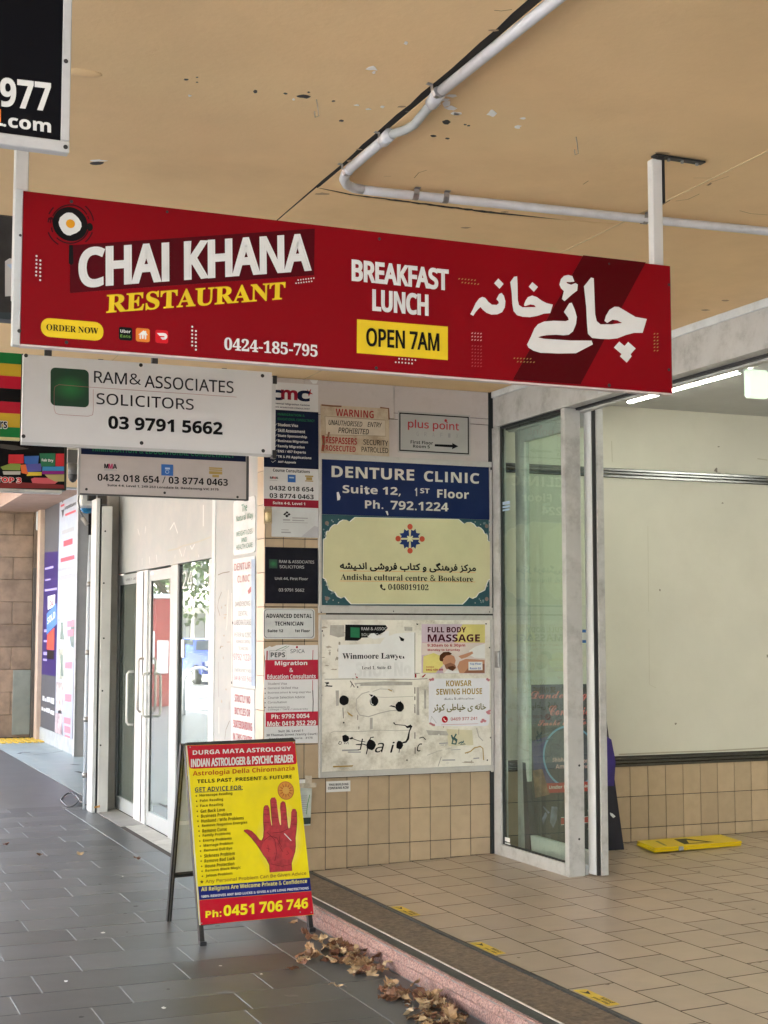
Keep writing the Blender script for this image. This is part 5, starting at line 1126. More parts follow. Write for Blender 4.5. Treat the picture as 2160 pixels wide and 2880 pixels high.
circs('ornament_pale', mk('ornament_pale', (.38, .38, .34), .5), ub, Pb, [(*skw2(x if not a_ else 2045-x, y if not b__ else 725-y), .004) for x, y in ((500, 205), (545, 108), (580, 92), (490, 235)) for a_ in (0, 1) for b__ in (0, 1)], .003, seg=7)
circs('ornament_rose', mk('ornament_rose', (.20, .14, .12), .5), ub, Pb, [(*skw2(x if not a_ else 2045-x, y if not b__ else 725-y), .014) for x, y in ((505, 118),) for a_ in (0, 1) for b__ in (0, 1)], .0025, seg=8)
pet = []
for sx_ in (1, -1):
    for sy_ in (1, -1):
        pet.append([(1042+sx_*x, 220+sy_*y) for x, y in ((4, 6), (8, 60), (22, 52), (36, 64), (42, 38), (68, 34), (54, 18), (60, 6))])
polys('flower_petal', NAVY, ub, Pb, pet, .0042, tf=G2)
strokes('flower_cross', CREAM, ub, Pb, [([(1025, 203), (1059, 237)], .011), ([(1059, 203), (1025, 237)], .011)], .0052, tf=G2)
circs('flower_bud', vinyl('brick_orange', (.48, .075, .035)), ub, Pb, [(1152.5, 1481.5, .019), (1119, 1515, .019), (1186.5, 1516, .019), (1152.5, 1549, .019)], .0042)
FA = '\ufee3\ufeae\ufedb\ufeb0 \ufed3\ufeae\ufeeb\ufee8\ufb95\ufbfd \ufeed \ufedb\ufe98\ufe8e\ufe8f \ufed3\ufeae\ufeed\ufeb7\ufbfd \ufe8d\ufee7\ufeaa\ufbff\ufeb8\ufeea'
TX().t(FA, Pb, 955, 1577, 1606, 1339, bold=.035, off=.0042, rtl=True).t('Andisha cultural centre & Bookstore', Pb, 957, 1613, 1631, 1331, bold=.002, off=.0042, style='serif').t('0408019102', Pb, 1091, 1642, 1659, 1205, bold=.002, off=.0042, style='serif').build('bookstore_lettering', BLACK, ub)
strokes('orange_rule', ORANGE, ub, Pb, [([(587, 428), (1468, 437)], .0022), ([(587, 493), (1465, 500)], .0022)], .0042, tf=G2)
polys('phone_icon', BLACK, ub, Pb, [[(848,520),(858,512),(865,525),(860,535),(870,545),(880,540),(885,548),(878,555),(862,548),(850,535)]], .0042, tf=G2)
circs('frame_screw', SCREW, ub, Pb, [(903, 1722, .004), (1106, 1719, .004), (1376, 1721, .004)], .005, seg=8)

# ---- lower board: battered white with scraps and posters
lb = empty('battered_board', (3.7, TW, 1.2), 'battered white notice board with torn stickers holes and black paint drips', 'notice board')
MB().slab(quad(Pb, 899, 1729, 2188, 1388, -.004), Pb.n, .026).build('backing', aw_, lb)
MB().slab(quad(Pb, 899, 1728.5, 1742, 1386, .004), Pb.n, .012).build('frame_bar', aw_, lb); MB().slab(quad(Pb, 899, 2172, 2188, 1389.5, .005), Pb.n, .014).build('frame_bar', aw_, lb)
MB().slab(quad(Pb, 899, 1742.5, 2171.5, 905, .004), Pb.n, .012).build('frame_bar', aw_, lb); MB().slab(quad(Pb, 1382, 1742.5, 2171, 1388.5, .004), Pb.n, .012).build('frame_bar', aw_, lb)
BW = mk('battered_white', (.74, .71, .63), .55, var=.06, scale=6, dirt=.95, dscale=5.5, dark=(.34, .30, .22), bump=.2, bscale=50)
MB().slab(quad(Pb, 905.5, 1742.8, 2171, 1381.5, .001), Pb.n, .004).build('white_sheet', BW, lb)
def K(x, y): return (900+x/3.318, 1740+y/3.318)
def stain(n_, x0, x1, y0, y1, w0, w1, nm, mat_, off=.0016):
    m = MB()
    for k in range(n_):
        x = random.uniform(x0, x1); y = random.uniform(y0, y1); l = random.uniform(w0, w1); h = random.uniform(3, 12)
        if random.random() < .4: l, h = h, l*.6
        pts = blob(x, y, l, h, 9, .5); m.slab([Pb.p(*K(*p), off+random.random()*.0006) for p in pts], Pb.n, .0003)
    return setp(m.build(nm, mat_, lb), kind='stuff')
GLUE = mk('glue_residue', (.40, .36, .29), .7, var=.3, scale=25, dirt=.4, dscale=20)
stain(26, 30, 1600, 40, 1400, 10, 55, 'glue_smear', GLUE); stain(22, 30, 1600, 560, 1400, 8, 40, 'pale_smear', mk('pale_glue', (.66, .64, .58), .6), .0022); stain(14, 30, 240, 40, 560, 8, 40, 'glue_smear', GLUE)
polys('old_label', mk('grey_label', (.40, .38, .34), .6, var=.2, scale=20), lb, Pb, [[(320,600),(600,585),(860,590),(860,620),(560,625),(330,628)], [(145,670),(175,670),(175,810),(150,815)], [(785,75),(860,80),(860,115),(790,112)], [(95,60),(225,60),(228,165),(170,175),(90,150)], [(465,925),(490,925),(490,1030),(465,1035)], [(900,640),(925,640),(925,900),(900,900)], [(990,1040),(1180,1050),(1200,1090),(1010,1085)], [(970, 660), (990, 660), (990, 840), (972, 840)]], .0018, tf=K)
strokes('pencil_curve', mk('curve_grey', (.42, .40, .35), .7), lb, Pb, [([(460, 680), (390, 700), (340, 750), (335, 840), (370, 900), (450, 915), (560, 880), (650, 860), (720, 855)], .006), ([(490, 680), (560, 655), (680, 660), (690, 690)], .004), ([(470, 725), (600, 735), (740, 730), (870, 725)], .003), ([(1370, 1260), (1440, 1210), (1490, 1190)], .005), ([(1460, 1020), (1480, 1100), (1520, 1140)], .006), ([(90, 1070), (130, 1050), (300, 1055), (420, 1050), (560, 1040), (700, 1045), (830, 1040)], .004), ([(1000, 1275), (1100, 1235), (1230, 1205)], .004)], .0022, tf=K)
polys('white_lawyer_sheet', mk('paper_white', (.74, .74, .73), .5, var=.03, dirt=.12, dscale=10, dark=(.4, .38, .34)), lb, Pb, [[(170,245),(330,240),(560,235),(600,180),(700,140),(880,125),(880,560),(170,555)]], .0024, tf=K)
polys('black_scrap', BLACK, lb, Pb, [[(235,55),(610,60),(630,85),(600,122),(540,155),(480,160),(450,175),(385,178),(375,192),(350,206),(232,204)]], .003, tf=K)
polys('green_square', GREEN, lb, Pb, [[(283,80),(368,84),(368,178),(283,174)]], .0036, tf=K)
tr(K, [('RAM & ASSOC', 382, 80, 108, 622), ('SOLICITO', 385, 136, 162, 545)], TX(), Pb, bold=.015, off=.0042).build('scrap_lettering', LGREY, lb)
polys('torn_white', MATS['paper_white'], lb, Pb, [[(440,170),(470,140),(500,135),(530,158),(560,160),(600,120),(640,115),(640,170),(500,190)]], .0046, tf=K)
tr(K, [('SHOP No', 330, 405, 545, 850)], TX(), Pb, bold=.05, off=.0032).build('ghost_lettering', mk('ghost_grey', (.68, .68, .67), .6), lb)
tr(K, [('Winmoore Lawyer', 207, 322, 392, 800)], TX(), Pb, bold=.004, off=.004, style='serif').build('lawyer_lettering', BLACK, lb); tr(K, [('Level 1, Suite 43', 388, 442, 478, 665)], TX(), Pb, bold=0, off=.004, style='serif').build('suite_lettering', DGREY, lb)
polys('torn_white', MATS['paper_white'], lb, Pb, [[(700,310),(810,310),(812,350),(780,352),(740,345),(712,350)]], .005, tf=K)
polys('black_tear', BLACK, lb, Pb, [[(735,163),(765,180),(785,188),(778,212),(752,206),(745,185)], [(40,595),(80,592),(85,605),(65,612),(70,622),(115,625),(112,636),(40,632),(60,620),(58,608)], [(895,45),(918,48),(905,60)]], .003, tf=K)
polys('red_scrap', vinyl('scrap_red', (.35, .02, .03)), lb, Pb, [[(325,510),(345,520),(352,555),(335,552)], [(885,515),(898,517),(898,550),(885,548)], [(945,545),(980,515),(985,522),(960,550)]], .003, tf=K)
polys('dark_blot', BLACK, lb, Pb, [blob(x, y, a, b, 16, .05) for x, y, a, b in ((222, 762, 45, 47), (503, 768, 40, 48), (742, 822, 40, 48))] + [blob(x, y, a, b, 10, .16) for x, y, a, b in ((237, 1118, 34, 36), (472, 1178, 43, 52), (740, 1182, 34, 40))]
      + [[(640,818),(665,808),(700,818),(705,832),(665,820)], [(735,800),(750,765),(765,800)], [(455,705),(500,712),(520,725),(480,730)], [(235,1085),(240,1078),(246,1090)], [(270,1118),(300,1102),(310,1118),(285,1128)]], .0032, tf=K)
strokes('blot_highlight', WHITE, lb, Pb, [([(500, 712), (470, 745), (475, 790), (495, 805)], .005)], .004, tf=K)
strokes('black_drip', BLACK, lb, Pb, [([(685, 968), (700, 988), (790, 995), (812, 1012), (850, 1000)], [.010, .005, .005, .014, .02]), ([(855, 998), (832, 1050), (820, 1120), (800, 1150), (745, 1165)], [.012, .008, .016, .012, .008]), ([(300, 1118), (360, 1140), (420, 1150)], .004), ([(740, 1215), (735, 1250)], .005)], .0032, tf=K)
tr(K, [('a', 505, 1160, 1250, 580), ('i', 650, 1150, 1250, 672), ('c', 895, 1165, 1240, 935)], TX(), Pb, bold=.0, off=.003, skew=.3).build('script_lettering', BLACK, lb); strokes('script_lettering', BLACK, lb, Pb, [([(332, 1175), (400, 1170), (430, 1180)], .006), ([(395, 1120), (375, 1220), (350, 1225)], .008), ([(430, 1265), (450, 1180), (470, 1110), (500, 1105)], .007), ([(170, 1170), (180, 1145), (200, 1150), (195, 1172), (175, 1172)], .004), ([(225, 1170), (235, 1145), (240, 1170), (262, 1150), (262, 1172)], .004), ([(925, 1115), (960, 1105), (985, 1130)], .006)], .003, tf=K)
strokes('split_line', mk('split_dark', (.10, .09, .08), .8), lb, Pb, [([(884, 640), (884, 700)], .006), ([(884, 725), (884, 760)], .006), ([(884, 800), (884, 880)], .006), ([(884, 1060), (884, 1120)], .006), ([(886, 1200), (886, 1260)], .007), ([(40, 565), (300, 562), (600, 566), (870, 566), (1000, 560)], .003), ([(884, 130), (884, 555)], .003), ([(212, 830), (218, 930)], .004), ([(350, 900), (350, 945)], .004), ([(280, 580), (320, 640)], .006), ([(300, 600), (285, 640)], .004), ([(1130, 1290), (1100, 1380)], .003)], .0026, tf=K)
polys('yellow_scratch', vinyl('ochre', (.38, .25, .07)), lb, Pb, [[(248,862),(305,905),(300,915),(265,895)], [(120,1375),(310,1368),(300,1380),(122,1388)], [(630,655),(675,672),(672,680),(640,668)]], .003, tf=K); strokes('yellow_scratch', MATS['vinyl_ochre'], lb, Pb, [([(1350, 1255), (1400, 1240), (1440, 1205), (1495, 1192), (1518, 1210), (1525, 1320)], .007)], .003, tf=K)
strokes('teal_scribble', mk('teal_ink', (.02, .09, .10), .5), lb, Pb, [([(1225, 1085), (1240, 1130), (1230, 1165), (1265, 1170), (1275, 1130), (1250, 1110), (1270, 1075)], .011), ([(1290, 1165), (1320, 1150), (1355, 1170), (1310, 1175), (1340, 1140)], .008), ([(1230, 1100), (1275, 1150)], .008)], .003, tf=K)
polys('yellow_wash', mk('wash_yellow', (.60, .55, .38), .6, var=.1), lb, Pb, [[(1180,1030),(1420,1040),(1430,1180),(1200,1190)]], .0013, tf=K); strokes('grey_scribble', GREY, lb, Pb, [([(1110, 1165), (1190, 1160)], .008), ([(1125, 1180), (1185, 1178)], .004), ([(1140, 1320), (1260, 1318)], .008), ([(1430, 1305), (1485, 1300)], .008), ([(1220, 1225), (1310, 1220)], .004), ([(205, 1230), (350, 1225)], .01), ([(260, 1245), (380, 1245)], .008)], .002, tf=K)
circs('board_screw', SCREW, lb, Pb, [(*K(x, y), .0055) for x, y in ((20, 115), (1580, 270), (12, 715), (12, 1165), (1590, 1110), (1560, 1320), (1340, 1425), (810, 1320), (220, 970), (350, 638), (1548, 48))], .003, seg=8)
# massage poster
mp_ = empty('massage_poster', (4.0, TW, 1.5), 'massage poster with lilac and yellow background and a bearded man lying down', 'poster')
Pp = PY(TW-.0325)
polys('paper', mk('poster_lilac', (.55, .44, .52), .35, var=.15, scale=4), mp_, Pp, [[(948,50),(1540,52),(1540,512),(948,510)]], .0002, .0014, tf=K)
polys('yellow_area', mk('poster_yellow', (.62, .54, .17), .35, var=.2, scale=5), mp_, Pp, [[(1330,53),(1539,54),(1539,225),(1250,222),(1290,120)], [(965,350),(1060,320),(1130,350),(1150,430),(1080,505),(960,505)]], .001, tf=K)
polys('pale_area', mk('poster_pale', (.62, .54, .50), .35, var=.1, scale=5), mp_, Pp, [[(950,228),(1539,230),(1539,508),(1150,506),(1140,420),(1080,330),(950,340)]], .0007, tf=K)
strokes('poster_rule', PINK, mp_, Pp, [([(950, 224), (1539, 228)], .002)], .0015, tf=K)
polys('white_sleeve', WHITE, mp_, Pp, [[(1390,300),(1450,260),(1539,232),(1539,372),(1440,365),(1400,340)]], .0014, tf=K)
polys('skin_print', SKIN, mp_, Pp, [[(1300,505),(1280,450),(1300,400),(1360,375),(1460,380),(1535,385),(1535,508),(1310,508)], [(1140,390),(1170,345),(1215,335),(1250,350),(1265,390),(1255,430),(1210,440),(1170,440),(1145,420)], [(1290,350),(1350,330),(1420,305),(1428,325),(1370,360),(1320,375)]], .002, tf=K)
polys('shadow_skin_print', SKIND, mp_, Pp, [[(1340,508),(1400,440),(1535,420),(1535,508)], [(1160,430),(1215,410),(1260,430),(1270,460),(1235,490),(1195,485),(1170,460)]], .0026, tf=K)
polys('hair_print', BROWN, mp_, Pp, [[(1112,378),(1118,340),(1150,312),(1200,308),(1230,325),(1215,338),(1175,345),(1150,370),(1145,400),(1120,395)], [(1190,450),(1240,440),(1262,455),(1240,485),(1205,482)]], .003, tf=K)
polys('towel_print', WHITE, mp_, Pp, [[(1155,508),(1190,470),(1240,490),(1285,480),(1300,508)]], .0032, tf=K)
tr(K, [('FULL BODY', 1003, 77, 129, 1362), ('MASSAGE', 1003, 146, 216, 1492)], TX(), Pp, bold=.035, off=.003).build('maroon_lettering', MAROON, mp_)
tr(K, [('9:30am to 6:30pm', 1000, 236, 270, 1355), ('Monday to Saturday', 1003, 281, 308, 1307), ('Contact:', 990, 444, 457, 1065), ('0402 430 886', 988, 468, 486, 1150)], TX(), Pp, bold=.03, off=.003).build('red_lettering', vinyl('poster_crimson', (.40, .02, .05)), mp_)
polys('white_label', WHITE, mp_, Pp, [[(1383,402),(1513,402),(1515,480),(1383,482)]], .004, tf=K); tr(K, [('Top Floor', 1395, 412, 436, 1505), ('Room 03', 1395, 454, 474, 1500)], TX(), Pp, bold=.03, off=.005).build('label_lettering', BLUE, mp_)
# sewing house sign
ks_ = empty('sewing_house_sign', (4.05, TW, 1.1), 'white rounded sewing house sign with gold lettering and pink corner flowers', 'sign')
MB().slab([Pp.p(*K(*p), .001) for p in [(1060,560),(1540,556),(1560,575),(1582,600),(1582,960),(1565,995),(1530,1002),(1060,1002),(1025,985),(1015,950),(1015,600),(1035,578)]], Pp.n, .003).build('board', mk('sewing_white', (.70, .70, .74), .35, var=.03), ks_)
tr(K, [('KOWSAR', 1175, 577, 632, 1415), ('SEWING HOUSE', 1083, 655, 711, 1512)], TX(), Pp, bold=.03, off=.003).build('gold_lettering', GOLD, ks_)
FB = '\ufea7\ufe8e\ufee7\ufeea \ufbfc \ufea7\ufbff\ufe8e\ufec3\ufbfd \ufedb\ufeee\ufe9b\ufeae'
tr(K, [(FB, 1052, 798, 878, 1550)], TX(), Pp, bold=.02, off=.003, rtl=True).build('farsi_lettering', OLIVE, ks_)
tr(K, [('Tailor & Alterations', 1155, 736, 758, 1440)], TX(), Pp, bold=-.004, off=.003, style='script').build('script_lettering', DGREY, ks_); tr(K, [('0469 377 241', 1218, 922, 951, 1465)], TX(), Pp, bold=.01, off=.003).build('red_lettering', MATS['vinyl_coral'], ks_)
circs('phone_disc', vinyl('disc_red', (.45, .01, .02)), ks_, Pp, [(*K(1163, 940), .022)], .003); strokes('phone_glyph', WHITE, ks_, Pp, [([(1152, 928), (1158, 945), (1175, 955)], .006)], .004, tf=K); strokes('red_rule', MATS['vinyl_coral'], ks_, Pp, [([(1130, 990), (1475, 980)], .0016)], .003, tf=K)
FLW = [(1030,570),(1050,565),(1560,565),(1572,572),(1565,870),(1572,885),(1575,860),(1045,985),(1030,980),(1060,992),(1520,945),(1535,955),(1510,960)]
polys('flower_print', vinyl('flower_pink', (.62, .25, .28)), ks_, Pp, [blob(*K(x, y), 4.5, 3.5, 8, .35) for x, y in FLW], .003)
strokes('needle_print', GREY, ks_, Pp, [([(1040, 910), (1085, 975)], .002), ([(1030, 960), (1040, 910)], .002)], .002, tf=K)
al = empty('asbestos_label', (3.2, TW, .6), 'tiny white label with two lines of print on the tiles below the notice board', 'label')
MB().slab(quad(PY(TW-.008), 917.7, 2198, 2228.5, 985.5), P.n, .001).build('card', WHITE, al)
TX().t('THIS BUILDING', PY(TW-.008), 924, 2204, 2210.5, 980, bold=.05).t('CONTAINS ACM', PY(TW-.008), 922, 2213.5, 2220.5, 980, bold=.05).build('lettering', DGREY, al)

# ---- signs on the painted panel facing the street
PS = PX(SF-.010)
def H0(x, y): return (x/2.304, 1200+y/2.304)
def H1(x, y): return (x/2.304, 1640+y/2.304)
nw = empty('health_care_sign', (SF, 8.9, 2.3), 'small white sign with green lettering at the top of the painted street panel', 'sign')
MB().slab(rr_pts(quad(PS, 656, 1411, 1563, 718), .03), PS.n, .004).build('board', WHITEP, nw)
tr(H0, [('The', 1567, 503, 553, 1602), ('Natural Way', 1532, 578, 628, 1640), ('WEIGHT LOSS', 1533, 682, 714, 1636), ('AND', 1565, 722, 752, 1600), ('HEALTH CARE', 1533, 768, 800, 1636)], TX(), PS, bold=.015).build('green_lettering', vinyl('sea_green', (.06, .22, .14)), nw)
dn = empty('denture_street_sign', (SF, 8.9, 1.6), 'tall white denture clinic sign with red and grey lettering on the painted panel', 'sign')
MB().slab(quad(PS, 655, 1573, 1929, 717.5), PS.n, .004).build('board', WHITEP, dn)
tr(H0, [('DENTURE', 1520, 890, 935, 1638), ('CLINIC', 1540, 967, 1012, 1618)], TX(), PS, bold=.01).build('red_lettering', vinyl('faded_red', (.40, .12, .12)), dn)
tr(H1, [('DANDENONG', 1525, 120, 152, 1620), ('DENTAL', 1548, 182, 212, 1605), ('LABORATORIES', 1520, 238, 272, 1635), ('PETER & CZECH', 1520, 320, 350, 1640), ('ADVANCED DENTAL', 1530, 367, 388, 1620), ('TECHNICIAN', 1547, 411, 434, 1605), ('EMERGENCY NO', 1522, 551, 573, 1625)], TX(), PS, bold=-.005).build('grey_lettering', vinyl('faded_grey', (.22, .22, .22)), dn)
tr(H1, [('9792 1224', 1515, 455, 498, 1632), ('0418 502 502', 1520, 596, 628, 1632)], TX(), PS, bold=.0).build('pink_lettering', vinyl('faded_pink', (.48, .20, .24)), dn)
polys('lips_logo', MATS['vinyl_faded_red'], dn, PS, [[(697, 1662), (703, 1653), (709, 1647), (711, 1655), (707, 1664), (700, 1671)]], .002)
rects('blue_tape', vinyl('tape_blue', (.30, .38, .50)), dn, PS, [(707.5, 1573, 1929, 717.3)], .003)
circs('board_screw', SCREW, dn, PS, [(*H1(1509, 258), .010), (*H1(1648, 243), .008), (*H1(1502, 645), .010), (*H1(1645, 658), .010)], .002, seg=8)
nb = empty('no_bicycles_sign', (SF, 8.9, 1), 'white sign with red blocked lettering forbidding bicycles and skateboards', 'sign')
MB().slab(quad(PS, 650, 1934, 2092, 715), PS.n, .004).build('board', WHITEP, nb)
LI = [('STRICTLY NO', 1522, 718, 768, 1622), ('BICYCLES OR', 1522, 802, 850, 1622), ('SKATEBOARDING', 1513, 882, 934, 1634), ('IN THIS CENTRE', 1510, 967, 1014, 1634)]
tr(H1, LI, TX(), PS, bold=.03).build('red_lettering', vinyl('block_red', (.45, .14, .15)), nb)

# ================================================================== A-FRAME
af = empty('astrology_sandwich_board', (2.3, 7.5, 0), 'yellow and red astrology sandwich board with a red palm print standing on the footpath', 'sandwich board')
FL_, FR_, BLg = PZ(0).p(563.7, 2660), PZ(0).p(883, 2619), PZ(0).p(474, 2590)
uu = (FR_-FL_).normalized(); bk = Vector((-uu.y, uu.x, 0))
# front face leans back: apex above the middle of the feet
dep = .22
best = None
for k in range(60, 140):
    hgt = k/100
    t_l = FL_ + bk*dep + Vector((0, 0, hgt)); e = abs(proj(t_l)[1]-2092)
    if best is None or e < best[0]: best = (e, hgt)
HGT = 1.0; nrm = uu.cross(bk*dep + Vector((0, 0, HGT))).normalized()
if nrm.dot(FW) > 0: nrm = -nrm
PA = PL(FL_, nrm, uu)
def M1(x, y): return (460+x/3.567, 2060+y/3.567)
frm = mk('aframe_black', (.018, .018, .018), .45, var=.3, scale=30, dirt=.3, dscale=25, dark=(.12, .08, .06))
up_ = (bk*dep + Vector((0, 0, HGT))).normalized(); LEN = (bk*dep + Vector((0, 0, HGT))).length
def bar(p0, p1, w1, d1, t1, t2, nm, mat_, par):
    """square bar from p0 to p1; half widths w1 along t1, d1 along t2"""
    v = [p + t1*a*w1 + t2*b*d1 for p in (p0, p1) for a, b in ((-1, -1), (1, -1), (1, 1), (-1, 1))]
    return ob(nm, v, [(0,1,2,3),(4,7,6,5),(0,4,5,1),(1,5,6,2),(2,6,7,3),(3,7,4,0)], mat_, par)
LW = (FR_-FL_).length
bn = -nrm
for s_ in (0, 1):
    base = FL_ + uu*(LW*s_ + (.013 if s_ == 0 else -.013))
    bar(base+bn*.012, base+up_*LEN+bn*.012, .0125, .0115, uu, bn, 'front_leg', frm, af)
top_c = FL_+bk*dep+Vector((0, 0, HGT))
back_dir = (BLg - (top_c + bk*.03)).normalized(); bn2 = uu.cross(back_dir).normalized()
if bn2.dot(bk) < 0: bn2 = -bn2
for s_ in (0, 1):
    base = top_c + uu*(LW*s_) + bk*.03; end = base + back_dir*(LEN*(1.0))
    end = base + (end-base)*((base.z-.0)/(base.z-end.z)) if base.z != end.z else end
    bar(base, end, .0125, .0115, uu, bn2, 'back_leg', frm, af)
    bar(base+back_dir*LEN*0+bn2*.0, end-back_dir*.004, .0035, .0135, uu, bn2, 'edge_strip', STEEL, af) if s_ == 0 else None
for fr_, nm in ((.22, 'back_rail'), (1.0, 'back_rail')):
    b0_ = top_c + bk*.03 + back_dir*(LEN*(1-fr_) if fr_ < 1 else .01); bar(b0_+uu*.013, b0_+uu*(LW-.013), .010, .012, back_dir, bn2, nm, frm, af)
def bpt(u_, v_, o_=0): return top_c + bk*.03 + uu*u_ + back_dir*(LEN*v_) + bn2*o_
MB().slab([bpt(.013, .02, .0), bpt(LW-.013, .02, .0), bpt(LW-.013, .765, .0), bpt(.013, .765, .0)], -bn2, .006).build('back_panel', WHITEP, af)
MB().slab([bpt(.013, .45, -.004), bpt(LW-.013, .45, -.004), bpt(LW-.013, .475, -.004), bpt(.013, .475, -.004)], -bn2, .002).build('panel_join', WHITE, af)
bar(top_c+bn*.012+uu*.013, top_c+bn*.012+uu*(LW-.013), .012, .0115, up_, bn, 'top_rail', frm, af)
bar(FL_+up_*(LEN*.105)+bn*.012+uu*.013, FL_+up_*(LEN*.105)+bn*.012+uu*(LW-.013), .011, .0115, up_, bn, 'bottom_rail', frm, af)
def AQ(pts, off): return [PA.p(*M1(*p), off) for p in pts]
AY = vinyl('astro_yellow', (.80, .66, .012), .3); AR = vinyl('astro_red', (.50, .008, .025), .3); AB = vinyl('astro_blue', (.012, .02, .16), .3)
MB().slab(AQ([(222,132),(1316,92),(1503,1828),(358,1933)], .003), PA.n, .003).build('poster_sheet', AY, af)
MB().slab(AQ([(358,1933),(222,132),(232,132),(368,1933)], .0045), PA.n, .0012).build('pale_edge', LGREY, af)
MB().slab(AQ([(232,134),(1314,94),(1333,300),(1322,318),(1290,322),(300,366),(268,362),(256,345)], .0045), PA.n, .0006).build('red_header', AR, af)
MB().slab(AQ([(342,1546),(1463,1457),(1479,1590),(354,1682)], .0045), PA.n, .0006).build('blue_band', AB, af)
MB().slab(AQ([(354,1684),(1479,1592),(1502,1826),(370,1932)], .0045), PA.n, .0006).build('red_footer', AR, af)
def ar_(rows_, nm, mat_, **kw):
    T = TX()
    for r__ in rows_:
        txt, x0, a_, b_, x1 = r__[:5]; X0, A_ = M1(x0, a_); _, B_ = M1(x0, b_); X1, _ = M1(x1, 0)
        kk = dict(kw); 
        if len(r__) > 5: kk['BR'] = M1(x1, r__[5])
        T.t(txt, PA, X0, A_, B_, X1, off=.0055, **kk)
    return T.build(nm, mat_, af)
ar_([('DURGA MATA ASTROLOGY', 288, 182, 227, 1275, 185)], 'header_lettering', WHITE, bold=.028)
ar_([('INDIAN ASTROLOGER & PSYCHIC READER', 270, 268, 352, 1300, 302)], 'header_lettering', WHITE, cond=True, bold=.045)
ar_([('Astrologia Della Chiromanzia', 288, 388, 452, 1310, 395)], 'orange_lettering', vinyl('burnt_orange', (.45, .10, .01)), bold=.022)
ar_([('TELLS PAST, PRESENT & FUTURE', 332, 474, 518, 1283, 468)], 'dark_lettering', vinyl('olive_black', (.04, .035, .01)), bold=.028)
ar_([('GET ADVICE FOR:', 310, 553, 598, 790, 575)], 'blue_grey_lettering', vinyl('ink_blue', (.05, .06, .08)), bold=.022)
strokes('underline', MATS['vinyl_ink_blue'], af, PA, [([(310, 604), (792, 576)], .0025)], .0055, tf=M1)
ITEMS = [('Horoscope Reading', 357, 634, 690), ('Palm Reading', 360, 688, 597), ('Face Reading', 364, 738, 597), ('Get Back Love', 367, 789, 616), ('Business Problem', 371, 838, 685), ('Husband / Wife Problems', 374, 887, 805), ('Remove Negative Energies', 380, 938, 840), ('Remove Curse', 385, 987, 635),
   ('Family Problems', 388, 1036, 672), ('Enemy Problems', 392, 1087, 683), ('Marriage Problem', 397, 1137, 697), ('Remove Evil Eye', 400, 1187, 690), ('Sickness Problem', 403, 1238, 715), ('Remove Bad Luck', 406, 1288, 718), ('House Protection', 411, 1340, 710), ('Remove Black Magic', 415, 1389, 775), ('Jelous Problem', 418, 1440, 690)]
ar_([(t__, x, y-15, y+20, x1) for t__, x, y, x1 in ITEMS], 'list_lettering', vinyl('list_brown', (.10, .07, .008)), bold=.018)
def star(x, y, r_): return [(x+(r_ if k % 2 == 0 else r_*.45)*math.sin(k*math.pi/5), y-(r_ if k % 2 == 0 else r_*.45)*math.cos(k*math.pi/5)) for k in range(10)]
polys('bullet_star', MATS['vinyl_list_brown'], af, PA, [star(x-33, y+4, 11) for _, x, y, _ in ITEMS], .0055, tf=M1); polys('big_star', MATS['vinyl_list_brown'], af, PA, [star(380, 1500, 20)], .0055, tf=M1)
ar_([('Any Personal Problem Can Be Given Advice', 415, 1478, 1524, 1427, 1438)], 'advice_lettering', vinyl('advice_brown', (.22, .10, .02)), bold=.015)
ar_([('All Religions Are Welcome Private & Confidence', 372, 1552, 1608, 1435, 1522)], 'yellow_lettering', vinyl('band_yellow', (.70, .62, .20)), bold=.03)
ar_([('100% REMOVES ANY BAD LUCKS & GIVES A LIFE LONG PROTECTIONS', 372, 1636, 1661, 1450, 1573)], 'white_lettering', WHITE, bold=.04)
ar_([('Ph:', 416, 1790, 1862, 575, 1848), ('0451', 597, 1735, 1845, 905, 1822), ('706', 955, 1700, 1812, 1190, 1795), ('746', 1228, 1678, 1784, 1445, 1764)], 'phone_lettering', vinyl('phone_yellow', (.85, .72, .02)), bold=.045)
HAND = [(1065,1405),(1060,1330),(1030,1270),(1000,1230),(960,1165),(920,1110),(880,1060),(840,1020),(805,992),(808,978),(840,973),(880,990),(920,1028),(960,1078),(985,1085),(1000,1050),(1005,980),(1000,900),(1000,820),(1005,750),(1020,731),(1042,731),(1056,760),(1065,860),(1078,935),(1090,932),(1082,860),(1075,760),(1070,680),(1085,655),(1112,652),(1128,680),(1137,760),(1150,860),(1160,930),(1173,928),(1172,850),(1163,760),(1168,710),(1190,690),(1212,705),(1222,770),(1230,860),(1238,940),(1247,975),(1262,960),(1273,880),(1276,800),(1290,768),(1312,768),(1328,800),(1331,900),(1325,980),(1315,1060),(1318,1140),(1310,1200),(1292,1260),(1277,1310),(1280,1390)]
for k, (gr, cl_) in enumerate(((1.0, (.805, .665, .03)), (.90, (.81, .675, .06)), (.80, (.815, .69, .10)), (.70, (.82, .70, .15)), (.60, (.83, .72, .21)), (.5, (.83, .73, .27)))):
    MB().slab(AQ([(1165+230*gr*math.cos(t), min(1060+370*gr*math.sin(t), 1408)) for t in [q*math.pi/18 for q in range(36)]], .0042+k*.0002), PA.n, .0005).build('pale_glow_print', vinyl('glow_%s' % 'abcdef'[k], cl_, .3), af)
polys('hand_outline', vinyl('hand_dark', (.10, .015, .02)), af, PA, [[(x+(5 if x > 1150 else -5), y) for x, y in HAND]], .0056, tf=M1)
polys('hand_print', mk('hand_red', (.40, .022, .035), .3, var=.35, scale=38), af, PA, [HAND], .0062, tf=M1)
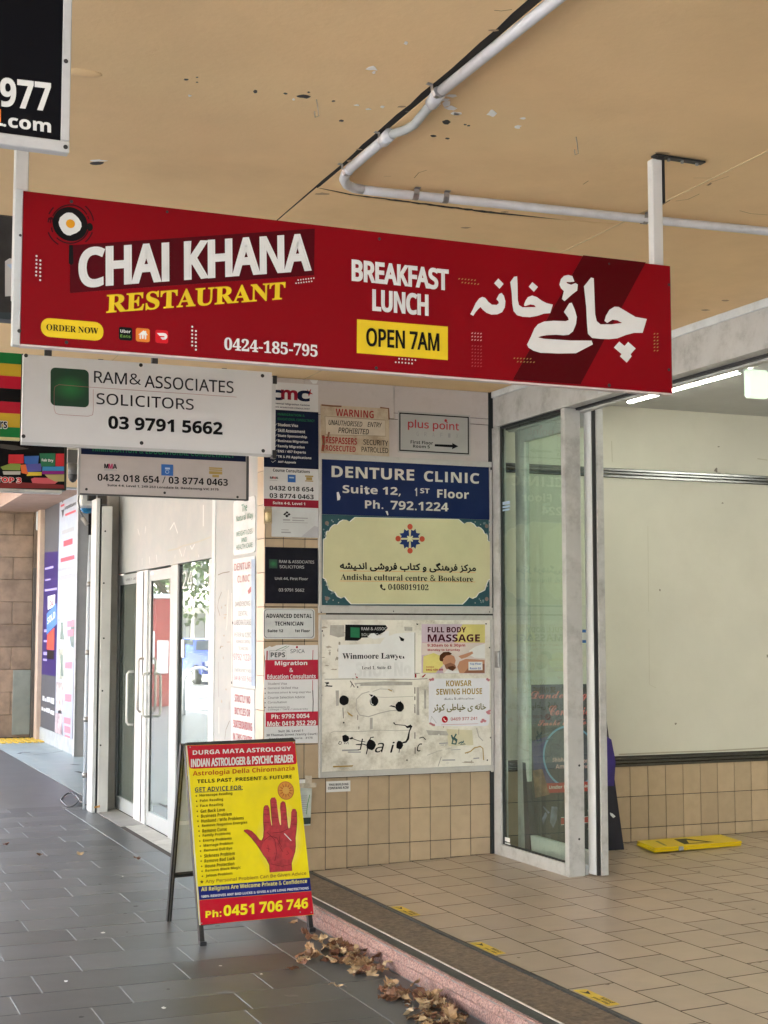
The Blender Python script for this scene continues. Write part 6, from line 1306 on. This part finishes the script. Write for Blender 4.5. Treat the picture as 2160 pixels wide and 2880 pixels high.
polys('palm_mound', vinyl('palm_light', (.52, .05, .06)), af, PA, [blob(1045, 1165, 72, 85, 16, .04), blob(1235, 1215, 55, 62, 14, .04)], .0068, tf=M1)
strokes('palm_line', vinyl('palm_line', (.10, .01, .02)), af, PA, [([(1000, 1085), (1060, 1040), (1130, 1060), (1180, 1150)], .0025), ([(1090, 1010), (1180, 1000), (1260, 960)], .0025), ([(1030, 1000), (1110, 1080), (1130, 1200), (1110, 1290)], .0025), ([(1160, 1040), (1150, 1130), (1190, 1200)], .002), ([(1040, 1130), (1050, 1200)], .002), ([(1025, 1160), (1065, 1175)], .002), ([(1230, 1190), (1250, 1215), (1225, 1230)], .002)]
   + [([(a_, y), (b_, y+3)], .0018) for a_, b_, y in ((1003, 1053, 820), (1003, 1058, 905), (1075, 1128, 750), (1080, 1140, 850), (1168, 1220, 780), (1175, 1230, 870), (1280, 1326, 840), (1275, 1330, 920), (1004, 1048, 775), (1078, 1130, 700))] + [([(1070, 1320), (1180, 1345), (1275, 1325)], .0018)], .0072, tf=M1)
strokes('scratch', WHITE, af, PA, [([(1205, 1015), (1275, 1088)], .005)], .0075, tf=M1)
circs('sun_disc', vinyl('sun_brown', (.42, .15, .04)), af, PA, [(*M1(1222, 584), .050)], .0056, seg=28); circs('sun_ring', vinyl('sun_orange', (.60, .26, .05)), af, PA, [(*M1(1222, 584), .046)], .006, seg=28)
polys('sun_ray', vinyl('sun_dark', (.25, .05, .02)), af, PA, [[(1222+38*math.cos(a_-.1), 584+38*math.sin(a_-.1)), (1222+80*math.cos(a_), 584+82*math.sin(a_)), (1222+38*math.cos(a_+.1), 584+38*math.sin(a_+.1))] for a_ in [k*math.pi/6 for k in range(12)]], .0064, tf=M1); circs('sun_face', vinyl('sun_gold', (.62, .34, .08)), af, PA, [(*M1(1222, 584), .020)], .0068, seg=18)
circs('sheet_screw', STEEL, af, PA, [(*M1(1300, 105), .004), (*M1(262, 150), .004), (*M1(378, 1915), .004), (*M1(1478, 1805), .004), (*M1(1366, 1802), .004)], .006, seg=8)
m = MB()
for base in (FL_+uu*.013, FR_-uu*.013): m.box((base.x-.017, base.y-.014, .0005), (base.x+.017, base.y+.016, .02))
m.build('rubber_foot', BLACKM, af)

# ================================================================== ARCADE OBJECTS
cb2 = empty('convenience_board', (4.95, 8.3, .15), 'dark sandwich board with pink neon style lettering standing behind the glass', 'sandwich board')
YQ = 8.30; P = PY(YQ)
a = P.p(1485, 1928); b = P.p(1744, 2380); z1 = a.z; zf = fz(4.9)
MB().add([(a.x, YQ+.09, z1), (P.p(1712, 1928).x, YQ+.09, z1), (b.x, YQ-.05, zf+.003), (a.x-.02, YQ-.05, zf+.003), (a.x, YQ+.11, z1), (P.p(1712, 1928).x, YQ+.11, z1), (b.x, YQ+.02, zf+.003), (a.x-.02, YQ+.02, zf+.003)],
   [(3,2,1,0),(4,5,6,7),(0,1,5,4),(1,2,6,5),(2,3,7,6),(3,0,4,7)]).build('board', mk('board_black_print', (.012, .012, .022), .3, var=.3), cb2)
PB2 = PL((0, YQ-.05, zf), Vector((0, -(z1-zf), -.14)).normalized()*1.0, (1, 0, 0))
PB2 = PL((0, YQ-.05, zf), (0, -(z1-zf), .14), (1, 0, 0))
def N7(x, y): return (1360+x/2.0737, 1680+y/2.0737)
CO = vinyl('neon_coral', (.75, .16, .15))
T = TX()
for txt, x0, a_, b_, x1 in (('Dandenong', 275, 548, 612, 608), ('Convenience', 380, 632, 690, 700), ('Smoke and Tobacco', 315, 716, 750, 700)):
    X0, A_ = N7(x0, a_); _, B_ = N7(x0, b_); T.t(txt, PB2, X0, A_, B_, N7(x1, 0)[0], bold=.006, off=.004, style='script')
T.build('neon_lettering', CO, cb2)
circs('neon_ring', vinyl('neon_blue', (.16, .34, .52)), cb2, PB2, [(*N7(505, 930), .207)], .003, seg=40); circs('ring_inner', mk('ring_dark', (.02, .02, .05), .35), cb2, PB2, [(*N7(505, 930), .194)], .0036, seg=40)
polys('violet_glow_print', mk('violet_print', (.03, .015, .14), .35, var=.4, scale=6), cb2, PB2, [[(280,840),(400,800),(690,790),(745,830),(770,960),(760,1100),(300,1110)]], .002, tf=N7)
T = TX()
for txt, x0, a_, b_, x1 in (('Shisha', 400, 935, 960, 480), ('oria', 580, 940, 965, 630), ('Am', 418, 975, 1000, 470), ('ndy', 580, 975, 1004, 626)):
    X0, A_ = N7(x0, a_); _, B_ = N7(x0, b_); T.t(txt, PB2, X0, A_, B_, N7(x1, 0)[0], bold=.03, off=.005)
T.build('pale_lettering', PINK, cb2)
polys('red_strip', vinyl('strip_red', (.45, .03, .03)), cb2, PB2, [[(365,1085),(650,1072),(655,1128),(370,1142)], [(585,1282),(612,1278),(605,1240),(655,1292),(608,1350),(615,1312),(585,1314)], [(450,1285),(468,1283),(468,1325),(450,1327)]], .004, tf=N7)
T = TX(); X0, A_ = N7(380, 1098); _, B_ = N7(380, 1125); T.t('Under New Management', PB2, X0, A_, B_, N7(700, 0)[0], bold=.02, off=.006); T.build('strip_lettering', WHITE, cb2)
strokes('arrow_edge', WHITE, cb2, PB2, [([(583, 1282), (612, 1276), (604, 1240), (657, 1292), (606, 1354), (613, 1314), (583, 1316)], .004), ([(450, 1285), (468, 1283)], .004), ([(450, 1327), (468, 1325)], .004)], .005, tf=N7)
polys('photo_print', mk('board_photo', (.20, .09, .05), .4, var=.8, scale=18), cb2, PB2, [[(285,1010),(340,1000),(385,1150),(300,1170)]], .004, tf=N7)
polys('bottle_print', mk('board_bottle', (.16, .16, .26), .4, var=.6, scale=20), cb2, PB2, [[(395,1220),(430,1222),(425,1300),(405,1345),(385,1310)], [(345,1215),(385,1255),(375,1262),(345,1225)], [(340,1290),(360,1250),(370,1270),(345,1330)]], .004, tf=N7)
strokes('blue_script', vinyl('script_blue', (.06, .09, .16)), cb2, PB2, [([(300, 850), (350, 835), (400, 820)], .008), ([(330, 810), (380, 790)], .006)], .004, tf=N7)
polys('white_tear', WHITE, cb2, PB2, [[(735,1255),(752,1262),(768,1278),(755,1287),(738,1270)]], .004, tf=N7)

wf = empty('wet_floor_sign', (5.6, 8.15, .16), 'folded yellow plastic wet floor sign lying flat on the arcade tiles', 'floor sign')
yl_ = mk('yellow_plastic', (.72, .50, .005), .35, var=.08, dirt=.15, dscale=12, dark=(.3, .22, .05))
c1_, c2_, c3_, c4_ = (5.29, 8.30), (5.225, 7.99), (5.93, 8.02), (5.985, 8.33)
for k in (0, 1):
    z_ = .1635 + k*.016; MB().slab([Vector((x+(.006*k), y, z_+.0145)) for x, y in (c2_, c3_, c4_, c1_)], Vector((0, 0, 1)), .0135).build('leaf', yl_, wf)
MB().box((5.42, 7.985, .166), (5.45, 8.0, .192)).build('hinge_clip', GREY, wf)
zt_ = .1945
ob('triangle_print', [(5.50, 8.05, zt_), (5.74, 8.05, zt_), (5.66, 8.26, zt_), (5.56, 8.26, zt_)], [(0,1,2,3)], BLACK, wf); ob('triangle_inner', [(5.55, 8.07, zt_+.0005), (5.69, 8.07, zt_+.0005), (5.62, 8.20, zt_+.0005)], [(0,1,2)], yl_, wf)
ob('strap', [(5.34, 8.05, zt_), (5.36, 8.04, zt_), (5.42, 8.24, zt_), (5.40, 8.25, zt_)], [(0,1,2,3)], mk('strap_olive', (.25, .22, .08), .5), wf)
for k, (xa_, ya_, lab) in enumerate(((3.050, 7.25, 'yellow mind your step sticker nearest the tiled pier on the entry edge'), (3.052, 6.28, 'middle yellow mind your step sticker along the entry mat'), (3.055, 5.30, 'yellow mind your step sticker closest to the camera on the tile edge'))):
    stt = empty('step_sticker', (xa_, ya_, .107), lab, 'floor sticker', 'yellow step stickers along the mat')
    z_ = fz(xa_)+.0022; L_ = .275; W_ = .058
    def sp(u, v, o=0): x = xa_+.002+v*W_; return (x, ya_-u*L_, fz(x)+.0015+o)
    ob('sheet', [sp(0, 0), sp(1, 0), sp(1, 1), sp(.04, 1)], [(0,1,2,3)], mk('sticker_yellow', (.72, .50, .015), .4, var=.12, dirt=.3, dscale=30), stt)
    ob('arrow_print', [sp(.12, .15, .001), sp(.34, .5, .001), sp(.14, .85, .001), sp(.20, .5, .001)], [(0,1,2,3)], BLACK, stt)
    T = TX(); g_ = glyphs('Mind', .03, 2.6); T.put(g_, Vector(sp(.58, .93, .001)), Vector(sp(.90, .93, .001)), Vector(sp(.90, .55, .001)), Vector(sp(.58, .55, .001)), Vector((0, 0, 1)))
    g_ = glyphs('your step', .03, 4.2); T.put(g_, Vector(sp(.48, .45, .001)), Vector(sp(.94, .45, .001)), Vector(sp(.94, .08, .001)), Vector(sp(.48, .08, .001)), Vector((0, 0, 1))); T.build('print', BLACK, stt)

# ================================================================== LEAVES
LM = [mk('dead_leaf_tan', (.30, .18, .085), .6, var=.25, scale=30), mk('dead_leaf_brown', (.14, .065, .03), .65, var=.3, scale=30), mk('dead_leaf_pale', (.42, .30, .17), .6, var=.2, scale=30), mk('dead_leaf_red', (.15, .06, .03), .65, var=.3, scale=30)]
def leaf_mesh(i):
    rnd = random.Random(100+i); L_ = 1.0; lobes = [(.0, .03), (.12, .12), (.20, .30), (.28, .19), (.38, .40), (.48, .22), (.58, .42), (.68, .22), (.80, .26), (.90, .13), (1.0, .0)]
    curl = rnd.uniform(.2, 1.3)*rnd.choice((1, 1, -1)); fold = rnd.uniform(.05, .6); tw = rnd.uniform(-.8, .8); V = []; Fs = []
    def bend(x, y):
        z = abs(y)*fold + .08*math.sin(9*x+i)+ rnd.uniform(-.02, .02); th = (x-.5)*curl
        X = .5+math.sin(th)/max(abs(curl), .01)*(1 if curl > 0 else 1) if abs(curl) > .05 else x
        Z = (1-math.cos(th))/curl if abs(curl) > .05 else 0
        a_ = tw*x; return (X, y*math.cos(a_)-z*math.sin(a_), Z + y*math.sin(a_) + z*math.cos(a_))
    n = len(lobes)
    for x, wv in lobes: V.append(bend(x, 0))
    for sgn in (1, -1):
        for x, wv in lobes: V.append(bend(x + (.10 if wv > .25 else 0), sgn*(wv*rnd.uniform(.8, 1.15)+.008)))
    for s_ in (0, 1):
        o_ = n*(1+s_)
        for k in range(n-1):
            Fs.append((k, k+1, o_+k+1, o_+k) if s_ else (k, o_+k, o_+k+1, k+1))
    b_ = len(V); V += [bend(-.22, .006), bend(-.22, -.006), bend(.02, -.008), bend(.02, .008)]; Fs.append((b_, b_+1, b_+2, b_+3))
    me = bpy.data.meshes.new('oak_leaf'); me.from_pydata(V, [], Fs); me.materials.append(LM[i % 4]); return me
LMS = [leaf_mesh(i) for i in range(16)]
def put_leaf(p, size, label, group, tilt=.5, rnd=random, flat=False):
    o = bpy.data.objects.new('oak_leaf', rnd.choice(LMS)); C.objects.link(o); o.location = p; s_ = size; o.scale = (s_, s_, s_)
    o.rotation_euler = (rnd.uniform(-tilt, tilt), rnd.uniform(-tilt, tilt), rnd.uniform(0, 6.28)); setp(o, label, 'leaf', group); return o
rl = random.Random(21)
def drift(poly_px, n, label, group, zmax, smin=.055, smax=.085):
    k = 0; t__ = 0
    xs = [p[0] for p in poly_px]; ys = [p[1] for p in poly_px]
    def inside(x, y):
        c = False; j = len(poly_px)-1
        for i in range(len(poly_px)):
            xi, yi = poly_px[i]; xj, yj = poly_px[j]
            if (yi > y) != (yj > y) and x < (xj-xi)*(y-yi)/(yj-yi)+xi: c = not c
            j = i
        return c
    while k < n and t__ < 20000:
        t__ += 1; x, y = rl.uniform(min(xs), max(xs)), rl.uniform(min(ys), max(ys))
        if not inside(x, y): continue
        p = PZ(.01).p(x, y)
        if p.x > 2.63: p.x = 2.63 - rl.random()*.03
        near = max(0, 1-(2.66-p.x)/.22)
        put_leaf((p.x, p.y, .012+rl.random()*zmax*(.25+.75*near)), rl.uniform(smin, smax), label, group, .55, rl); k += 1
drift([(845,2632),(900,2636),(960,2655),(1000,2672),(1040,2700),(1100,2737),(1085,2745),(1020,2738),(960,2722),(905,2700),(870,2668)], 88, 'curled brown oak leaf heaped against the pink granite step behind the sandwich board', 'leaf drift by the sandwich board', .020, .045, .08)
drift([(835,2688),(900,2692),(905,2702),(830,2706)], 7, 'tan oak leaf trailing out of the drift beside the sandwich board', 'stray leaves by the drift', .015)
drift([(1045,2782),(1110,2778),(1150,2790),(1235,2812),(1285,2845),(1310,2880),(1300,2910),(1165,2910),(1160,2835),(1110,2805),(1060,2800)], 92, 'curled tan oak leaf in the drift nearest the camera by the step', 'leaf drift nearest the camera', .026, .05, .09)
for (x, y), lab in (((842, 2724), 'small pale oak leaf lying alone in front of the first drift'), ((965, 2776), 'small brown leaf lying alone between the two drifts'), ((838, 2592), 'brown leaf caught at the right foot of the sandwich board'), ((10, 2378), 'pale brown leaf on the paving at the left edge'), ((105, 2404), 'tan leaf on the paving second from the left edge'), ((228, 2397), 'tan leaf on the paving in front of the glass doors'), ((394, 2418), 'dark flat leaf on the paving near the sandwich board')):
    p = PZ(.012).p(x, y); put_leaf(tuple(p), .07, lab, None, .25, rl)
m = MB()
for x, y in ((640, 2520), (290, 2624), (735, 2740), (1135, 2818), (1145, 2825), (1150, 2840), (345, 2465), (185, 2760), (460, 2835), (1228, 2870), (620, 2717)):
    p = PZ(.003).p(x, y); s_ = rl.uniform(.006, .014); m.add([(p.x+s_*math.cos(k*1.05)*rl.uniform(.6, 1.3), p.y+1.6*s_*math.sin(k*1.05), .003+rl.random()*.003) for k in range(6)], [(0,1,2,3,4,5)])
setp(m.build('paper_litter', WHITE), 'tiny white paper scraps scattered over the paving', 'litter', kind='stuff')

gum = mk('gum_spot', (.05, .05, .05), .7, var=.2); rg = random.Random(5)
for nm, fn, n_g, gm_ in (('paving_spot', lambda: (rg.uniform(.2, 2.6), rg.uniform(5, 12.5)), 46, gum), ('pale_spot', lambda: (rg.uniform(.2, 2.6), rg.uniform(5, 12.5)), 34, mk('pale_spot', (.17, .17, .165), .7)), ('tile_spot', lambda: (rg.uniform(3.1, 6.5), rg.uniform(4.8, 8.4)), 40, mk('tile_spot', (.16, .12, .085), .6))):
    m = MB()
    for k in range(n_g):
        x, y = fn(); r_ = rg.uniform(.004, .015); z_ = (fz(x) if x > 3 else 0)+.0016
        m.add([(x+r_*rg.uniform(.7, 1.3)*math.cos(t*.785), y+r_*rg.uniform(.7, 1.3)*math.sin(t*.785), z_) for t in range(8)], [tuple(range(8))])
    setp(m.build(nm, gm_), 'small dark and pale spots trodden into the %s' % ('entry tiles' if nm == 'tile_spot' else 'stone paving, the pale ones' if nm == 'pale_spot' else 'stone paving, the dark ones'), 'stain', kind='stuff')
polys('pale_scuff', mk('pale_scuff', (.15, .15, .145), .6), fp, PZ(.0015), [blob(x, y, a, b, 12, .4) for x, y, a, b in ((385, 2462, 40, 5), (1120, 2640, 20, 3), (300, 2508, 24, 3), (110, 2440, 30, 3), (640, 2790, 24, 4), (820, 2800, 16, 3))], .0006)
# ================================================================== STREET (seen in the glass)
def mirror(x, y, Y, z=None):
    """a point across the street that the shop glass shows at this pixel"""
    r = ray(x, y); k = SF+.02; t = k/r.x; h = O + r*t; d = Vector((-r.x, r.y, r.z)); s_ = (Y-h.y)/d.y; return h + d*s_
p = mirror(560, 2010, 24); tt_ = -EYE/ray(560, 2010).z; gx_ = O + ray(560, 2010)*tt_; hx = 2*(SF+.02)-gx_.x; hy = gx_.y
hp = empty('bike_hoop', (hx, hy, 0), 'bent steel bicycle hoop on the footpath seen reflected in the shop glass', 'bike hoop')
MB().tube([(hx+.3, hy, 0), (hx+.3, hy, .6)] + [(hx+.3*math.cos(a_), hy, .6+.3*math.sin(a_)) for a_ in [k*math.pi/10 for k in range(1, 10)]] + [(hx-.3, hy, .6), (hx-.3, hy, 0)], .03, 12).build('hoop', mk('galvanised', (.55, .56, .56), .3, metal=.6), hp, smooth=True)
LEAFG = mk('street_foliage', (.06, .10, .025), .6, var=.5, scale=2)
BARK = mk('bark', (.09, .07, .05), .9, var=.3, scale=10)
def tree(x, y, h, r_, lab):
    t0 = empty('plane_tree', (x, y, 0), lab, 'tree'); rnd = random.Random(int(x*13+y*7)+5)
    m = MB(); m.tube([(x, y, -.1), (x+.05, y, h*.25), (x, y+.1, h*.5), (x+.1, y, h*.8)], [.18, .15, .11, .04], 9)
    for k in range(6):
        a_ = k*1.05+rnd.random(); m.tube([(x, y, h*(.3+.06*k)), (x+math.cos(a_)*r_*.4, y+math.sin(a_)*r_*.4, h*(.5+.05*k)), (x+math.cos(a_)*r_*.8, y+math.sin(a_)*r_*.8, h*(.6+.05*k))], [.08, .05, .02], 6)
    m.build('trunk', BARK, t0, smooth=True)
    V = []; Fs = []
    cl = [(rnd.uniform(-1, 1)*r_*.7, rnd.uniform(-1, 1)*r_*.7, h*.66+rnd.uniform(-.28, .3)*h, rnd.uniform(.3, .55)*r_) for _ in range(16)]
    for k in range(7000):
        cx0, cy0, cz0, cr0 = rnd.choice(cl); d = Vector((rnd.gauss(0, 1), rnd.gauss(0, 1), rnd.gauss(0, 1))).normalized()*cr0*rnd.uniform(.5, 1.1)
        p_ = Vector((x+cx0, y+cy0, cz0)) + d; a_ = Vector((rnd.gauss(0, 1), rnd.gauss(0, 1), rnd.gauss(0, 1))).normalized()*.085; b_ = a_.cross(Vector((rnd.gauss(0, 1), rnd.gauss(0, 1), rnd.gauss(0, 1)))).normalized()*.06
        n = len(V); V += [p_-a_, p_+b_, p_+a_, p_-b_]; Fs.append((n, n+1, n+2, n+3))
    ob('crown', V, Fs, LEAFG, t0)
for i_, (x, y, h, r_) in enumerate(((-3.6, 36, 7.5, 2.8), (-3.4, 44, 8, 3), (-13, 36, 9, 3.5), (-13.5, 52, 10, 4), (-3.2, 62, 8, 3), (-13, 16, 8, 3), (-3.0, 4, 7, 2.2), (-13.5, -4, 9, 3.4))):
    tree(x, y, h, r_, ['street tree on the near kerb reflected in the glass doors', 'second street tree along the near kerb', 'broad tree across the road by the red shop', 'tall tree far along the opposite side', 'small kerb tree farthest along the street', 'tree across the road opposite the recess', 'kerb tree beside the sandwich board side', 'tree across the road behind the camera'][i_])
car_p = empty('blue_car', (-7.4, 46, -.12), 'blue hatchback parked at the kerb seen reflected in the shop glass', 'car')
def car(par, x, y, mat_):
    pr = [(-2.0, .35), (-2.05, .75), (-1.6, .95), (-.9, 1.02), (-.35, 1.45), (1.1, 1.48), (1.75, 1.05), (2.05, .95), (2.1, .4)]
    V = []; k = len(pr)
    for sx_, ins in ((-.86, 0), (.86, 0)):
        for py_, pz_ in pr: V.append((x+sx_*(1 if pz_ < 1.1 else .78), y+py_, pz_-.12))
    ob('body', V, [tuple(range(k)), tuple(reversed(range(k, 2*k)))] + [(i, k+i, k+(i+1) % k, (i+1) % k) for i in range(k)], mat_, par)
    gl = mk('car_glass', (.02, .025, .03), .08)
    ob('windscreen', [(x-.78, y-.86, .93), (x+.78, y-.86, .93), (x+.62, y-.40, 1.30), (x-.62, y-.40, 1.30)], [(0,1,2,3)], gl, par)
    for s_ in (-1, 1): ob('side_window', [(x+s_*.80, y-.6, 1.0), (x+s_*.80, y+1.4, 1.0), (x+s_*.70, y+1.05, 1.33), (x+s_*.70, y-.25, 1.33)], [(0,1,2,3) if s_ > 0 else (3,2,1,0)], gl, par)
    for wx in (-.84, .84):
        for wy in (-1.3, 1.3):
            w_ = MB().tube([(x+wx-.09, y+wy, .21), (x+wx+.09, y+wy, .21)], .32, 18).build('wheel', mk('tyre', (.02, .02, .02), .8), par)
            MB().tube([(x+wx-.10, y+wy, .21), (x+wx+.10, y+wy, .21)], .19, 12).build('rim', STEEL, w_)
    for s_ in (-.62, .62): box('headlight', (x+s_-.16, y-2.07, .5), (x+s_+.16, y-1.98, .64), WHITE, par)
    box('number_plate', (x-.2, y-2.08, .33), (x+.2, y-2.04, .43), WHITE, par)
car(car_p, -7.4, 46, mk('car_blue', (.02, .06, .35), .25, coat=.6))
if 0: pass
#, (-4.3, 27, -.12), 'white hatchback parked nearer at the kerb', 'car'); car(cw, -4.3, 21.5, mk('car_white', (.6, .6, .6), .25, coat=.6)); 
rk = empty('red_kiosk', (-2.2, 30, 0), 'red and white panelled kiosk on the footpath seen in the glass door', 'kiosk')
box('body', (-1.98, 30, 0), (-1.30, 31, 2.3), mk('kiosk_red', (.32, .025, .025), .4), rk)
for a_, b_ in ((-1.45, .9), (-1.75, .7)): box('poster', (a_-.2, 29.985, b_), (a_+.04, 29.999, b_+.7), WHITE, rk)
box('roof', (-2.03, 29.95, 2.301), (-1.25, 31.05, 2.4), WHITEP, rk)
def shop(x0, y0, y1, h, col, nm, lab, face=1):
    s_ = empty('street_building', (x0, (y0+y1)/2, 0), lab, 'building')
    box('facade', (x0-6, y0, -.1), (x0, y1, h), mk(nm, col, .7, var=.1, dirt=.2), s_)
    n = max(1, int((y1-y0)/3))
    for k in range(n):
        ya = y0+(k+.15)*(y1-y0)/n; yb = y0+(k+.85)*(y1-y0)/n
        box('shop_window', (x0+.001, ya, .4), (x0+.05, yb, 2.6), MATS['shop_dark'], s_); 
        if h > 5: box('upper_window', (x0+.001, ya+.3, 4.2), (x0+.05, yb-.3, 5.6), MATS['shop_dark'], s_)
    box('shop_awning', (x0+.051, y0, 2.9), (x0+1.6, y1, 3.1), LGREY, s_)
shop(-16, 4, 22, 7, (.55, .5, .42), 'render_cream', 'cream rendered two storey shop across the road'); shop(-16, 22.2, 33, 5.5, (.42, .28, .2), 'render_tan', 'tan brick shop across the road'); shop(-16, 33.2, 58, 4.8, (.5, .03, .03), 'render_red', 'red painted shop across the road seen in the glass')
shop(-16, -22, 3.8, 8, (.5, .5, .5), 'render_grey', 'grey shop block across the road behind the camera'); shop(-16, 58.2, 100, 8, (.45, .42, .38), 'render_brown', 'long brown building far along the opposite side')
# awning posts at the kerb
for i_, y in enumerate((-3.5, 2.2, 8.6, 15.2)):
    o = MB().tube([(-1.72, y, 0), (-1.72, y, 3.2)], .05, 12).build('awning_post', ALU, smooth=True)
    setp(o, ['awning post behind the camera', 'awning post beside the camera', 'awning post opposite the tiled pier', 'awning post opposite the recess'][i_], 'post')

bpy.data.collections.remove(_tmpc)
